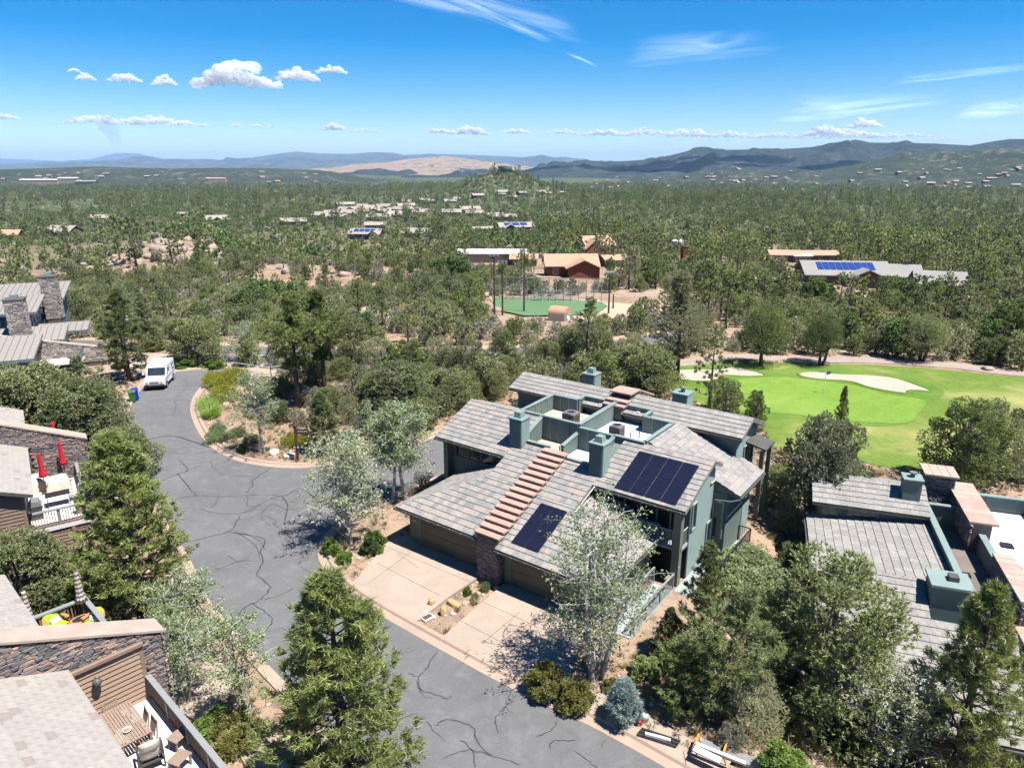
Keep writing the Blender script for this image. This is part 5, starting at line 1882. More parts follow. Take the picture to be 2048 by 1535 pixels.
class Roofs:
    """roof slopes of one house: slab, tiles picked out one by one near the eye, the rest joined"""

    def __init__(self, root, mat, tw=0.34, te=0.36, budget=300, lift=0.1, thick=0.06):
        self.root, self.mat, self.tw, self.te, self.budget, self.lift, self.thick = root, mat, tw, te, budget, lift, thick
        self.cand = []
        self.rest = {}

    def tile_mesh(self):
        w, e = self.tw - 0.006, self.te * 1.06
        mb = MB()
        l, th = self.lift, self.thick
        v = [(-w / 2, 0, l - th), (w / 2, 0, l - th), (w / 2, e, 0.004), (-w / 2, e, 0.004), (-w / 2, 0, l), (w / 2, 0, l), (w / 2, e, th), (-w / 2, e, th)]
        mb.add(v, [BOXF[i] for i in (1, 2, 3, 5)])
        return mb.mesh("roof_tile", M[self.mat])

    def slope(self, poly, along=None, edge='fascia', th=0.16, fullw=True):
        """poly: coplanar convex 3D points, the first two on the eave"""
        Pn = [Vector(p) for p in poly]
        a = (Pn[1] - Pn[0]).normalized() if along is None else Vector(along).normalized()
        nrm = (Pn[1] - Pn[0]).cross(Pn[2] - Pn[0]).normalized()
        if nrm.z < 0:
            nrm = -nrm
        b = nrm.cross(a)
        if b.z < 0:
            a, b = -a, -b
        o = Pn[0]
        poly2 = [((p - o).dot(a), (p - o).dot(b)) for p in Pn]
        n = len(poly2)
        if sum(poly2[i][0] * poly2[(i + 1) % n][1] - poly2[(i + 1) % n][0] * poly2[i][1] for i in range(n)) < 0:
            poly2 = poly2[::-1]
        part = MB().extr([p - nrm * 0.01 for p in Pn], -nrm * th).build("roof_slope", M[edge], self.root)
        x0, x1 = min(p[0] for p in poly2), max(p[0] for p in poly2)
        y0, y1 = min(p[1] for p in poly2), max(p[1] for p in poly2)
        tw, te = self.tw, self.te
        mb = MB()
        row = 0
        y = y0
        R3 = Matrix((a, b, nrm)).transposed().to_euler()
        while y < y1 - 0.05:
            x = x0 - (tw * 0.5 if row % 2 else 0)
            while x < x1:
                rect = [(x, y), (x + tw, y), (x + tw, min(y + te, y1)), (x, min(y + te, y1))]
                c = clip_poly(rect, poly2)
                if len(c) >= 3:
                    ar = abs(sum(c[i][0] * c[(i + 1) % len(c)][1] - c[(i + 1) % len(c)][0] * c[i][1] for i in range(len(c)))) / 2
                    full = ar > tw * te * 0.985
                    if full:
                        ctr = o + a * (x + tw / 2) + b * y
                        self.cand.append((ctr, R3, part, (x, y, o, a, b, nrm)))
                    elif ar > 0.004:
                        self._clip(mb, c, x, y, o, a, b, nrm)
                x += tw
            y += te
            row += 1
        self.rest[part.name] = (part, mb)
        return part

    def _clip(self, mb, c, x, y, o, a, b, nrm):
        l, th, e = self.lift, self.thick, self.te * 1.06
        cx = sum(p[0] for p in c) / len(c)
        cyy = sum(p[1] for p in c) / len(c)
        top, bot = [], []
        for p in c:
            q = (cx + (p[0] - cx) * 0.97, p[1] if p[1] < y + 0.02 else p[1])
            h = l + (th - l) * (q[1] - y) / e
            top.append(o + a * q[0] + b * q[1] + nrm * h)
            bot.append(o + a * q[0] + b * q[1] + nrm * (h - th))
        n = len(c)
        f = [tuple(range(n, 2 * n))] + [(i, (i + 1) % n, n + (i + 1) % n, n + i) for i in range(n)]
        mb.add(bot + top, f)

    def _full(self, mb, x, y, o, a, b, nrm):
        w, e, l, th = self.tw - 0.006, self.te * 1.06, self.lift, self.thick
        cx = x + self.tw / 2
        v = [(-w / 2, 0, l - th), (w / 2, 0, l - th), (w / 2, e, 0.004), (-w / 2, e, 0.004), (-w / 2, 0, l), (w / 2, 0, l), (w / 2, e, th), (-w / 2, e, th)]
        mb.add([o + a * (cx + p[0]) + b * (y + p[1]) + nrm * p[2] for p in v], [BOXF[i] for i in (1, 2, 3, 5)])

    def finish(self):
        Mw = Matrix.Translation(self.root.location) @ Matrix.Rotation(self.root.rotation_euler.z, 4, 'Z')

        def seen(c):
            w = Mw @ c[0]
            px, py, zf = PX(w)
            inside = 0 < px < 2048 and 0 < py < 1535
            return (0 if inside else 1, (w - Vector((0, 0, CAM_H))).length)
        self.cand.sort(key=seen)
        tm = self.tile_mesh()
        for c in self.cand[:self.budget]:
            link("roof_tile", tm, c[2], loc=c[0], rot=c[1])
        for c in self.cand[self.budget:]:
            self._full(self.rest[c[2].name][1], *c[3])
        for part, mb in self.rest.values():
            if mb.n:
                tag(mb.build("roof_tiles", M[self.mat + '_i'], part), kind='stuff')


def hipcaps(root, a, b, mat, n=None, w=0.26):
    a, b = Vector(a), Vector(b)
    n = n or max(2, int((b - a).length / 0.42))
    for i in range(n):
        p, q = a + (b - a) * (i / n), a + (b - a) * ((i + 1.08) / n)
        mb = MB()
        d = (q - p).normalized()
        s = d.cross(Vector((0, 0, 1))).normalized() * w / 2
        up = s.cross(d).normalized()
        lift = up * 0.085
        l0 = up * 0.03
        mb.add([p - s + l0 * 0.2, p + l0 + lift, p + s + l0 * 0.2, q - s, q + lift * 0.75, q + s], [(0, 3, 4, 1), (1, 4, 5, 2), (0, 1, 2), (3, 5, 4)])
        mb.build("ridge_tile", M[mat], root)


def siding(root, origin, along, length, z0, z1, mat, bh=0.19, normal=None, top=None, th=0.05, name="siding_board"):
    """lapped boards, one object each; top(x) gives the wall top at distance x along the wall"""
    o, a = Vector(origin), Vector(along).normalized()
    nrm = Vector(normal).normalized()
    z = z0
    mats = M[mat]
    while z < z1 - 0.02:
        h = min(bh, z1 - z)
        s0, s1 = 0.0, length
        if top is not None:
            xs = [length * i / 60 for i in range(61)]
            ok = [x for x in xs if top(x) >= z + h * 0.5]
            if not ok:
                break
            s0, s1 = min(ok), max(ok)
        if s1 - s0 > 0.05:
            p, q = o + a * s0, o + a * s1
            v = []
            for base in (p, q):
                v += [Vector((base.x, base.y, z)), Vector((base.x, base.y, z)) + nrm * th, Vector((base.x, base.y, z + h)) + nrm * 0.006, Vector((base.x, base.y, z + h))]
            MB().add(v, [(0, 1, 2, 3), (7, 6, 5, 4), (1, 5, 6, 2), (0, 4, 5, 1), (3, 2, 6, 7)]).build(name, mats, root)
        z += bh


def window(root, c, along, normal, w, h, mat_frame='fascia', panes=2, dep=0.08):
    c, a, n = Vector(c), Vector(along).normalized(), Vector(normal).normalized()
    up = Vector((0, 0, 1))
    mb = MB()
    for s in (-1, 1):
        mb.beam(c + a * s * w / 2 - up * h / 2 + n * dep / 2, c + a * s * w / 2 + up * h / 2 + n * dep / 2, 0.09, 0.09)
        mb.beam(c - a * w / 2 + up * s * h / 2 + n * dep / 2, c + a * w / 2 + up * s * h / 2 + n * dep / 2, 0.09, 0.09)
    for i in range(1, panes):
        x = -w / 2 + w * i / panes
        mb.beam(c + a * x - up * h / 2 + n * dep / 2, c + a * x + up * h / 2 + n * dep / 2, 0.05, 0.06)
    f = mb.build("window", M[mat_frame], root)
    for i in range(panes):
        x0, x1 = -w / 2 + w * i / panes + 0.03, -w / 2 + w * (i + 1) / panes - 0.03
        MB().extr([c + a * x0 - up * (h / 2 - .03), c + a * x1 - up * (h / 2 - .03), c + a * x1 + up * (h / 2 - .03), c + a * x0 + up * (h / 2 - .03)], n * 0.03).build("pane", M['glass'], f)
    return f


def stone_meshes():
    out = []
    rg = np.random.default_rng(3)
    for i in range(8):
        bm = bmesh.new()
        bmesh.ops.create_cube(bm, size=1.0)
        bmesh.ops.bevel(bm, geom=bm.edges[:], offset=0.16, segments=1, affect='EDGES')
        for v in bm.verts:
            v.co += Vector(rg.normal(0, 0.045, 3))
        me = bpy.data.meshes.new("stone")
        bm.to_mesh(me)
        bm.free()
        me.materials.append(M['stone'])
        out.append(me)
    return out


STONE_ME = stone_meshes()
STONE_V = [(np.array([v.co[:] for v in m.vertices]), [tuple(p.vertices) for p in m.polygons]) for m in STONE_ME]


LITE = {}


def lite_stone(k, mat):
    if (k, mat) not in LITE:
        me = STONE_ME[k].copy()
        me.materials[0] = M[mat]
        LITE[(k, mat)] = me
    return LITE[(k, mat)]


def stone_face(root, origin, along, w, z0, ztop, normal, sh=0.11, sw=(0.2, 0.5), budget=150, seed=1, tilt=0.05, zbot=None, mat=None):
    """ledge stones on a wall face; ztop(x)/zbot(x) bound the face; big stones first as single pieces"""
    rg = np.random.default_rng(seed)
    o, a, n = Vector(origin), Vector(along).normalized(), Vector(normal).normalized()
    zt = ztop if callable(ztop) else (lambda x: ztop)
    zb = zbot if zbot else (lambda x: z0)
    items = []
    zmax = max(zt(w * i / 20) for i in range(21))
    z = z0
    while z < zmax:
        h = sh * rg.uniform(0.75, 1.35)
        x = -rg.uniform(0, 0.2)
        while x < w:
            L = rg.uniform(*sw)
            xm = min(max(x + L / 2, 0.0), w)
            if x + L > w + 0.06:
                L = max(0.1, w + 0.04 - x)
                xm = x + L / 2
            if zb(xm) - 0.03 <= z and z + h * 0.6 <= zt(xm):
                items.append((L, xm, z + h / 2, h, rg.uniform(0.06, 0.14), rg.normal(0, tilt), int(rg.integers(0, 8))))
            x += L
        z += h
    order = sorted(range(len(items)), key=lambda i: -items[i][0] * items[i][3])
    mb = MB()
    base = Matrix((a, n, Vector((0, 0, 1)))).transposed().to_4x4()
    for rank, i in enumerate(order):
        L, xm, zc, h, d, tl, k = items[i]
        Mx = Matrix.Translation(o + a * xm + Vector((0, 0, zc)) + n * 0.02) @ base @ Matrix.Rotation(tl, 4, 'Y') @ Matrix.Diagonal((L * 0.98, d, h * 0.94, 1))
        if rank < budget:
            ob = link("stone", STONE_ME[k] if mat is None else lite_stone(k, mat), root)
            ob.matrix_local = Mx
        else:
            v, f = STONE_V[k]
            mb.add([Mx @ Vector(p) for p in v], f)
    if mb.n:
        tag(mb.build("ledge_stones", M['stone_i' if mat is None else mat + '_i'], root), kind='stuff')


def railing(root, a, b, h, post_every, bal, mat='black', mat_post=None, top=(0.06, 0.05), bw=0.02, posts=True, post_w=0.06, gap=0.08):
    a, b = Vector(a), Vector(b)
    L = (b - a).length
    d = (b - a) / L
    up = Vector((0, 0, 1))
    r = MB().beam(a + up * h, b + up * h, top[0], top[1]).build("handrail", M[mat_post or mat], root)
    MB().beam(a + up * gap, b + up * gap, top[0] * 0.7, top[1] * 0.7).build("bottom_rail", M[mat], root)
    n = max(1, int(round(L / post_every)))
    if posts:
        for i in range(n + 1):
            p = a + d * L * i / n
            MB().beam(p, p + up * h, post_w, post_w).build("post", M[mat_post or mat], root)
    k = int(L / bal)
    me = MB().beam((0, 0, gap), (0, 0, h), bw, bw).mesh("baluster", M[mat])
    for i in range(1, k):
        p = a + d * L * i / k
        link("baluster", me, root, loc=p)


# ------------------------------------------------------------------ the pair of teal houses with the stepped stone wall
def main_house():
    root = thing("duplex_house", "teal two-unit house with stepped stone party wall and solar panels", "house", (HC[0], HC[1], 0), math.atan2(HU[1], HU[0]))
    K = 0.406
    z0 = 2.45
    F = lambda v: z0 + K * v

    def block(name, u0, u1, prof, mat):
        """prof: (v, z) outline pushed along u"""
        return MB().extr([(u0, v, z) for v, z in prof], (u1 - u0, 0, 0)).build(name, M[mat], root)

    # ---- walls
    block("garage_wall", -5.75, 0.0, [(0.77, -0.1), (0.77, 2.35), (6.2, 2.35), (6.2, -0.1)], 'olive')
    block("garage_wall", 1.45, 7.35, [(0.55, -0.1), (0.55, 2.2), (5.8, 2.2), (5.8, -1.5)], 'olive')
    block("gable_wall", -2.15, 0.05, [(3.6, 2.3), (3.6, F(3.6) - 0.2), (6.9, F(6.9) - 0.2), (6.9, 2.3)], 'teal')
    block("gable_wall", 1.4, 3.6, [(3.4, 2.3), (3.4, F(3.4) - 0.2), (6.5, F(6.5) - 0.2), (6.5, 2.3)], 'teal')
    block("wall", -7.4, -1.95, [(6.45, -0.1), (6.45, F(6.45) - 0.2), (9.24, F(9.24) - 0.2), (12.4, 4.7), (12.4, -0.1)], 'teal')
    block("wall", 3.3, 9.1, [(6.7, -2), (6.7, F(6.7) - 0.2), (9.0, F(9.0) - 0.2), (9.95, F(9.0) - 0.55), (9.95, -2.4)], 'teal')
    block("core_wall", -3.6, 5.1, [(9.05, -0.1), (9.05, 5.3), (13.0, 5.3), (13.0, -0.1)], 'teal')
    block("wall", -7.3, 8.9, [(13.9, -2.4), (13.9, 5.85), (15.35, 6.5), (17.6, 5.6), (17.6, -2.4)], 'teal')
    block("wall", 5.2, 9.95, [(9.96, -2.4), (9.96, 3.95), (13.95, 3.95), (13.95, -2.4)], 'teal')
    MB().extr([(5.3, 9.97, 3.9), (9.95, 9.97, 3.9), (9.95, 9.97, 4.05), (5.3, 9.97, 5.95)], (0, 3.9, 0)).build("wall", M['teal'], root)
    # ---- front slopes
    rf = Roofs(root, 'tile_mix', 0.36, 0.40, 200)
    hip = 3.9
    rf.slope([(-6.15, 0, z0), (-0.0, 0, z0), (-0.0, hip, F(hip)), (-6.15 + hip, hip, F(hip))])
    rf.slope([(-2.25, hip, F(hip)), (0.0, hip, F(hip)), (0.0, 6.9, F(6.9)), (-2.25, 6.9, F(6.9))])
    rf.slope([(-7.9, 5.5, F(5.5)), (-2.26, 5.5, F(5.5)), (-2.26, 6.9, F(6.9)), (-7.9, 6.9, F(6.9))])
    rf.slope([(-7.9, 6.9, F(6.9)), (-2.0, 6.9, F(6.9)), (-2.0, 9.24, F(9.24)), (-7.9, 9.24, F(9.24))])
    rf.slope([(-6.15, 6.3, z0), (-6.15, 0, z0), (-6.15 + hip, hip, F(hip)), (-6.15 + hip, 6.3, F(hip))])
    e = -0.25
    rf.slope([(1.4, e, F(e)), (7.85, e, F(e)), (7.85 - hip, e + hip, F(e + hip)), (1.4, e + hip, F(e + hip))])
    rf.slope([(1.4, e + hip, F(e + hip)), (3.95, e + hip, F(e + hip)), (3.95, 6.5, F(6.5)), (1.4, 6.5, F(6.5))])
    rf.slope([(7.85, e, F(e)), (7.85, 6.6, F(e)), (7.85 - hip, 6.6, F(e + hip)), (7.85 - hip, e + hip, F(e + hip))])
    r2 = rf.slope([(3.96, 5.3, F(5.3)), (9.4, 5.3, F(5.3)), (9.4, 9.0, F(9.0)), (3.96, 9.0, F(9.0))])
    rg = Roofs(root, 'tile_grey', 0.36, 0.40, 100)
    rg.slope([(9.45, 10.2, F(9.0) - 0.48), (3.5, 10.2, F(9.0) - 0.48), (3.5, 9.0, F(9.0)), (9.45, 9.0, F(9.0))])
    rg.slope([(-3.75, 12.6, 4.9), (-7.9, 12.6, 4.9), (-7.9, 9.24, F(9.24)), (-3.75, 9.24, F(9.24))])
    eb, zb, vb, zr = 13.5, 5.97, 15.35, 6.72
    rg.slope([(-7.85, eb, zb), (0.1, eb, zb), (0.1, vb, zr), (-7.85, vb, zr)])
    rg.slope([(1.4, eb, zb), (9.35, eb, zb), (9.35, vb, zr), (1.4, vb, zr)])
    rg.slope([(9.35, 18.0, 5.65), (1.4, 18.0, 5.65), (1.4, vb, zr), (9.35, vb, zr)])
    rg.slope([(0.1, 18.0, 5.65), (-7.85, 18.0, 5.65), (-7.85, vb, zr), (0.1, vb, zr)])
    p4 = lambda u: 4.0 + K * (10.63 - u)
    rp = Roofs(root, 'tile_mix', 0.36, 0.40, 0)
    rp.slope([(10.63, 9.9, 4.0), (10.63, 14.1, 4.0), (9.2, 14.1, p4(9.2)), (9.2, 9.9, p4(9.2))])
    rp.slope([(9.2, 9.3, p4(9.2)), (9.2, 13.6, p4(9.2)), (5.3, 13.6, p4(5.3)), (5.3, 9.3, p4(5.3))])
    for r in (rf, rg, rp):
        r.finish()
    hipcaps(root, (-6.1, 0.03, z0), (-6.15 + hip, hip, F(hip) + .02), 'tile_grey')
    hipcaps(root, (7.8, e + .03, F(e)), (7.85 - hip, e + hip, F(e + hip) + .02), 'tile_grey')
    hipcaps(root, (-7.85, 9.24, F(9.24)), (-3.8, 9.24, F(9.24)), 'tile_grey')
    hipcaps(root, (5.4, 9.0, F(9.0)), (9.38, 9.0, F(9.0)), 'tile_grey')
    hipcaps(root, (-7.8, vb, zr), (0.0, vb, zr), 'tile_grey')
    hipcaps(root, (1.5, vb, zr), (9.3, vb, zr), 'tile_grey')
    for a, b in (((-6.2, -0.05, z0 - .07), (0, -0.05, z0 - .07)), ((1.4, e - .05, F(e) - .07), (7.9, e - .05, F(e) - .07)), ((7.92, e, F(e) - .07), (7.92, 6.4, F(e) - .07)), ((3.9, 5.24, F(5.3) - .07), (9.4, 5.24, F(5.3) - .07)),
                 ((-7.9, 5.44, F(5.5) - .07), (-2.3, 5.44, F(5.5) - .07)), ((10.7, 9.9, 3.93), (10.7, 14.1, 3.93)), ((-7.85, eb - .06, zb - .07), (0, eb - .06, zb - .07)), ((1.4, eb - .06, zb - .07), (9.35, eb - .06, zb - .07))):
        MB().beam(a, b, 0.11, 0.1).build("gutter", M['gutter'], root)
    me = MB().cbox((0, 0, 0), (0.05, 0.06, 0.035)).mesh("gutter_strap", M['metal'])
    for u0, u1, v, z in ((-6, -.2, -.1, z0 - .03), (1.7, 7.6, e - .1, F(e) - .03), (4.2, 9.2, 5.18, F(5.3) - .03), (-7.6, -2.6, 5.38, F(5.5) - .03)):
        for i in range(8):
            link("gutter_strap", me, root, loc=(u0 + (u1 - u0) * i / 7, v, z))
    # ---- garage doors of four panels each
    for u0, u1, v in ((-4.75, -0.05, 0.74), (1.95, 6.75, 0.5)):
        d = MB().box(u0, u1, v - 0.02, v + 0.05, 0.02, 2.14).build("garage_door", M['garage'], root)
        for i in range(4):
            MB().box(u0 + .02, u1 - .02, v - 0.045, v - 0.02, 0.04 + i * .525, 0.54 + i * .525).build("door_panel", M['garage'], d)
    MB().box(-4.95, -4.75, .68, .78, 0, 2.3).build("door_jamb", M['olive'], root)
    MB().box(1.5, 1.95, .44, .56, 0, 2.2).build("door_jamb", M['olive'], root)
    MB().box(-5.45, -5.3, .66, .77, 1.75, 2.0).build("wall_lamp", M['white'], root)
    MB().box(-5.52, -5.2, .74, .77, 1.42, 1.58).build("number_plate", M['metal'], root)
    # ---- party wall: stone pillar, stepped caps
    pw = MB().extr([(0.06, 0.06, -0.1), (0.06, 0.06, 2.72), (0.06, 6.75, 5.3), (0.06, 6.75, -0.1)], (1.28, 0, 0)).build("party_wall", M['stone_bed'], root)
    stone_face(pw, (0.03, 0.05, 0), (1, 0, 0), 1.36, 0.0, 2.7, (0, -1, 0), 0.09, (.15, .38), 120, 11)
    stone_face(pw, (1.37, 0.05, 0), (0, 1, 0), 0.55, 0.0, 2.7, (1, 0, 0), 0.09, (.15, .38), 40, 12)
    stone_face(pw, (1.37, 0.0, 0), (0, 1, 0), 6.7, 2.0, lambda x: 2.74 + K * x, (1, 0, 0), 0.09, (.15, .38), 100, 13, zbot=lambda x: F(x) - 0.05)
    stone_face(pw, (0.03, 0.0, 0), (0, 1, 0), 6.7, 2.4, lambda x: 2.74 + K * x, (-1, 0, 0), 0.09, (.15, .38), 0, 14, zbot=lambda x: F(x) - 0.02)
    for i in range(15):
        v = 0.02 + i * 0.448
        mb = MB()
        zc = 2.80 + K * v
        mb.box(-0.12, 1.52, v - 0.1, v + 0.42, zc, zc + 0.1)
        ob = mb.build("cap_stone", M['cap_red'], pw)
    pb = MB().extr([(0.15, 13.4, 5.5), (0.15, 13.4, 6.3), (0.15, 15.0, 6.95), (0.15, 15.7, 6.95), (0.15, 18.1, 6.0), (0.15, 18.1, 5.0)], (1.2, 0, 0)).build("party_wall", M['stone_bed'], root)
    stone_face(pb, (1.37, 13.4, 0), (0, 1, 0), 4.7, 5.6, lambda x: 6.3 + K * x if x < 1.6 else (6.95 if x < 2.3 else 6.95 - .4 * (x - 2.3)), (1, 0, 0), 0.09, (.15, .38), 30, 15, zbot=lambda x: zb + K * (x) - .05 if x < 1.95 else zr - .4 * (x - 1.95) - .05)
    for v0, v1, z in ((13.3, 13.85, 6.36), (13.75, 14.4, 6.55), (14.3, 15.75, 6.97)):
        MB().box(-0.05, 1.55, v0, v1, z, z + 0.1).build("cap_stone", M['cap_red'], pb)
    for i in range(9):
        v = 15.75 + i * .27
        MB().box(-0.05, 1.5, v, v + .2, 6.93 - (v - 15.7) * .4, 7.0 - (v - 15.7) * .4).build("cap_stone", M['cap_red'], pb)
    # ---- flat roofs and parapets
    for u0, u1, v0, v1, z, mt in ((-1.9, 0.65, 6.95, 9.05, 4.85, 'flat_tan'), (0.85, 3.2, 6.6, 9.0, 4.85, 'flat_white'), (-3.6, 0.68, 9.15, 12.95, 5.38, 'flat_tan'), (-1.7, .68, 12.95, 13.8, 5.38, 'flat_tan'), (0.82, 5.15, 9.1, 12.65, 5.38, 'flat_white'), (.82, 3.25, 12.65, 13.8, 5.38, 'flat_white')):
        MB().box(u0, u1, v0, v1, z - 0.5, z).build("flat_roof", M[mt], root)

    def parapet(u0, v0, u1, v1, za, zb_, z_low, th=0.17, cap=True, bat=None, side=1):
        a, b = Vector((u0, v0, 0)), Vector((u1, v1, 0))
        d = (b - a).normalized()
        s = Vector((-d.y, d.x, 0)) * th / 2
        v = [Vector((p.x, p.y, z)) for p, z in ((a - s, z_low), (b - s, z_low), (b + s, z_low), (a + s, z_low), (a - s, za), (b - s, zb_), (b + s, zb_), (a + s, za))]
        o = MB().add(v, BOXF).build("parapet", M['teal'], root)
        c = s * 1.45
        v = [Vector((p.x, p.y, z)) for p, z in ((a - c, za), (b - c, zb_), (b + c, zb_), (a + c, za), (a - c, za + .07), (b - c, zb_ + .07), (b + c, zb_ + .07), (a + c, za + .07))]
        MB().add(v, BOXF).build("parapet_cap", M['teal_trim_lit'], o)
        if bat:
            L = (b - a).length
            k = max(1, int(L / bat))
            for i in range(1, k + 1):
                p = a + d * L * (i / (k + 1) if k > 1 else .5)
                zz = za + (zb_ - za) * i / (k + 1)
                q = p + s * side * 1.12
                MB().beam((q.x, q.y, z_low + .02), (q.x, q.y, zz - .01), 0.05, 0.03).build("batten", M['teal_light'], o)
        return o
    zt = 6.38
    parapet(-1.9, 6.95, 0.05, 6.95, 5.42, 5.42, 4.4, bat=None)
    parapet(-1.95, 7.0, -1.95, 9.1, 5.5, 6.32, 4.4, bat=.9, side=-1)
    parapet(-1.95, 9.1, 0.7, 9.1, zt - .02, zt - .02, 4.4, bat=.8, side=-1)
    parapet(-3.7, 9.24, -1.95, 9.24, 6.3, 6.3, 5.0)
    parapet(-3.7, 9.25, -3.7, 13.0, 6.3, zt, 4.6, bat=.8, side=-1)
    parapet(-3.7, 13.05, -1.75, 13.05, zt, zt, 5.0, bat=.8, side=-1)
    parapet(-1.75, 13.1, -1.75, 13.9, zt, zt + .05, 5.0, bat=.6, side=-1)
    parapet(-1.75, 13.95, 0.7, 13.95, zt + .05, zt + .05, 5.0, bat=.9, side=-1)
    parapet(0.75, 7.2, 0.75, 9.0, 5.55, 5.85, 4.4, side=-1)
    parapet(0.75, 9.05, 0.75, 13.9, 6.35, 6.5, 4.4, th=.2)
    parapet(0.86, 9.0, 3.25, 9.0, 6.2, 6.2, 4.4, bat=.7, side=-1)
    parapet(3.25, 9.0, 5.2, 9.0, 6.24, 6.24, 5.0)
    parapet(5.2, 9.05, 5.2, 12.7, 6.3, 6.3, 4.0, side=1)
    parapet(3.3, 12.7, 5.25, 12.7, 6.36, 6.36, 5.0, bat=.8, side=-1)
    parapet(3.3, 12.75, 3.3, 13.9, 6.36, 6.4, 5.0, bat=.6, side=1)
    parapet(0.75, 13.95, 3.3, 13.95, 6.43, 6.43, 5.0, bat=1.2, side=-1)
    parapet(1.4, 6.55, 3.25, 6.55, 5.2, 5.2, 4.4)
    parapet(3.25, 6.9, 3.25, 9.0, 5.6, 6.2, 4.4, side=1)

    # ---- chimneys with lapped boards
    def chimney(u, v, zlo, zhi, w=0.85, round_cap=False):
        c = MB().box(u - w / 2, u + w / 2, v - w / 2, v + w / 2, zlo, zhi - .1).build("chimney", M['teal'], root)
        siding(c, (u + w / 2, v - w / 2, 0), (0, 1, 0), w, zlo, zhi - .12, 'teal_trim_lit', 0.17, (1, 0, 0), name="lap_board")  # sun-facing side in lighter teal: sunlight painted into the boards
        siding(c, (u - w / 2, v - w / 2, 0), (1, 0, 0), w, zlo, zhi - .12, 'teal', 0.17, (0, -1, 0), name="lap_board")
        MB().box(u - w / 2 - .07, u + w / 2 + .07, v - w / 2 - .07, v + w / 2 + .07, zhi - .1, zhi).build("chimney_cap", M['teal_trim_lit'], c)
        if round_cap:
            MB().lathe([(.12, 0), (.12, .22), (.2, .22), (.2, .3), (.1, .34)], 12, (u, v, zhi)).build("flue", M['teal'], c, True)
        else:
            x = 0.26
            MB().add([(u - x, v - x, zhi), (u + x, v - x, zhi), (u + x, v + x, zhi), (u - x, v + x, zhi), (u - x * .8, v - x * .8, zhi + .35), (u + x * .8, v - x * .8, zhi + .35), (u + x * .8, v + x * .8, zhi + .35), (u - x * .8, v + x * .8, zhi + .35)], BOXF).build("flue", M['teal_trim_lit'], c)
    chimney(-2.05, 6.75, 4.6, 6.95)
    chimney(3.75, 6.35, 4.5, 6.85)
    chimney(-2.7, 16.5, 5.8, 7.35, .95)
    chimney(4.4, 16.1, 5.8, 7.35, 1.0, True)

    # ---- solar panels lying on the front slopes
    def panels(u0, u1, v0, v1, nu, nv):
        for i in range(nu):
            for j in range(nv):
                a0, a1 = u0 + (u1 - u0) * i / nu + .012, u0 + (u1 - u0) * (i + 1) / nu - .012
                b0, b1 = v0 + (v1 - v0) * j / nv + .012, v0 + (v1 - v0) * (j + 1) / nv - .012
                mid = Vector(((a0 + a1) / 2, (b0 + b1) / 2, F((b0 + b1) / 2) + .13))
                ob = thing_part("solar_panel", root, mid, (math.atan(K), 0, 0))
                w, h = (a1 - a0) / 2, (b1 - b0) / 2 * math.sqrt(1 + K * K)
                mb = MB().box(-w, w, -h, h, -.02, .012)
                ob.data = mb.mesh("solar_panel", M['black'])
                MB().box(-w + .012, w - .012, -h + .012, h - .012, .012, .018).build("cells", M['solar'], ob)
    panels(5.2, 8.78, 5.45, 8.35, 4, 2)
    panels(2.0, 3.72, 0.35, 3.15, 2, 2)
    MB().tube([(4.1, 3.3, F(3.3) + .1), (4.15, 5.2, F(5.2) + .1)], .03, 6).build("conduit", M['metal'], root)
    # ---- condensers, vents
    for u, v, s in ((-1.0, 11.0, .42), (2.55, 10.6, .36)):
        c = MB().box(u - s, u + s, v - s, v + s, 5.38, 6.25).build("condenser", M['ac'], root)
        MB().lathe([(s * .95, 0), (s * .95, .05), (s * .7, .05), (s * .7, .01)], 20, (u, v, 6.25)).build("fan_ring", M['metal'], c)
        for k in range(4):
            MB().cbox((u, v, 6.285), (s * 1.5, .05, .02), k * math.pi / 4).build("fan_guard", M['black'], c)
        for k in range(9):
            MB().box(u - s - .012, u + s + .012, v - s - .012, v + s + .012, 5.45 + k * .08, 5.475 + k * .08).build("louvre", M['black'], c)
    for u, v, z in ((-.5, 7.6, 4.85), (.2, 7.8, 4.85), (3.2, 11.2, 5.38), (3.6, 11.6, 5.38), (3.5, 10.3, 5.38), (-.3, 12.6, 5.38)):
        MB().tube([(u, v, z), (u, v, z + .4)], .05, 8).build("vent_pipe", M['metal'], root)
    for u, v in ((-.4, 13.83), (2.4, 13.83)):
        MB().box(u - .1, u + .1, v - .16, v, 6.0, 6.2).build("flood_lamp", M['white'], root)
    MB().box(-.2, .3, 11.0, 11.5, 5.38, 5.44).build("skylight", M['black'], root)
    MB().box(3.0, 3.5, 10.4, 10.8, 5.38, 5.42).build("roof_hatch", M['metal'], root)
    # ---- left upper porch
    MB().box(-7.5, -7.15, 5.85, 6.2, -.1, F(5.9) - .2).build("porch_post", M['olive'], root)
    MB().box(-7.4, -2.3, 6.35, 6.47, 2.4, 3.3).build("porch_wall", M['teal'], root)
    for u0, u1 in ((-6.9, -5.95), (-5.8, -4.8), (-4.75, -3.8)):
        window(root, ((u0 + u1) / 2, 6.43, 3.85), (1, 0, 0), (0, -1, 0), u1 - u0, 1.05, 'olive', 1)
    for u in (-3.6, -2.9):
        MB().box(u, u + .08, 6.38, 6.46, 3.3, 4.6).build("batten", M['olive'], root)
    # ---- right upper porch: screens, parapet, white balustrade, corner posts
    MB().box(4.0, 8.7, 6.62, 6.69, 2.6, 4.5).build("screen", M['screen'], root)
    for u in (4.45, 5.35, 6.35, 7.3, 8.1, 8.65):
        MB().box(u - .05, u + .05, 6.5, 6.66, 2.3, 4.62).build("mullion", M['olive'], root)
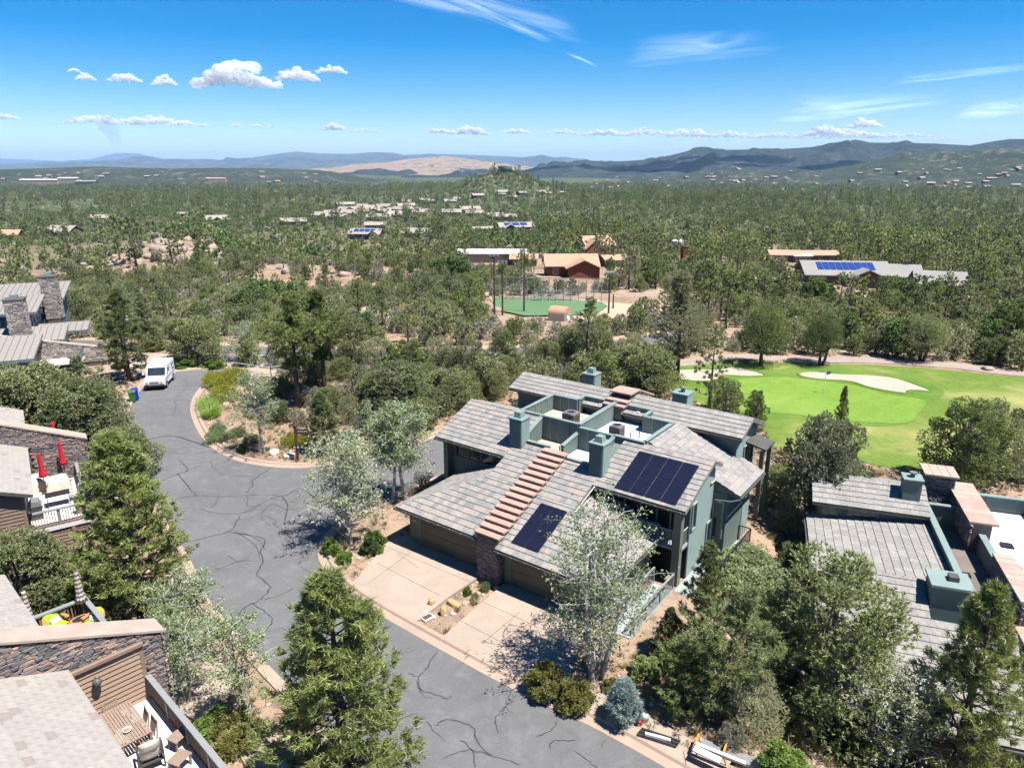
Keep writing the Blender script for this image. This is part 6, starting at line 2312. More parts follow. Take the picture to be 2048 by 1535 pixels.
    MB().box(5.3, 7.8, 5.75, 5.9, 2.1, 3.15).build("porch_wall", M['teal'], root)
    MB().box(5.25, 7.85, 5.72, 5.93, 3.15, 3.22).build("wall_cap", M['teal_trim_lit'], root)
    MB().box(4.6, 9.1, 5.75, 6.7, 2.0, 2.15).build("porch_floor", M['deck'], root)
    railing(root, (7.85, 5.8, 2.15), (8.7, 5.8, 2.15), 0.95, 5, .11, 'teal_light', bw=.035, posts=False)
    MB().box(8.68, 9.1, 5.6, 5.98, -2, F(5.6) - .2).build("corner_post", M['olive'], root)
    railing(root, (9.05, 6.0, 2.15), (9.05, 6.65, 2.15), 0.95, 5, .11, 'teal_light', bw=.035, posts=False)
    MB().box(4.3, 9.1, 6.6, 6.72, -2, 2.0).build("lower_wall", M['screen'], root)
    # ---- right flank: lapped boards painted lighter as sunlit, windows, the entry recess
    siding(root, (9.1, 6.72, 0), (0, 1, 0), 3.23, -.1, F(9) - .1, 'teal_trim_lit', 0.17, (1, 0, 0), top=lambda x: F(min(6.72 + x, 9.0)) - .3 - max(0, 6.72 + x - 9) * .4)
    window(root, (9.14, 7.1, 3.6), (0, 1, 0), (1, 0, 0), .55, 1.5, 'teal_light', 1)
    window(root, (9.14, 9.5, 1.3), (0, 1, 0), (1, 0, 0), .6, 1.9, 'teal_light', 1)
    siding(root, (9.95, 12.75, 0), (0, 1, 0), 1.2, -1.2, 3.95, 'teal_trim_lit', 0.17, (1, 0, 0))
    siding(root, (8.9, 13.95, 0), (0, 1, 0), 3.6, -1.5, 6.4, 'teal_trim_lit', 0.17, (1, 0, 0), top=lambda x: 5.87 + x * .4 if x < 1.45 else 6.45 - (x - 1.45) * .4)
    MB().box(9.1, 9.96, 9.94, 9.99, -1, 3.95).build("recess_wall", M['teal'], root)
    window(root, (9.5, 9.93, 2.3), (1, 0, 0), (0, -1, 0), .55, 2.2, 'teal_light', 1)
    for v in (13.15, 15.6, 16.6):
        window(root, (9.99 if v < 14 else 8.94, v, 3.2 if v < 14 else 4.2), (0, 1, 0), (1, 0, 0), .7, 1.3, 'teal_light', 1)
    MB().tube([(10.72, 9.85, 3.9), (10.2, 9.7, 3.7), (9.3, 9.85, 3.5), (9.22, 9.9, 3.2), (9.22, 9.9, .1)], .045, 8).build("downspout", M['teal'], root)
    # ---- deck with iron rail
    MB().box(9.12, 10.72, 5.2, 12.6, -.16, .02).build("deck_floor", M['deck'], root)
    railing(root, (10.68, 5.3, 0.02), (10.68, 12.5, 0.02), 0.95, 2.4, .11, 'black', bw=.016)
    railing(root, (9.98, 12.5, 0.02), (10.68, 12.5, 0.02), 0.95, 2, .11, 'black', bw=.016)
    for v in (5.4, 9.0, 12.45):
        MB().box(10.5, 10.72, v - .12, v + .12, -2.6, -.16).build("deck_post", M['olive'], root)
    # entry walk from the drive
    MB().box(7.9, 9.1, 0.2, 5.2, -.2, .05).build("entry_walk", M['deck'], root)
    railing(root, (7.95, 0.4, .05), (7.95, 5.2, .05), 0.95, 1.6, .12, 'grey_rail', bw=.02, top=(.1, .05))
    railing(root, (9.05, 0.4, .05), (9.05, 5.2, .05), 0.95, 1.6, .12, 'grey_rail', bw=.02, top=(.1, .05))
    # lean-to at the far right end
    MB().extr([(8.8, 15.6, 5.0), (10.2, 15.6, 4.7), (10.2, 15.6, 4.82), (8.8, 15.6, 5.12)], (0, 1.8, 0)).build("porch_roof", M['gutter'], root)
    for v in (15.7, 17.2):
        MB().box(9.85, 10.1, v - .1, v + .1, -2.6, 4.65).build("porch_post", M['olive'], root)
    return root


def thing_part(name, parent, loc, rot):
    me = bpy.data.meshes.new(name)
    return link(name, me, parent, loc=loc, rot=rot)


main_house()


# ------------------------------------------------------------------ grey house at the right edge
def right_house():
    U = (0.946, -0.324)
    rz = math.atan2(U[1], U[0])
    root = thing("grey_house", "grey-roofed house with dark roof well cut by the right edge", "house", (20.9, 29.2, 0), rz)
    GZ = -2.4
    MB().box(-5.4, 0.2, 0.2, 8.6, GZ, 1.9).build("wall", M['teal'], root)
    MB().box(-5.0, 9.0, -6.6, 0.2, GZ, 0.1).build("wall", M['olive'], root)
    MB().box(-3.3, 9.0, -3.0, 9.5, GZ, 1.4).build("wall", M['teal'], root)
    MB().extr([(-5.6, 6.4, 2.0), (-5.6, 6.4, 3.05), (-5.6, 8.6, 3.9), (-5.6, 8.6, GZ)], (5.5, 0, 0)).build("wall", M['teal'], root)
    rf = Roofs(root, 'tile_grey', 0.36, 0.42, 300)
    s = 2.5 / 7.3
    rf.slope([(-6.2, -7.4, .1), (4.6, -7.4, .1), (4.6, -2.2, .1 + s * 5.2), (-6.2, -2.2, .1 + s * 5.2)])
    rf.slope([(-6.2, -2.2, .1 + s * 5.2), (-1.35, -2.2, .1 + s * 5.2), (-1.35, -.1, 2.6), (-6.2, -.1, 2.6)])
    zl = lambda u: 2.62 + 0.1 * u
    rf.slope([(-6.2, 6.6, zl(-6.2)), (-6.2, -.1, zl(-6.2)), (-.05, -.1, zl(-.05)), (-.05, 6.6, zl(-.05))])
    rf.slope([(-6.0, 6.0, 3.1), (0.0, 6.0, 3.1), (0.0, 8.3, 3.95), (-6.0, 8.3, 3.95)])
    rf.slope([(0.0, 9.9, 3.4), (-6.0, 9.9, 3.4), (-6.0, 8.3, 3.95), (0.0, 8.3, 3.95)])
    rf.finish()
    hipcaps(root, (-6.1, -.1, 2.62), (-1.4, -.1, 2.62), 'tile_grey')
    hipcaps(root, (-5.95, 8.3, 3.97), (-.1, 8.3, 3.97), 'tile_grey')
    MB().beam((-6.2, -7.47, .02), (4.6, -7.47, .02), .11, .1).build("gutter", M['gutter'], root)
    MB().beam((-6.27, 6.6, zl(-6.2) - .07), (-6.27, -.1, zl(-6.2) - .07), .11, .1).build("gutter", M['gutter'], root)
    window(root, (-5.0, 6.36, 2.62), (1, 0, 0), (0, -1, 0), .8, .75, 'teal', 1)
    f = window(root, (-3.3, 6.36, 2.68), (1, 0, 0), (0, -1, 0), 1.5, .6, 'teal', 1)
    # roof well
    MB().box(0.15, 2.15, -1.2, 8.0, 1.4, 1.9).build("flat_roof", M['flat_dark'], root)
    MB().box(2.4, 7.0, -1.2, 9.5, 2.0, 2.45).build("flat_roof", M['flat_white'], root)

    def par(u0, u1, v0, v1, z0, z1, cap='teal_trim_lit'):
        p = MB().box(u0, u1, v0, v1, z0, z1).build("parapet", M['teal'], root)
        MB().box(u0 - .06, u1 + .06, v0 - .06, v1 + .06, z1, z1 + .07).build("parapet_cap", M[cap], p)
    par(0.0, .2, 0, 8.1, 1.4, 3.05)
    par(.21, 2.0, 7.95, 8.12, 1.4, 3.05)
    par(.3, 2.1, -1.35, -1.2, 0.5, 2.6)
    par(2.15, 2.36, 2.8, 5.2, 1.4, 2.9)
    par(3.2, 6.5, 9.6, 9.8, 2.0, 3.3)
    par(5.6, 5.8, 3.0, 9.6, 2.0, 3.0)
    # broad chimney
    ch = MB().box(-1.3, .25, -1.5, -.15, .9, 3.2).build("chimney", M['teal'], root)
    MB().box(-1.4, .35, -1.6, -.05, 3.2, 3.32).build("chimney_cap", M['teal_trim_lit'], ch)
    MB().box(-.6, -.2, -1.05, -.6, 3.32, 3.55).build("flue", M['gutter'], ch)
    c2 = MB().box(-1.35, -.45, 7.0, 7.9, 3.2, 4.75).build("chimney", M['teal'], root)
    MB().box(-1.42, -.38, 6.93, 7.97, 4.75, 4.83).build("chimney_cap", M['teal_trim_lit'], c2)
    MB().lathe([(.12, 0), (.12, .2), (.2, .2), (.2, .28)], 12, (-.9, 7.45, 4.83)).build("flue", M['teal'], c2)
    # stone party walls with slab caps
    for u0, u1, v0, v1, z1, n in ((2.2, 2.7, -1.6, 2.8, 3.1, 9), (1.7, 2.7, 5.2, 10.6, 3.5, 9), (2.15, 2.9, -8.2, -1.6, 1.9, 11)):
        w = MB().box(u0 + .05, u1 - .05, v0, v1, GZ, z1).build("party_wall", M['stone_bed'], root)
        stone_face(w, (u0 + .02, v0, 0), (0, 1, 0), v1 - v0, z1 - 1.3, z1 - .02, (-1, 0, 0), .1, (.18, .42), 60, int(abs(v0 * 10)))
        for i in range(n):
            a, b = v0 + (v1 - v0) * i / n, v0 + (v1 - v0) * (i + 1) / n - .015
            MB().box(u0 - .12, u1 + .25, a, b, z1 + random.uniform(-.015, .03), z1 + .1).build("cap_stone", M['cap_tan' if random.random() < .75 else 'cap_red'], w)
    w = MB().box(.2, 1.7, 9.4, 10.8, GZ, 4.3).build("party_wall", M['stone_bed'], root)
    stone_face(w, (.2, 9.38, 0), (1, 0, 0), 1.5, 2.0, 4.3, (0, -1, 0), .1, (.18, .42), 60, 51)
    for i in range(4):
        MB().box(.1 + i * .45, .53 + i * .45, 9.2, 10.9, 4.3, 4.4).build("cap_stone", M['cap_tan'], w)
    # roof bits
    for u, v, r in ((1.3, .2, .16), (3.4, 3.0, .2)):
        MB().lathe([(r, 0), (r * 1.1, .12), (r * 1.3, .14), (r * 1.3, .24), (r * .5, .3)], 14, (u, v, 1.9 if u < 2 else 2.45)).build("roof_vent", M['white'], root)
    MB().box(.9, 1.25, 2.2, 2.55, 1.9, 2.02).build("skylight", M['black'], root)
    MB().box(3.2, 3.75, 5.0, 5.5, 2.45, 2.55).build("skylight", M['black'], root)
    for k in range(3):
        MB().tube([(.3, 5.6 + k * .25, 1.9), (.38, 5.6 + k * .25, 2.5), (.55, 5.65 + k * .25, 2.6)], .03, 6).build("vent_pipe", M['metal'], root)
    MB().box(1.5, 1.8, -.7, -.5, 1.9, 2.0).build("roof_box", M['white'], root)
    # garage under the low eave
    d = MB().box(-2.6, 2.0, -6.68, -6.6, GZ, -.35).build("garage_door", M['garage'], root)
    for i in range(4):
        MB().box(-2.55, 1.95, -6.72, -6.68, GZ + .05 + i * .5, GZ + .5 + i * .5).build("door_panel", M['garage'], d)


right_house()
# ------------------------------------------------------------------ brown two-unit houses with roof decks (left side)
M['red_cloth'] = mat_plain("red_canvas", (0.5, 0.012, 0.03), 0.15, 6, 0.8, 0.2)
M['cover'] = mat_plain("tan_furniture_cover", (0.52, 0.45, 0.38), 0.12, 2.5, 0.85, 0.4, stain=(0.42, 0.3, 0.2))
M['lime'] = mat_plain("lime_cushion", (0.3, 0.56, 0.012), 0.1, 5, 0.85, 0.2)
M['wicker'] = mat_plain("honey_wicker", (0.45, 0.2, 0.075), 0.3, 22, 0.8, 0.6)
M['teak'] = mat_plain("weathered_teak", (0.27, 0.2, 0.155), 0.2, 8, 0.8, 0.3)
M['beige'] = mat_plain("beige_cushion", (0.5, 0.45, 0.4), 0.08, 3, 0.85, 0.2)
M['floral'] = mat_plain("pale_print_cushion", (0.5, 0.58, 0.55), 0.4, 14, 0.85, 0.1)
M['umber'] = mat_plain("dark_metal", (0.06, 0.055, 0.05), 0.2, 5, 0.5, 0.1)


def mat_bands(name, a, b, scale):
    t = NT(name)
    sep = t.n("ShaderNodeSeparateXYZ")
    t.l(t.coord("Object"), sep.inputs[0])
    m = t.math('PINGPONG', sep.outputs[2], scale)
    c = t.ramp(t.math('DIVIDE', m, scale), [(0.0, a), (0.5, b)], 'CONSTANT')
    t.principled(c, 0.85)
    return t.mat


M['stripe'] = mat_bands("striped_canvas", (0.5, 0.46, 0.42), (0.13, 0.1, 0.09), 0.1)


def duplex(name, label, origin, rz, dz, wall_siding, seed, zg=0.0):
    """frame: x to the street, y along the row; deck corner against the stone wall at the origin"""
    root = thing(name, label, "house", (origin[0], origin[1], 0), rz)
    wx = -2.95
    zr = dz + 2.5
    KS = 0.4
    # unit blocks
    for v0, v1 in ((-7.6, 0.0), (1.0, 8.2)):
        MB().extr([(-11, v0, zg), (wx, v0, zg), (wx, v0, zr - .05), (-11, v0, zr + KS * (-2.4 + 11) - .35)], (0, v1 - v0, 0)).build("wall", M['brown'], root)
    rf = Roofs(root, 'tile_warm', 0.4, 0.27, 150, 0.03, 0.02)
    for v0, v1 in ((-8.0, 0.15), (0.85, 8.6)):
        rf.slope([(-2.4, v0, zr), (-2.4, v1, zr), (-11.5, v1, zr + KS * 9.1), (-11.5, v0, zr + KS * 9.1)], edge='gutter')
    rf.finish()
    # decks
    for v0, v1 in ((-6.9, 0.0), (1.0, 7.1)):
        MB().box(wx, 0.0, v0, v1, dz - .25, dz).build("deck_floor", M['deck_white'], root)
        MB().box(wx, -.12, v0 + .12, v1 - .12, zg, dz - .26).build("deck_base", M['brown'], root)
        siding(root, (-.1, v0 + .1, 0), (0, 1, 0), v1 - v0 - .2, zg, dz - .26, 'brown', 0.2, (1, 0, 0))
        siding(root, (wx, v0 + .12, 0), (1, 0, 0), -.1 - wx, zg, dz - .26, 'brown', 0.2, (0, -1, 0))
        railing(root, (-.06, v0 + .1, dz), (-.06, v1 - .05, dz), 0.95, 1.9, .13, 'brown_trim', 'grey_rail', top=(.2, .07), bw=.045, post_w=.12)
        e = v0 + .06 if v0 < 0 else v1 - .06
        railing(root, (wx + .1, e, dz), (-.1, e, dz), 0.95, 1.5, .13, 'brown_trim', 'grey_rail', top=(.2, .07), bw=.045, post_w=.12)
    for v in (-7.6, -6.9):
        MB().box(wx - .06, wx + .08, v - .06, v + .06, zg, zr - .1).build("corner_board", M['brown_trim'], root)
    siding(root, (-11, -7.61, 0), (1, 0, 0), 11 + wx, zg, zr + 2.5, 'brown', 0.2, (0, -1, 0), top=lambda x: zr + KS * (8.0 - x) - .2)
    # stone wall between the units, its cap climbing to the left
    top = lambda x: zr - .1 + .43 * (.7 - x)
    w = MB().extr([(-11, .12, zg), (.62, .12, zg), (.62, .12, top(.62)), (-11, .12, top(-11))], (0, .76, 0)).build("party_wall", M['stone_bed'], root)
    stone_face(w, (-9.0, .1, 0), (1, 0, 0), 9.68, zg, lambda x: top(x - 9.0) - .03, (0, -1, 0), .1, (.16, .5), 300, seed, 0.09,
               zbot=lambda x: (zr + KS * (-2.4 - (x - 9.0)) - .12) if x - 9.0 < -2.35 else (dz - .3 if x - 9 < -.02 and not wall_siding else (zr - .25 if x - 9 < -.12 else zg)))
    stone_face(w, (.64, .1, 0), (0, 1, 0), .8, zg, lambda x: top(.64) - .03, (1, 0, 0), .1, (.16, .5), 0, seed + 5, 0.06)
    MB().extr([(-11, -.02, top(-11)), (.8, -.02, top(.8)), (.8, -.02, top(.8) + .09), (-11, -.02, top(-11) + .09)], (0, 1.04, 0)).build("wall_cap", M['cap_tan'], w)
    if wall_siding:
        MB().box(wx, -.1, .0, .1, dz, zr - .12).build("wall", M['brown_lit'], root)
        siding(root, (wx, .0, 0), (1, 0, 0), -.12 - wx, dz, zr - .2, 'brown_lit', 0.2, (0, -1, 0))  # boards in the sunlit copy of the brown paint
        MB().beam((wx, -.06, zr - .15), (-.05, -.06, zr - .15), .16, .12).build("flashing", M['brown_trim'], root)
        MB().box(-.2, -.06, -.05, .02, dz, zr - .2).build("corner_board", M['brown_trim'], root)
    return root


AO, AR = (-27.98, 42.2), math.atan2(.572, .82)
BO, BR = (-13.45, 22.0), math.atan2(.725, .689)
duplex("brown_house", "brown-sided house with umbrella deck and stone wall at left edge", AO, AR, 2.3, False, 201)
duplex("brown_house", "brown-sided house with dining deck in the bottom left corner", BO, BR, 2.55, True, 301)


def frame(o, r):
    c, s = math.cos(r), math.sin(r)
    return lambda u, v, z=0: (o[0] + c * u - s * v, o[1] + s * u + c * v, z)


FA, FB = frame(AO, AR), frame(BO, BR)


def umbrella(label, loc, h, mat, rz=0.0):
    t = thing("closed_umbrella", label, "umbrella", loc, rz, "closed deck umbrellas")
    MB().tube([(0, 0, 0), (0, 0, h)], .025, 8).build("pole", M['umber'], t)
    MB().lathe([(.28, 0), (.28, .05), (.05, .09)], 14).build("base", M['umber'], t)
    v, f = [], []
    prof = [(.06, h + .04), (.075, h - .1), (.1, h - .5), (.13, h - 1.0), (.17, h - 1.35), (.21, h - 1.5), (.15, h - 1.52)]
    n = 24
    for r, z in prof:
        for j in range(n):
            a = 2 * math.pi * j / n
            rr = r * (1 + .22 * math.cos(8 * a + z * 2))
            v.append((rr * math.cos(a), rr * math.sin(a), z))
    for i in range(len(prof) - 1):
        for j in range(n):
            f.append((i * n + j, (i + 1) * n + j, (i + 1) * n + (j + 1) % n, i * n + (j + 1) % n))
    f.append(tuple(range(n)))
    MB().add(v, f).build("canopy", M[mat], t, True)
    MB().lathe([(.03, 0), (.05, .04), (.02, .12)], 8, (0, 0, h + .04)).build("finial", M['umber'], t)
    return t


c4 = lambda x, y: (x / 5.118, 860 + y / 5.118)
c6z = lambda x, y: (x / 7.675, 1160 + y / 7.675)
c7 = lambda x, y: (130 + x / 6.206, 1300 + y / 6.206)


def on(pxy, z):
    p = G(pxy[0], pxy[1], z)
    return (p[0], p[1], z)


umbrella("left of two closed red umbrellas on the brown deck", on(c4(478, 640), 2.3), 2.6, 'red_cloth')
umbrella("right closed red umbrella on the brown deck near the stone wall", FA(-.75, -.5, 2.3), 2.7, 'red_cloth')
p = on((97, 905), 2.3)
umbrella("closed red umbrella showing above the sloping stone wall cap", FA(-.9, 1.8, 2.3), 3.3, 'red_cloth')
umbrella("closed striped umbrella at the corner of the wicker-chair deck", FB(-.25, 6.8, 2.55), 2.5, 'stripe')
umbrella("closed striped umbrella beside the tiled roof edge", FB(-2.1, 7.25, 2.3), 2.4, 'stripe')


def cover_blob(label, loc, rz, w, d, h, seed):
    rg = np.random.default_rng(seed)
    bm = bmesh.new()
    bmesh.ops.create_grid(bm, x_segments=16, y_segments=14, size=1)
    for v in bm.verts:
        x, y = v.co.x, v.co.y
        e = max(abs(x), abs(y)) ** 6
        n = float(fbm(np.array(x * 2.2 + seed), np.array(y * 2.2), seed, 3)) - .5
        top = h * (1 - .12 * (x * x + y * y) * .5) + n * .22 * h
        z = top * (1 - smooth(.78, 1.0, max(abs(x), abs(y)))) + .02
        s = 1 + .06 * math.sin(9 * math.atan2(y, x) + seed) * e
        v.co = Vector((x * w / 2 * (1 - .06 * (1 - e)) * s, y * d / 2 * s, float(z)))
    me = bpy.data.meshes.new("covered_furniture")
    bm.to_mesh(me)
    bm.free()
    me.materials.append(M['cover'])
    me.polygons.foreach_set("use_smooth", [True] * len(me.polygons))
    o = link("covered_furniture", me, loc=loc, rot=(0, 0, rz))
    return tag(o, label, "furniture")


cover_blob("larger tan-covered furniture by the left red umbrella", on(c4(360, 600), 2.3), AR, 1.9, 1.6, .8, 3)
cover_blob("smaller tan-covered furniture by the deck's outer rail", on(c4(610, 590), 2.3), AR, 1.35, 1.2, .75, 5)
cover_blob("pale covered bench against the stone wall", on(c4(500, 450), 2.3), AR, 1.7, .9, .8, 8)


def dark_table():
    p = on(c4(610, 760), 2.3)
    t = thing("patio_table", "black glass patio table behind the brown deck rail", "table", p, AR)
    MB().cbox((0, 0, .72), (1.25, .75, .03)).build("tabletop", M['black'], t)
    for sx in (-1, 1):
        for sy in (-1, 1):
            MB().beam((sx * .55, sy * .3, 0), (sx * .55, sy * .3, .71), .04, .04).build("leg", M['umber'], t)
    for i, (dx, dy, r, lab) in enumerate(((-1.0, .1, 0.2, "metal patio chair left of the black glass table"), (.85, .25, 3.0, "metal patio chair right of the black glass table"))):
        c = thing("patio_chair", lab, "chair", FA(*[a + b for a, b in zip(((Vector(p) - Vector((AO[0], AO[1], 2.3))) @ Matrix.Rotation(AR, 3, 'Z'))[:2], (dx, dy))], 2.3), AR + r, "patio chairs on the brown deck")
        MB().box(-.24, .24, -.24, .24, .4, .43).build("seat", M['cover'], c)
        MB().cbox((-.24, 0, .68), (.03, .46, .5), 0, 0, -.15).build("backrest", M['cover'], c)
        for sx in (-1, 1):
            for sy in (-1, 1):
                MB().beam((sx * .22, sy * .22, 0), (sx * .22, sy * .22, .41), .025, .025).build("leg", M['umber'], c)
            MB().beam((-.22, sx * .25, .62), (.24, sx * .25, .6), .03, .03).build("armrest", M['umber'], c)
    g = thing("grill_box", "grey covered grill box against the brown house wall", "grill", FA(-2.5, -5.2, 2.3), AR)
    MB().box(-.3, .3, -.35, .35, 0, .8).build("cabinet", M['umber'], g)
    MB().extr([(-.32, -.37, .8), (.32, -.37, .8), (.2, -.37, 1.1), (-.2, -.37, 1.1)], (0, .74, 0)).build("lid", M['metal'], g)
    pot = thing("planter", "leafy pot at the deck's outer corner", "planter", FA(-.45, -5.9, 2.3), 0)
    MB().lathe([(.16, 0), (.22, .35), (.2, .35), (.18, .3)], 14).build("pot", M['cap_red'], pot)
    link("plant", PROTO['hedge'][1], pot, loc=(0, 0, .3), scale=(.45, .45, .5))


dark_table()


# ------------------------------------------------------------------ dining deck furniture
def slat_table(name, label, loc, rz, L, W, H, n, cat="table", group=None):
    t = thing(name, label, cat, loc, rz, group)
    for i in range(n):
        y = -W / 2 + W * (i + .5) / n
        MB().cbox((0, y, H), (L, W / n * .82, .025)).build("slat", M['teak'], t)
    for sx in (-1, 1):
        MB().cbox((sx * (L / 2 - .05), 0, H - .03), (.06, W, .04)).build("rail", M['teak'], t)
        for sy in (-1, 1):
            MB().beam((sx * (L / 2 - .06), sy * (W / 2 - .06), 0), (sx * (L / 2 - .06), sy * (W / 2 - .06), H - .02), .06, .06).build("leg", M['teak'], t)
    return t


def slat_chair(label, loc, rz, group="teak deck chairs"):
    t = thing("slatted_chair", label, "chair", loc, rz, group)
    for i in range(6):
        MB().cbox((0, -.2 + i * .08, .43), (.46, .06, .02)).build("seat_slat", M['teak'], t)
    for i in range(8):
        x = -.21 + i * .06
        MB().beam((x, .22, .5), (x, .33, .95), .035, .015).build("back_slat", M['teak'], t)
    MB().beam((-.24, .33, .96), (.24, .33, .96), .04, .06).build("top_rail", M['teak'], t)
    for s in (-1, 1):
        MB().beam((s * .24, .22, 0), (s * .24, .34, .98), .04, .04).build("back_leg", M['teak'], t)
        MB().beam((s * .24, -.22, 0), (s * .24, -.2, .44), .04, .04).build("leg", M['teak'], t)
    return t


ZB = 2.55
slat_table("dining_table", "long weathered slatted dining table half under the roof edge", on(c7(790, 1120), ZB), BR + math.pi / 2, 2.1, 1.0, .74, 11)
slat_chair("slatted chair at the far end of the dining table", on(c7(660, 960), ZB), BR + .15)
slat_chair("slatted chair nearer the siding at the table's street side", on(c7(930, 1060), ZB), BR - math.pi / 2 - .1)
slat_chair("slatted chair at the middle of the table's street side", on(c7(1030, 1180), ZB), BR - math.pi / 2)
slat_table("side_table", "upper slatted stool beside the deck rail", on(c7(1430, 1180), ZB), BR + .3, .62, .5, .45, 8, "stool", "slatted stools")
slat_table("side_table", "lower slatted stool beside the deck rail", on(c7(1440, 1460), ZB), BR + .4, .62, .5, .45, 8, "stool", "slatted stools")
bw = thing("bowl", "white bowl of brown snacks on the dining table", "bowl", on(c7(775, 1010), ZB + .755), 0)
MB().lathe([(.06, 0), (.12, .06), (.15, .12), (.135, .12), (.1, .07)], 18).build("dish", M['white'], bw, True)
MB().lathe([(.11, .09), (.08, .115), (.03, .125)], 14).build("contents", M['wicker'], bw, True)


def cushion(mb, w, d, h, segs=6):
    bm = bmesh.new()
    bmesh.ops.create_grid(bm, x_segments=segs, y_segments=segs, size=.5)
    top = []
    for v in bm.verts:
        e = (1 - (2 * v.co.x) ** 4) * (1 - (2 * v.co.y) ** 4)
        top.append((v.co.x * w, v.co.y * d, h * .5 * max(0.0, e) ** .4))
    f = [[v.index for v in fc.verts] for fc in bm.faces]
    bm.free()
    mb.add(top, f)
    mb.add([(x, y, -z) for x, y, z in top], [list(reversed(q)) for q in f])
    return mb


def lounge(label, loc, rz):
    t = thing("cushioned_chair", label, "chair", loc, rz)
    cushion(MB(), .62, .62, .2).build("seat_cushion", M['beige'], t, True).location = (0, 0, .45)
    b = cushion(MB(), .62, .5, .2).build("back_cushion", M['beige'], t, True)
    b.location, b.rotation_euler = (0, .32, .72), (1.25, 0, 0)
    b2 = cushion(MB(), .62, .4, .2).build("head_cushion", M['beige'], t, True)
    b2.location, b2.rotation_euler = (0, .46, 1.1), (1.3, 0, 0)
    for s in (-1, 1):
        MB().beam((s * .36, -.32, .62), (s * .36, .35, .62), .07, .04).build("armrest", M['umber'], t)
        MB().beam((s * .36, -.3, 0), (s * .36, -.3, .62), .05, .05).build("leg", M['umber'], t)
        MB().beam((s * .36, .36, 0), (s * .36, .5, 1.15), .05, .05).build("back_leg", M['umber'], t)
    MB().box(-.34, .34, -.3, .36, .3, .35).build("seat_frame", M['umber'], t)


lounge("beige cushioned high-back chair at the near end of the dining table", on(c7(1080, 1400), ZB), BR + math.pi * .93)
lamp = thing("wall_lamp", "grey round lamp on the sunlit brown siding wall", "lamp", FB(-1.7, -.05, ZB + 1.75), BR)
MB().lathe([(.02, -.17), (.1, -.13), (.16, -.02), (.13, .09), (.05, .14), (.02, .15)], 16, (0, -.18, 0)).build("globe", M['gutter'], lamp, True)
MB().beam((0, 0, .1), (0, -.18, .14), .03, .03).build("bracket", M['umber'], lamp)
scr = thing("folding_screen", "white-topped screen panel leaning by the tiled roof edge", "screen", FB(-2.55, -.5, ZB), BR + .3)
MB().box(-.03, .03, -.35, .35, .05, 1.9).build("panel", M['flat_white'], scr)
MB().box(-.05, .05, -.38, .38, 1.9, 1.98).build("top_rail", M['white'], scr)


def wicker_chair(label, loc, rz):
    t = thing("wicker_chair", label, "chair", loc, rz, "wicker armchairs with lime cushions")
    MB().box(-.36, .36, -.36, .36, .12, .34).build("seat_base", M['wicker'], t)
    n = 10
    pts = []
    for i in range(n + 1):
        a = math.pi * (-.12 + 1.24 * i / n)
        pts.append((.44 * math.cos(a), .42 * math.sin(a), .56 + .3 * math.sin(max(0, a)) ** 2))
    MB().tube(pts, .085, 8).build("arm_roll", M['wicker'], t, True)
    v, f = [], []
    for x, y, z in pts:
        v += [(x, y, .12), (x, y, z)]
    f = [(2 * i, 2 * i + 2, 2 * i + 3, 2 * i + 1) for i in range(n)]
    MB().add(v, f).build("shell", M['wicker'], t)
    b = cushion(MB(), .62, .55, .26).build("back_cushion", M['lime'], t, True)
    b.location, b.rotation_euler = (0, .26, .68), (1.2, 0, 0)
    s = cushion(MB(), .64, .6, .22).build("seat_cushion", M['lime'], t, True)
    s.location = (0, -.03, .42)
    p = cushion(MB(), .44, .28, .16).build("print_cushion", M['floral'], t, True)
    p.location, p.rotation_euler = (.02, .05, .6), (.9, 0, .15)


wicker_chair("wicker armchair with lime cushions next to the tiled roof", on(c6z(900, 800), ZB), BR + .35)
wicker_chair("wicker armchair with lime cushions by the deck's street rail", on(c6z(1450, 780), ZB), BR - 1.2)
wt = thing("wicker_table", "oval wicker table with glass top between the lime chairs", "table", on(c6z(1270, 730), ZB), BR)
MB().lathe([(.36, 0), (.36, .38), (.42, .42), (.42, .48), (.34, .48), (.33, .46)], 24, sx=1.0, sy=.7).build("body", M['wicker'], wt, True)
MB().lathe([(.33, .462), (.33, .475)], 24, sx=1.0, sy=.7).build("glass_top", M['glass'], wt)
mets = thing("meter_boxes", "tan utility meter boxes on the brown deck wall", "meter box", FA(-.9, -6.8, 0), AR)
for k in range(2):
    MB().box(k * .45 - .18, k * .45 + .12, -.12, 0, .35, .95).build("box", M['brown_lit'], mets)
MB().box(-.1, .08, -.1, 0, .95, 2.0).build("conduit", M['brown_trim'], mets)


# ------------------------------------------------------------------ grey houses with seamed roofs and stone chimneys, upper left
M['seam'] = mat_plain("pale_metal_roof", (0.27, 0.245, 0.22), 0.06, 1.5, 0.5, 0.05)
M['seam_rib'] = mat_plain("roof_rib", (0.17, 0.16, 0.15), 0.1, 2, 0.5, 0.05)
M['slate'] = mat_plain("slate_blue_siding", (0.12, 0.16, 0.175), 0.1, 1, 0.7, 0.1)
for _p in ('object', 'island'):
    M['stone_lite' + ('' if _p == 'object' else '_i')] = mat_pieces("pale_stone_" + _p, [(0, (.26, .235, .215)), (.25, (.34, .3, .275)), (.5, (.2, .18, .17)), (.75, (.4, .35, .315))], .9, _p)


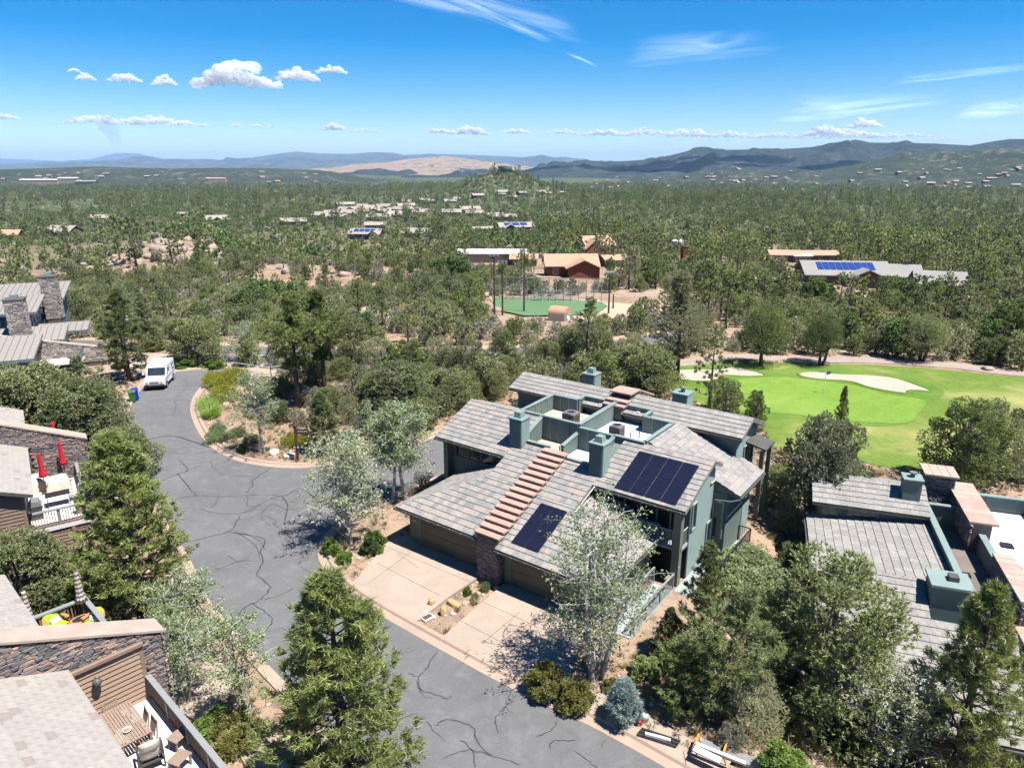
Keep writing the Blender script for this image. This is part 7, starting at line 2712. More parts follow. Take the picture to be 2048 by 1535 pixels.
def grey_row():
    FO, FR = (-48.2, 69.2), math.atan2(.4, .917)
    root = thing("grey_row_house", "grey row house with pale seamed roofs and stone chimneys at upper left", "house", (FO[0], FO[1], 0), FR)

    def shed(u0, u1, v0, v1, za, zb):
        o = MB().extr([(u0, v0, za), (u1, v0, za), (u1, v1, zb), (u0, v1, zb)], (0, 0, -.2)).build("roof_slope", M['seam'], root)
        n = int((u1 - u0) / .62)
        for i in range(n + 1):
            u = u0 + (u1 - u0) * i / n
            MB().extr([(u - .03, v0, za), (u + .03, v0, za), (u + .03, v1, zb), (u - .03, v1, zb)], (0, 0, .06)).build("roof_seam", M['seam_rib'], o)
        MB().beam((u0, v0, za - .15), (u1 + .05, v0, za - .15), .12, .3).build("fascia", M['slate'], o)
    shed(-16, 0, 0, 6.4, 2.9, 4.1)
    shed(-6, 1.8, 7.0, 11, 3.2, 4.1)
    shed(-22, -1.5, 13.5, 20.3, 5.3, 6.3)
    shed(-26, 0.0, 22.8, 30.6, 5.3, 6.4)
    shed(-4, 3.4, 12.5, 16.0, 3.0, 3.4)
    shed(6.5, 10, 22, 25, 1.8, 2.4)
    for a in ((-16, -.8, .6, 6.0, 0, 2.9), (-6, 1.0, 7.2, 11, 0, 3.2), (-22, -2.3, 14, 20, 0, 5.3), (-26, -.8, 23.4, 30, 0, 5.3)):
        MB().box(*a).build("wall", M['slate'], root)
    for v in (15.0, 16.6, 18.2):
        window(root, (-2.26, v, 4.3), (0, 1, 0), (1, 0, 0), 1.3, 1.3, 'white', 1)
    for u in (-14.0, -11, -8, -6):
        window(root, (u, 13.9, 4.5), (1, 0, 0), (0, -1, 0), 1.4, 1.0, 'white', 2)
    w = MB().extr([(-8, 6.45, 0), (5.5, 6.45, 0), (5.5, 6.45, 1.9), (-8, 6.45, 5.0)], (0, .5, 0)).build("party_wall", M['stone_bed'], root)
    stone_face(w, (-8, 6.43, 0), (1, 0, 0), 13.5, .5, lambda x: 5.0 - 3.1 * x / 13.5, (0, -1, 0), .2, (.3, .7), 60, 71, 0.05, mat='stone_lite')
    MB().extr([(-8, 6.35, 5.0), (5.6, 6.35, 1.9), (5.6, 6.35, 2.02), (-8, 6.35, 5.12)], (0, .7, 0)).build("wall_cap", M['cap_tan'], w)
    w2 = MB().extr([(-26, 21.2, 0), (-1.5, 21.2, 0), (-1.5, 21.2, 5.6), (-26, 21.2, 6.8)], (0, .7, 0)).build("party_wall", M['stone_bed'], root)
    stone_face(w2, (-20, 21.18, 0), (1, 0, 0), 18, 4.6, lambda x: 6.4 - x * .045, (0, -1, 0), .2, (.3, .7), 60, 72, 0.05, mat='stone_lite')
    for u, v, zt, s in ((-2.4, 8.7, 7.6, 1.7), (-1.1, 21.8, 8.2, 1.7)):
        c = MB().box(u - s / 2, u + s / 2, v - s / 2, v + s / 2, 0, zt).build("chimney", M['stone_bed'], root)
        stone_face(c, (u - s / 2, v - s / 2, 0), (1, 0, 0), s, 3, zt, (0, -1, 0), .16, (.25, .55), 30, 73, mat='stone_lite')
        stone_face(c, (u + s / 2, v - s / 2, 0), (0, 1, 0), s, 3, zt, (1, 0, 0), .2, (.3, .7), 30, 74, mat='stone_lite')
        MB().box(u - s / 2 - .12, u + s / 2 + .12, v - s / 2 - .12, v + s / 2 + .12, zt, zt + .15).build("chimney_cap", M['stone_bed'], c)
        MB().box(u - .35, u + .35, v - .35, v + .35, zt + .15, zt + .55).build("flue", M['teal_trim_lit'], c)
    siding(root, (-.8, 1.0, 0), (0, 1, 0), 5.0, 0, 2.9, 'slate', .25, (1, 0, 0))
    MB().box(-.7, 3.5, 4.0, 6.4, 1.0, 1.2).build("deck_floor", M['deck_white'], root)
    railing(root, (3.4, 3.0, 1.2), (3.4, 6.3, 1.2), 1.0, 1.6, .2, 'slate', bw=.04)


grey_row()

# ------------------------------------------------------------------ mail truck, bins, signs
M['truck_white'] = mat_plain("truck_white_paint", (0.72, 0.74, 0.76), 0.04, 2, 0.35, 0.0, 0, 0.5)
M['truck_blue'] = mat_plain("truck_blue_print", (0.03, 0.09, 0.32), 0.06, 3, 0.4, 0.0)
M['truck_red'] = mat_plain("truck_red_print", (0.45, 0.02, 0.03), 0.06, 3, 0.4, 0.0)
M['tyre'] = mat_plain("tyre_rubber", (0.02, 0.02, 0.021), 0.2, 8, 0.9, 0.3)
M['lamp_glass'] = mat_plain("lamp_glass", (0.5, 0.5, 0.48), 0.2, 8, 0.2, 0.0)
M['amber'] = mat_plain("amber_lens", (0.6, 0.2, 0.02), 0.1, 8, 0.3, 0.0)


def mail_truck():
    a, b = Vector(G(309, 777)), Vector(G(343, 752))
    fw = Vector((0.21, -0.98, 0)).normalized()
    c = Vector(G(322, 768))
    t = thing("mail_truck", "white postal delivery truck parked at the end of the street", "truck", (c.x, c.y, 0.02), math.atan2(fw.y, fw.x))
    # x forward, y left
    W = 0.96
    body = [(-2.2, .45), (2.25, .45), (2.28, .7), (2.2, 1.02), (1.15, 1.22), (.62, 1.98), (.4, 2.12), (-2.15, 2.15), (-2.2, 2.05)]
    MB().extr([(x, -W, z) for x, z in body], (0, 2 * W, 0)).build("body", M['truck_white'], t)
    MB().extr([(1.165, -W + .14, 1.255), (1.165, W - .14, 1.255), (.68, W - .14, 1.93), (.68, -W + .14, 1.93)], (.03, 0, .02)).build("windscreen", M['glass'], t)
    MB().box(-2.22, .5, -W - .01, W + .01, 2.1, 2.19).build("roof", M['truck_white'], t)
    for s in (-1, 1):
        MB().extr([(.05, s * W, 1.15), (.95, s * W, 1.25), (.52, s * W, 1.9), (.05, s * W, 1.9)], (0, s * .012, 0)).build("side_window", M['glass'], t)
        MB().box(-2.1, 2.0, s * W - .006, s * W + .006, 0.98, 1.03).build("blue_stripe", M['truck_blue'], t)
        MB().box(-2.1, 2.0, s * W - .006, s * W + .006, 0.93, 0.96).build("red_stripe", M['truck_red'], t)
        # eagle-head emblem: blue field with a white swept beak
        e = MB().extr([(-2.0, s * W, 1.2), (-1.2, s * W, 1.2), (-1.05, s * W, 1.85), (-1.85, s * W, 1.85)], (0, s * .012, 0)).build("emblem", M['truck_blue'], t)
        MB().extr([(-1.95, s * (W + .013), 1.32), (-1.18, s * (W + .013), 1.42), (-1.6, s * (W + .013), 1.52), (-1.15, s * (W + .013), 1.66), (-1.7, s * (W + .013), 1.72)], (0, s * .008, 0)).build("emblem_beak", M['truck_white'], e)
        MB().beam((1.0, s * (W + .02), 1.3), (1.15, s * (W + .22), 1.45), .03, .03).build("mirror_arm", M['truck_white'], t)
        MB().cbox((1.17, s * (W + .25), 1.5), (.05, .18, .3)).build("mirror", M['truck_white'], t)
        MB().box(2.2, 2.29, s * .68 - .13, s * .68 + .13, .72, .92).build("headlight", M['lamp_glass'], t)
        MB().box(2.22, 2.3, s * .68 - .13, s * .68 + .13, .6, .68).build("turn_lamp", M['amber'], t)
        for x in (1.45, -1.35):
            w = MB()
            n = 18
            ring = [(x + .34 * math.cos(k * 2 * math.pi / n), .34 + .34 * math.sin(k * 2 * math.pi / n)) for k in range(n)]
            y0 = s * (W - .2)
            wo = MB().extr([(p[0], y0, p[1]) for p in ring], (0, s * .22, 0)).build("wheel", M['tyre'], t)
            ring = [(x + .2 * math.cos(k * 2 * math.pi / n), .34 + .2 * math.sin(k * 2 * math.pi / n)) for k in range(n)]
            MB().extr([(p[0], y0 + s * .2, p[1]) for p in ring], (0, s * .03, 0)).build("rim", M['metal'], wo)
            ring = [(x + .42 * math.cos(k * math.pi / 9), .36 + .42 * math.sin(k * math.pi / 9)) for k in range(10)]
            MB().extr([(p[0], s * W, p[1]) for p in ring], (0, s * .008, 0)).build("wheel_arch", M['black'], t)
    MB().box(2.24, 2.34, -.95, .95, .42, .56).build("bumper", M['black'], t)
    MB().box(2.21, 2.29, -.45, .45, .68, .92).build("grille", M['metal'], t)
    MB().box(-2.0, 2.1, -.8, .8, .25, .45).build("chassis", M['black'], t)


mail_truck()


def bin_(label, px, mat, rz):
    p = G(*px)
    t = thing("wheelie_bin", label, "bin", (p[0], p[1], 0.07), rz)
    MB().add([(-.24, -.28, .08), (.24, -.28, .08), (.24, .28, .08), (-.24, .28, .08), (-.3, -.34, .98), (.3, -.34, .98), (.3, .34, .98), (-.3, .34, .98)], BOXF).build("body", mat, t)
    MB().add([(-.33, -.38, .98), (.33, -.38, .98), (.33, .38, .98), (-.33, .38, .98), (-.27, -.32, 1.08), (.27, -.32, 1.08), (.27, .34, 1.1), (-.27, .34, 1.1)], BOXF).build("lid", mat, t)
    MB().beam((-.28, .4, 1.0), (.28, .4, 1.0), .03, .03).build("handle", M['black'], t)
    for s in (-1, 1):
        MB().tube([(s * .22, .27, .1), (s * .3, .27, .1)], .1, 12).build("wheel", M['tyre'], t)


bin_("green wheelie bin standing at the kerb below the mail truck", (266, 804), mat_plain("bin_green", (0.035, 0.15, 0.03), .1, 3, .5, .05), .5)
bin_("blue wheelie bin just behind the green one", (272, 800), mat_plain("bin_blue", (0.012, 0.02, 0.5), .1, 3, .5, .05), .5)
M['post_brown'] = mat_plain("rust_brown_post", (0.12, 0.05, 0.035), .15, 4, .7, .1)
M['sign_dark'] = mat_plain("dark_sign_face", (0.03, 0.025, 0.035), .1, 4, .5, .05)


def street_sign():
    p = P(596, 921)
    h = height_of(p, 853)
    t = thing("street_sign", "brown street-name post with two dark signs on the island", "sign", p, 0)
    MB().box(-.09, .09, -.09, .09, -.1, h).build("post", M['post_brown'], t)
    MB().box(-.13, .13, -.13, .13, h, h + .06).build("post_cap", M['sign_dark'], t)
    a = MB().box(.1, 1.0, -.03, .03, h - .5, h - .22).build("name_blade", M['sign_dark'], t)
    MB().box(.05, 1.05, -.05, .05, h - .56, h - .51).build("blade_arm", M['post_brown'], t)
    for k in range(5):
        MB().box(.2 + k * .15, .3 + k * .15, -.036, -.031, h - .4, h - .33).build("letter_mark", M['white'], a)
    b = MB().box(-.3, .3, -.13, -.1, h - 1.75, h - 1.45).build("number_plate", M['sign_dark'], t)
    for x in (-.2, -.12, .08, .16):
        MB().box(x, x + .05, -.137, -.131, h - 1.68, h - 1.52).build("letter_mark", M['white'], b)


street_sign()


def text_mesh(s, size, mat):
    cu = bpy.data.curves.new("lettering", 'FONT')
    cu.body, cu.size, cu.extrude = s, size, 0.004
    cu.align_x, cu.align_y = 'CENTER', 'CENTER'
    tmp = bpy.data.objects.new("lettering", cu)
    COL.objects.link(tmp)
    bpy.context.view_layer.update()
    me = bpy.data.meshes.new_from_object(tmp.evaluated_get(bpy.context.evaluated_depsgraph_get()))
    bpy.data.objects.remove(tmp)
    me.materials.clear()
    me.materials.append(mat)
    return me


def stop_sign():
    p = P(718, 745)
    t = thing("stop_sign", "red stop sign on a brown post at the back road", "sign", p, .1)
    h = max(2.2, height_of(p, 716))
    MB().box(-.05, .05, -.05, .05, -.1, h - .1).build("post", M['post_brown'], t)
    t.scale = (.7, .7, .85)
    oc = lambda r, y: [(r * math.cos(math.pi / 8 + k * math.pi / 4), y, h - .4 + r * math.sin(math.pi / 8 + k * math.pi / 4)) for k in range(8)]
    MB().extr(oc(.42, -.07), (0, .02, 0)).build("border", M['white'], t)
    f = MB().extr(oc(.39, -.08), (0, .008, 0)).build("face", M['truck_red'], t)
    link("lettering", text_mesh("STOP", .27, M['white']), f, loc=(0, -.082, h - .4), rot=(math.pi / 2, 0, 0))


stop_sign()


def pipe_rail(label, pts, h=1.0, mat='white', name="pipe_railing"):
    b = P(*pts[0])
    t = thing(name, label, "railing", b)
    Q = [Vector(P(*p)) - Vector(b) for p in pts]
    for k in (0.5, 1.0):
        MB().tube([q + Vector((0, 0, h * k)) for q in Q], .03, 6).build("rail", M[mat], t)
    for i in range(len(Q) - 1):
        n = max(1, int((Q[i + 1] - Q[i]).length / 2))
        for j in range(n + (i == len(Q) - 2)):
            q = Q[i] + (Q[i + 1] - Q[i]) * j / n
            MB().tube([q, q + Vector((0, 0, h))], .03, 6).build("post", M[mat], t)


pipe_rail("white pipe railing right of the culdesac", [(462, 742), (540, 752), (600, 745), (650, 735)])
pipe_rail("grey pipe railing by the truck's driveway", [(228, 775), (252, 768), (256, 762)], 1.0, 'grey_rail')
sp = P(543, 757)
t = thing("sign_post", "thin rusty sign post behind the yellow groundcover", "sign", sp)
MB().box(-.04, .04, -.04, .04, -.1, 1.9).build("post", M['post_brown'], t)
MB().box(-.25, .25, -.07, -.045, 1.35, 1.75).build("plate", M['metal'], t)


# golf flag
fp = P(1647, 787)
t = thing("golf_flag", "golf flagstick standing on the putting green", "flag", (fp[0], fp[1], .06))
MB().tube([(0, 0, 0), (0, 0, 2.2)], .03, 6).build("stick", M['white'], t)
MB().add([(0, 0, 2.2), (0, 0, 1.85), (.45, .1, 1.95), (.45, .05, 2.2)], [(0, 1, 2, 3)]).build("flag", M['truck_blue'], t)


# ------------------------------------------------------------------ boulders
M['granite'] = mat_plain("pale_granite", (0.33, 0.26, 0.21), 0.35, .8, .95, .5, stain=(0.24, 0.2, 0.18))
M['rock_warm'] = mat_plain("golden_rock", (0.5, 0.32, 0.16), 0.2, 2, .9, .4)
M['rock_white'] = mat_plain("white_rock", (0.6, 0.55, 0.5), 0.15, 2, .9, .4)
M['rock_grey'] = mat_plain("grey_boulder", (0.24, 0.23, 0.235), 0.3, 1.5, .95, .5)
ROCK_ME = {}


def rock_mesh(mat, k):
    if (mat, k) not in ROCK_ME:
        v, f = ICO2
        n = fbm(v[:, 0] * 1.3 + k * 9.1 + v[:, 2], v[:, 1] * 1.3 - v[:, 2] * .6, k, 3)
        q = v * (0.72 + .56 * n[:, None])
        q = np.clip(q + .12 * np.sign(np.sin(q[:, ::-1] * 7 + k)), -.74, .7)
        ROCK_ME[(mat, k)] = np_mesh("boulder", q, f, M[mat])
    return ROCK_ME[(mat, k)]


def rock(label, loc, s, mat, k, rz=None, group=None):
    o = link("boulder", rock_mesh(mat, k), loc=loc, rot=(random.uniform(-.2, .2), random.uniform(-.2, .2), random.uniform(0, 6) if rz is None else rz), scale=s)
    return tag(o, label, "boulder", group)


def rock_px(label, px, s, mat, k):
    p = P(*px)
    rock(label, (p[0], p[1], p[2] + s[2] * .3), s, mat, k)


rock_px("upright golden rock at the kerb end of the drive divider", (863, 1212), (.22, .2, .42), 'rock_warm', 1)
rock_px("second upright golden rock in the drive divider", (887, 1228), (.24, .2, .4), 'rock_warm', 2)
rock_px("long reclining golden rock in the drive divider", (908, 1212), (.55, .22, .25), 'rock_warm', 3)
rock_px("flat pink rock in the drive divider", (930, 1207), (.28, .2, .1), 'granite', 4)
rock_px("small golden rock close to the stone pillar", (956, 1191), (.16, .16, .22), 'rock_warm', 5)
rock_px("white rock pair at the divider's left side", (850, 1226), (.24, .2, .16), 'rock_white', 6)
rock_px("small white rock at the divider's drive side", (905, 1228), (.2, .15, .1), 'rock_white', 7)
rock_px("little white stones behind the meter cover", (868, 1236), (.16, .13, .13), 'rock_white', 1)
for i, q in enumerate([(884, 1203), (893, 1198), (901, 1200), (889, 1196), (897, 1204), (880, 1208)]):
    rock_px("%s pink cobble beside the left drive" % ["first", "second", "third", "fourth", "fifth", "sixth"][i], q, (.13, .1, .07), 'granite', i)
rock_px("large grey boulder beside the bronze shrubs", (1128, 1355), (.55, .5, .55), 'rock_grey', 2)
rock_px("pale boulder at the island's far tip", (418, 776), (.9, .5, .4), 'rock_grey', 4)
rock_px("pale rock between the island mounds", (455, 868), (.5, .4, .3), 'rock_white', 5)
rock_px("pink rock below the island mounds", (454, 870), (.45, .35, .3), 'granite', 6)
rock_px("jagged white rock right of the island aspen", (549, 908), (.5, .4, .35), 'rock_white', 7)
rock_px("cream rock left of the street sign post", (578, 915), (.55, .4, .35), 'rock_white', 1)
rock_px("reddish boulder on the cart path verge", (1399, 726), (.55, .45, .4), 'cap_red', 3)
rock_px("pale rock on the island's inner slope", (452, 812), (.45, .4, .3), 'granite', 3)
rock_px("granite boulder near the cart path at far right", (1975, 740), (.8, .6, .4), 'granite', 2)
mc = P(855, 1237)
t = thing("meter_cover", "white-rimmed utility cover in the drive divider", "cover", (mc[0], mc[1], .09), .75)
MB().box(-.3, .3, -.2, .2, -.05, .03).build("rim", M['white'], t)
MB().box(-.24, .24, -.14, .14, .03, .036).build("lid", M['post_brown'], t)


def outcrop():
    rg = np.random.default_rng(12)
    made = []
    for i in range(165):
        if i < 120:
            x, y = -106 + rg.normal(0, 17), 208 + rg.normal(0, 15)
            lab, gp = "pale granite boulder on the rocky knoll at upper left", "granite boulders of the knoll"
        else:
            q = P(rg.uniform(420, 1000), rg.uniform(500, 640))
            x, y = q[0], q[1]
            lab, gp = "pale granite boulder in the brush beyond the street", "granite boulders in the brush"
        s = rg.uniform(.6, 2.3)
        made.append(rock(lab, (x, y, Tz(x, y) + s * .15), (s, s * rg.uniform(.6, 1), s * rg.uniform(.5, 1.0)), 'granite', int(rg.integers(0, 8)), None, gp))

    number_off(made)


outcrop()

# ------------------------------------------------------------------ building materials stacked at the bottom right
M['orange_leg'] = mat_plain("orange_sawhorse", (0.6, 0.24, 0.05), .1, 3, .6, .05)
M['lumber'] = mat_plain("pale_lumber", (0.6, 0.52, 0.42), .1, 3, .8, .1)


def works():
    q = lambda x, y: (1220 + x / 5.12, 1380 + y / 5.12)

    def line(a, b, z):
        return Vector(G(*q(*a), z)), Vector(G(*q(*b), z))
    for i, (x, y, lab) in enumerate(((900, 660, "sawhorse under the left end of the white boards"), (1190, 740, "sawhorse under the right end of the white boards"))):
        p = P(*q(x, y))
        t = thing("sawhorse", lab, "sawhorse", p, -.5)
        MB().beam((-.1, -.35, .62), (-.1, .35, .62), .07, .08).build("top_bar", M['orange_leg'], t)
        for sx in (-1, 1):
            for sy in (-1, 1):
                MB().beam((-.1 + sx * .2, sy * .32, 0), (-.1, sy * .28, .62), .04, .04).build("leg", M['orange_leg'], t)
    for k, (a, b, z, w, h, mt, lab) in enumerate((((860, 590), (1130, 720), .7, .3, .06, 'white', "short white board across the sawhorses"), ((880, 545), (1390, 750), .72, .16, .1, 'lumber', "long pale board across the sawhorses"),
                                                ((940, 545), (1560, 780), .25, .45, .12, 'metal', "stack of long grey sheets behind the sawhorses"), ((360, 440), (620, 510), .3, .12, .1, 'white', "white trim board among the dark frames"))):
        A, B = line(a, b, z)
        c = (A + B) / 2
        o = MB().beam(A - c, B - c, w, h).build("board", M[mt])
        o.location = c
        tag(o, lab, "board")
    for k in range(6):
        A, B = line((260 + k * 12, 470 - k * 16), (660 + k * 12, 600 - k * 16), .12 + .04 * k)
        c = (A + B) / 2
        o = MB().beam(A - c, B - c, .1, .06).build("metal_frame", M['black' if k % 2 else 'umber'])
        o.location = c
        tag(o, "%s dark metal rail up from the sidewalk in the stack" % ["first", "second", "third", "fourth", "fifth", "sixth"][k], "rail", "dark metal rails")
    for (x, y), r, mt, lab in (((345, 345), .2, 'floral', "pale blue bag by the blue spruce"), ((295, 380), .14, 'truck_red', "red can by the blue spruce"), ((225, 355), .15, 'orange_leg', "orange bucket by the blue spruce")):
        p = P(*q(x, y))
        t = thing("work_bucket", lab, "bucket", p)
        MB().lathe([(r * .8, 0), (r, r * 2), (r * 1.05, r * 2), (r * .9, r * 2.1)], 14).build("body", M[mt], t, True)
        MB().lathe([(r * .95, 0), (r * .4, r * .3)], 14, (0, 0, r * 2.1)).build("lid", M[mt], t, True)


works()

# ------------------------------------------------------------------ houses in the trees
M['roof_pale'] = mat_plain("pale_tile_roof", (0.3, 0.26, 0.225), .08, .3, .85, .2)
M['roof_tan'] = mat_plain("tan_metal_roof", (0.42, 0.25, 0.17), .07, .3, .7, .1)
M['roof_grey'] = mat_plain("grey_shingle_roof", (0.24, 0.23, 0.22), .08, .3, .85, .2)
M['roof_white'] = mat_plain("white_metal_roof", (0.5, 0.5, 0.5), .04, .3, .6, .05)
M['log'] = mat_plain("red_brown_logs", (0.16, 0.055, 0.03), .2, 1, .8, .2)
M['stucco'] = mat_plain("tan_stucco", (0.34, 0.27, 0.2), .1, .5, .9, .1)
M['dark_wall'] = mat_plain("dark_brown_wall", (0.1, 0.08, 0.065), .1, .5, .85, .1)
M['solar_blue'] = mat_plain("blue_solar_glass", (0.02, 0.05, 0.2), .1, 1, .2, 0)


def gable_house(name, label, loc, rz, w, d, h, rise, mw, mr, over=.6, wing=None, solar=0, chimney=False, windows=3, group=None, cat="house"):
    """ridge along x"""
    t = thing(name, label, cat, loc, rz, group)

    def mass(cx, cy, w, d, h, rise, along_x=True):
        hw, hd = w / 2, d / 2
        if along_x:
            prof = [(-hd, -1.5), (hd, -1.5), (hd, h), (0, h + rise), (-hd, h)]
            MB().extr([(cx - hw, cy + y, z) for y, z in prof], (w, 0, 0)).build("wall", M[mw], t)
            for s in (-1, 1):
                sl = rise / hd
                e = hd + over
                MB().extr([(cx - hw - over, cy, h + rise + .05), (cx + hw + over, cy, h + rise + .05), (cx + hw + over, cy + s * e, h - over * sl + .05), (cx - hw - over, cy + s * e, h - over * sl + .05)], (0, 0, .22)).build("roof", M[mr], t)
        else:
            prof = [(-hw, -1.5), (hw, -1.5), (hw, h), (0, h + rise), (-hw, h)]
            MB().extr([(cx + x, cy - hd, z) for x, z in prof], (0, d, 0)).build("wall", M[mw], t)
            for s in (-1, 1):
                sl = rise / hw
                e = hw + over
                MB().extr([(cx, cy - hd - over, h + rise + .05), (cx, cy + hd, h + rise + .05), (cx + s * e, cy + hd, h - over * sl + .05), (cx + s * e, cy - hd - over, h - over * sl + .05)], (0, 0, .22)).build("roof", M[mr], t)
    mass(0, 0, w, d, h, rise)
    if wing:
        mass(*wing, False)
    for i in range(windows):
        x = -w / 2 + w * (i + .5) / windows
        f = MB().box(x - .7, x + .7, -d / 2 - .06, -d / 2 + .02, h * .35, h * .8).build("window", M['white'], t)
        MB().box(x - .6, x + .6, -d / 2 - .09, -d / 2 - .06, h * .35 + .1, h * .8 - .1).build("pane", M['glass'], f)
    if solar:
        sl = rise / (d / 2)
        for i in range(solar):
            x = -w * .35 + i * w * .7 / solar
            MB().extr([(x, -d * .08, h + rise * .84 + .34), (x + w * .62 / solar, -d * .08, h + rise * .84 + .34), (x + w * .62 / solar, -d * .36, h + rise * .28 + .34), (x, -d * .36, h + rise * .28 + .34)], (0, 0, .05)).build("solar_panel", M['solar_blue'], t)
    if chimney:
        MB().box(w * .25, w * .25 + 1.1, -.3, .8, h, h + rise + 1.3).build("chimney", M['stone_bed'], t)
    return t


HOUSES = [  # base pixel, width m, depth, height, rise, wall, roof, yaw, wing, solar, chimney, label
    ((1140, 552), 13, 9, 3.4, 2.2, 'log', 'roof_tan', .05, (2.5, -5.5, 8, 5, 3.2, 1.8), 0, False, "red-brown log lodge with tan roof and cross gable above the ball field"),
    ((1190, 508), 13, 10, 4.2, 3.4, 'log', 'roof_tan', .35, (-4, -5, 7, 5, 3.6, 3.0), 0, True, "tall log lodge with steep tan gable behind the cross-gabled one"),
    ((1048, 530), 9, 6, 2.6, 1.3, 'log', 'roof_tan', -.05, None, 0, False, "small tan-roofed log cabin left of the lodges"),
    ((985, 522), 24, 9, 3.2, 1.0, 'stucco', 'roof_white', .0, None, 0, False, "long white-roofed building among the pines"),
    ((1225, 532), 8, 6, 2.6, 1.2, 'log', 'roof_tan', .3, None, 0, False, "small tan-roofed cabin right of the lodges"),
    ((1565, 522), 11, 7, 2.8, 1.3, 'dark_wall', 'roof_tan', -.1, None, 0, False, "left tan-roofed ranch building behind the solar house"),
    ((1632, 522), 14, 7, 2.8, 1.2, 'dark_wall', 'roof_tan', .05, None, 0, False, "right tan-roofed ranch building with porch"),
    ((1600, 523), 6, 5, 2.4, .4, 'stucco', 'roof_white', .0, None, 0, False, "pale-roofed link between the ranch buildings"),
    ((1680, 566), 19, 11, 2.8, 2.4, 'dark_wall', 'roof_grey', -.12, (3.5, -6, 7, 4, 2.6, 1.6), 9, False, "grey house with a roof full of blue solar panels"),
    ((1772, 566), 15, 11, 2.8, 2.4, 'dark_wall', 'roof_grey', -.3, (-4, -6, 6, 4, 2.6, 1.8), 0, True, "grey gabled house with stone chimney right of the solar one"),
    ((1872, 586), 10, 9, 2.8, 2.2, 'dark_wall', 'roof_grey', -.35, None, 0, False, "small grey-roofed garage at the far right of the solar house"),
    ((213, 442), 24, 12, 3, 2.2, 'dark_wall', 'roof_pale', .1, None, 0, False, "long pale-roofed house right of the dark round tree at left"),
    ((130, 470), 18, 12, 3, 3.0, 'dark_wall', 'roof_pale', -.2, (-4, -6, 8, 4, 2.6, 2), 0, False, "hip-like pale-roofed house at left below the long one"),
    ((18, 478), 15, 10, 3, 2.6, 'dark_wall', 'roof_tan', .15, None, 0, True, "brownish-roofed house cut by the left edge"),
    ((433, 446), 15, 11, 3, 2.8, 'dark_wall', 'roof_pale', .5, (0, -6, 7, 4, 2.8, 2), 0, False, "pale gabled house right of the rocky knoll"),
    ((375, 434), 14, 9, 3, 1.0, 'log', 'roof_grey', .1, None, 0, False, "dark flat-roofed house behind the rocky knoll"),
    ((588, 450), 18, 11, 3, 2.0, 'stucco', 'roof_pale', .2, None, 0, False, "pale-roofed house left of the blue-panelled one"),
    ((733, 476), 19, 11, 3, 2.6, 'dark_wall', 'roof_pale', -.1, (6, -5, 6, 4, 2.8, 1.8), 4, False, "pale house with blue solar strip left of centre"),
    ((752, 458), 14, 9, 3, 1.6, 'stucco', 'roof_pale', .1, None, 0, False, "pale-roofed house just behind the solar strip house"),
    ((838, 474), 19, 11, 3, 2.4, 'stucco', 'roof_pale', -.25, None, 0, False, "pinkish-pale house right of the solar strip house"),
    ((963, 470), 15, 10, 3, 2.4, 'stucco', 'roof_pale', .3, None, 0, False, "pale house left of the far solar house"),
    ((1030, 462), 24, 13, 3.2, 2.6, 'dark_wall', 'roof_pale', .25, (-5, -6, 7, 4, 3, 2), 3, False, "large pale house with two dark solar patches right of centre"),
    ((785, 436), 14, 11, 3, 2.8, 'stucco', 'roof_pale', .4, None, 0, False, "steep pale house at the front of the roof cluster"),
]
for (b, w, d, h, ri, mw, mr, yaw, wing, sol, chim, lab) in HOUSES:
    p = P(*b)
    gable_house("distant_house", lab, p, yaw, w, d, h, ri, mw, mr, .7, wing, sol, chim)
rg0 = np.random.default_rng(31)
CLUSTER = [(662, 432), (672, 440), (690, 425), (702, 432), (715, 424), (728, 418), (735, 428), (748, 421), (760, 427), (770, 418), (690, 414), (800, 424), (812, 417), (826, 424), (842, 430), (815, 408), (850, 404), (862, 407), (900, 407), (905, 430), (940, 424), (950, 432), (990, 438), (1012, 440), (760, 441), (645, 437)]
cluster = []
for i, b in enumerate(CLUSTER):
    p = P(*b)
    cluster.append(gable_house("distant_house", "pale-roofed house of the forest cluster left of centre", p, float(rg0.uniform(-.8, .8)), float(rg0.uniform(13, 20)), 10, 3, float(rg0.uniform(1.6, 2.6)), 'stucco', 'roof_pale', .7, None, 0, False, 2, "pale-roofed houses of the forest cluster"))

number_off(cluster)
# storage tank, dark shed, barrel shed
p = P(1357, 500)
t = thing("storage_tank", "small white cylindrical tank among the pines", "tank", p)
MB().lathe([(3.2, -.5), (3.2, 4), (2.8, 4.4), (.3, 5)], 24).build("shell", M['white'], t, True)
MB().lathe([(3.3, 3.9), (3.3, 4.05)], 24).build("rim", M['metal'], t)
p = P(1371, 528)
t = thing("brown_tower", "tall dark red box tower in front of the white tank", "tower", p, .1)
MB().box(-1.6, 1.6, -1.6, 1.6, -.5, 6.2).build("body", M['log'], t)
MB().box(-1.75, 1.75, -1.75, 1.75, 6.2, 6.45).build("roof", M['dark_wall'], t)
p = P(1120, 640)
t = thing("barrel_shed", "rusty barrel-roofed shed below the ball field", "shed", p, -.5)
t.scale = (.7, .7, .75)
n = 12
ring = [(2.1 * math.cos(math.pi * k / n), 1.6 + 1.3 * math.sin(math.pi * k / n)) for k in range(n + 1)]
MB().extr([(-2.0, y, z) for y, z in ring] , (4.0, 0, 0)).build("roof", M['roof_tan'], t)
MB().box(-1.95, 1.95, -2.0, 2.0, -.5, 1.62).build("wall", M['metal'], t)
MB().box(1.95, 2.0, -.8, .8, 0, 1.5).build("door", M['white'], t)


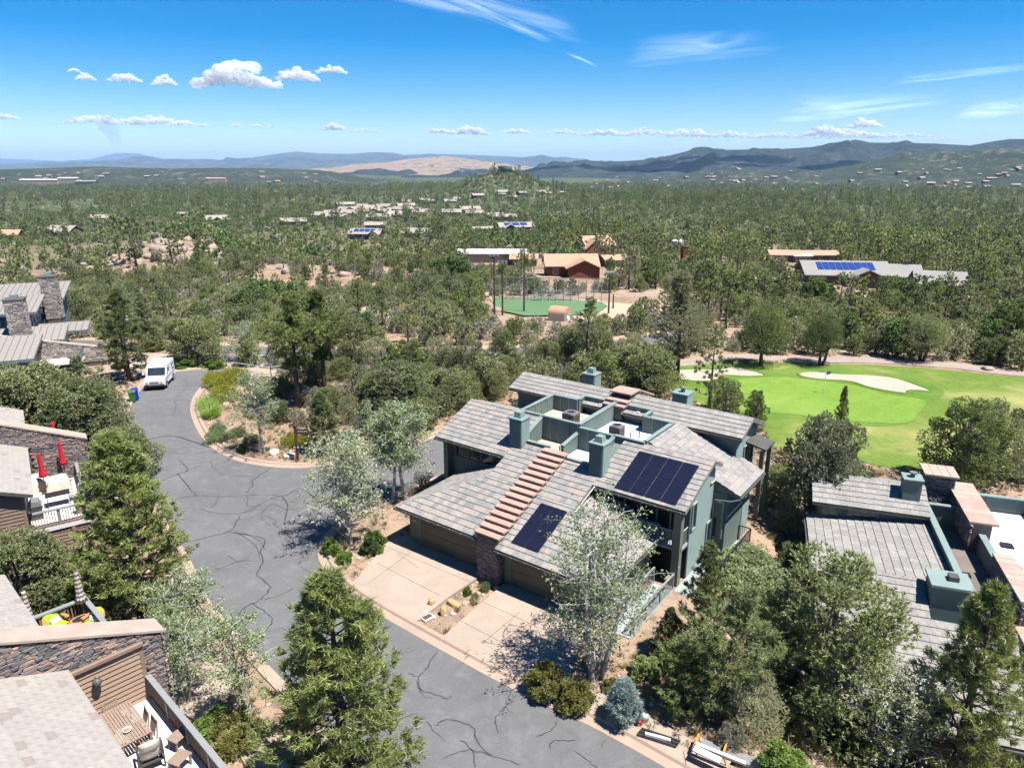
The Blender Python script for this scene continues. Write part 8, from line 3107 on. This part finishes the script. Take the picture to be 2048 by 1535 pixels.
def field_pole(label, px, top, mat='umber', lamps=True):
    p = P(*px)
    h = height_of(p, top)
    t = thing("light_pole", label, "pole", p, 0, None)
    MB().tube([(0, 0, -.3), (0, 0, h)], [.17, .1], 8).build("shaft", M[mat], t)
    if lamps:
        MB().cbox((0, 0, h - .2), (1.6, .15, .15)).build("crossarm", M[mat], t)
        for k in (-1, 0, 1):
            MB().cbox((k * .6, -.15, h - .05), (.35, .3, .35)).build("lamp", M['metal'], t)


field_pole("leftmost tall dark pole at the ball field", (989, 628), 510)
field_pole("second tall dark pole at the ball field", (1005, 630), 522)
field_pole("third tall dark pole standing in the turf", (1048, 625), 500)
field_pole("tall pole at the infield's right corner", (1217, 628), 545)
field_pole("short pole at the right of the infield", (1226, 618), 588, 'umber', False)
field_pole("thin bare utility pole behind the solar house", (1795, 500), 440, 'bark_grey', False)


def backstop():
    a, b = Vector(P(985, 600)), Vector(P(1218, 607))
    t = thing("chain_fence", "tall grey chain-link fence along the ball field", "fence", tuple(a))
    d = b - a
    n = 16
    for i in range(n + 1):
        q = d * i / n
        MB().tube([q, q + Vector((0, 0, 4.6))], .07, 6).build("post", M['metal'], t)
    for z in (.2, 2.3, 4.6):
        MB().tube([Vector((0, 0, z)), d + Vector((0, 0, z))], .06, 6).build("rail", M['metal'], t)
    k = 70
    for i in range(k):
        q = d * i / k
        q2 = d * (i + 1) / k
        mb = MB()
        for z in range(5):
            mb.beam(q + Vector((0, 0, z * .92)), q2 + Vector((0, 0, (z + 1) * .92)), .025, .025)
        if i % 7 == 0:
            pass
        tag(mb.build("wire_mesh", M['grey_rail'], t), kind='stuff')


backstop()
p = P(1105, 603)
t = thing("bleachers", "grey metal bleachers by the chain-link fence", "bleachers", p, .02)
for i in range(4):
    MB().box(-4, 4, i * .6, i * .6 + .35, .4 + i * .4, .46 + i * .4).build("bench", M['metal'], t)
for x in (-3.5, 0, 3.5):
    MB().beam((x, -.1, 0), (x, 2.2, 1.6), .08, .08).build("frame", M['grey_rail'], t)

# water tank on its hill
M['tank_green'] = mat_plain("green_tank_paint", (0.12, 0.17, 0.13), .06, .2, .6, .05)
tx, ty = -11.0, 1193.0
t = thing("water_tank", "green water tank on top of the wooded knoll", "tank", (tx, ty, Tz(tx, ty) - 1))
MB().lathe([(11.5, 0), (11.5, 9), (11, 9.6), (.5, 10.6)], 36).build("shell", M['tank_green'], t, True)
MB().lathe([(11.7, 8.8), (11.7, 9.2)], 36).build("rim", M['teal_light'], t)
t = thing("antenna_mast", "thin dark mast left of the water tank", "mast", (tx - 17, ty, Tz(tx - 17, ty)))
MB().tube([(0, 0, -1), (0, 0, 16)], [.8, .35], 8).build("shaft", M['umber'], t)
MB().lathe([(1.0, 0), (1.0, 3)], 10, (0, 0, 12)).build("antenna", M['umber'], t)

# ------------------------------------------------------------------ houses on the far slopes
from mathutils.bvhtree import BVHTree


def slope_houses():
    rg = np.random.default_rng(77)
    trees = []
    dg = bpy.context.evaluated_depsgraph_get()
    for nm in ("foothill", "low_hill", "wooded_hill", "ground"):
        me = bpy.data.objects[nm].data
        trees.append(BVHTree.FromPolygons([v.co for v in me.vertices], [p.vertices for p in me.polygons]))
    wallm, roofm = ['stucco', 'dark_wall', 'dark_wall', 'stucco'], ['roof_pale', 'roof_tan', 'roof_grey', 'cap_red', 'roof_pale']
    cache = {}

    def hit(px, py):
        x, y = (px - 1024) / FPX, (py - 767.5) / FPX
        d = Vector((x, _c - y * _s, -_s - y * _c)).normalized()
        best = None
        for b in trees:
            h = b.ray_cast(Vector((0, 0, CAM_H)), d, 9000)
            if h[0] is not None and (best is None or h[3] < best[1]):
                best = (h[0], h[3])
        return best
    made = []
    zones = [(70, (1420, 2045), (336, 388), "small house on the scrubby foothill at right", "houses on the right foothill"),
             (26, (1150, 1520), (352, 382), "small house at the shaded foot of the wooded range", "houses at the foot of the wooded range"),
             (30, (5, 640), (344, 366), "small house on the low hill at far left", "houses on the far left hill"),
             (14, (900, 1300), (380, 402), "small house in the forest below the water tank knoll", "houses below the water tank knoll")]
    for n, xr, yr, lab, gp in zones:
        for i in range(n):
            h = hit(rg.uniform(*xr), rg.uniform(*yr))
            if not h:
                continue
            p, dist = h
            k = (int(rg.integers(0, 4)), int(rg.integers(0, 5)))
            s = float(rg.uniform(.55, 1.1))
            if k not in cache:
                cache[k] = (MB().extr([(-8, -5, -4), (-8, 5, -4), (-8, 5, 3.5), (-8, 0, 5.6), (-8, -5, 3.5)], (16, 0, 0)).mesh("wall", M[wallm[k[0]]]),
                            MB().extr([(-9, -6, 3.3), (9, -6, 3.3), (9, 0, 6.0), (-9, 0, 6.0)], (0, 0, .4)).extr([(-9, 6, 3.3), (9, 6, 3.3), (9, 0, 6.0), (-9, 0, 6.0)], (0, 0, .4)).mesh("roof", M[roofm[k[1]]]))
            t = thing("hillside_house", lab, "house", p, float(rg.uniform(-.7, .7)), gp)
            t.scale = (s, s, s)
            made.append(t)
            link("wall", cache[k][0], t)
            link("roof", cache[k][1], t)
    number_off(made)
    # big institutional buildings at the far left
    for (px, py, w, d, h, mw, mr, lab) in ((95, 368, 90, 30, 12, 'cap_red', 'roof_white', "red-brick complex with white roof at far left"), (140, 366, 70, 30, 14, 'stucco', 'roof_white', "white domed hall beside the red-brick complex"), (60, 366, 60, 26, 9, 'stucco', 'roof_white', "long white block left of the red-brick complex"), (175, 369, 70, 24, 9, 'dark_wall', 'roof_grey', "grey block right of the white hall"), (435, 362, 70, 24, 8, 'stucco', 'roof_tan', "tan block on the low hill left of centre")):
        q = hit(px, py)
        if q:
            gable_house("large_building", lab, q[0], .1, w * .8, d, h, 3, mw, mr, 1.0, None, 0, False, 6, None, "building")


slope_houses()
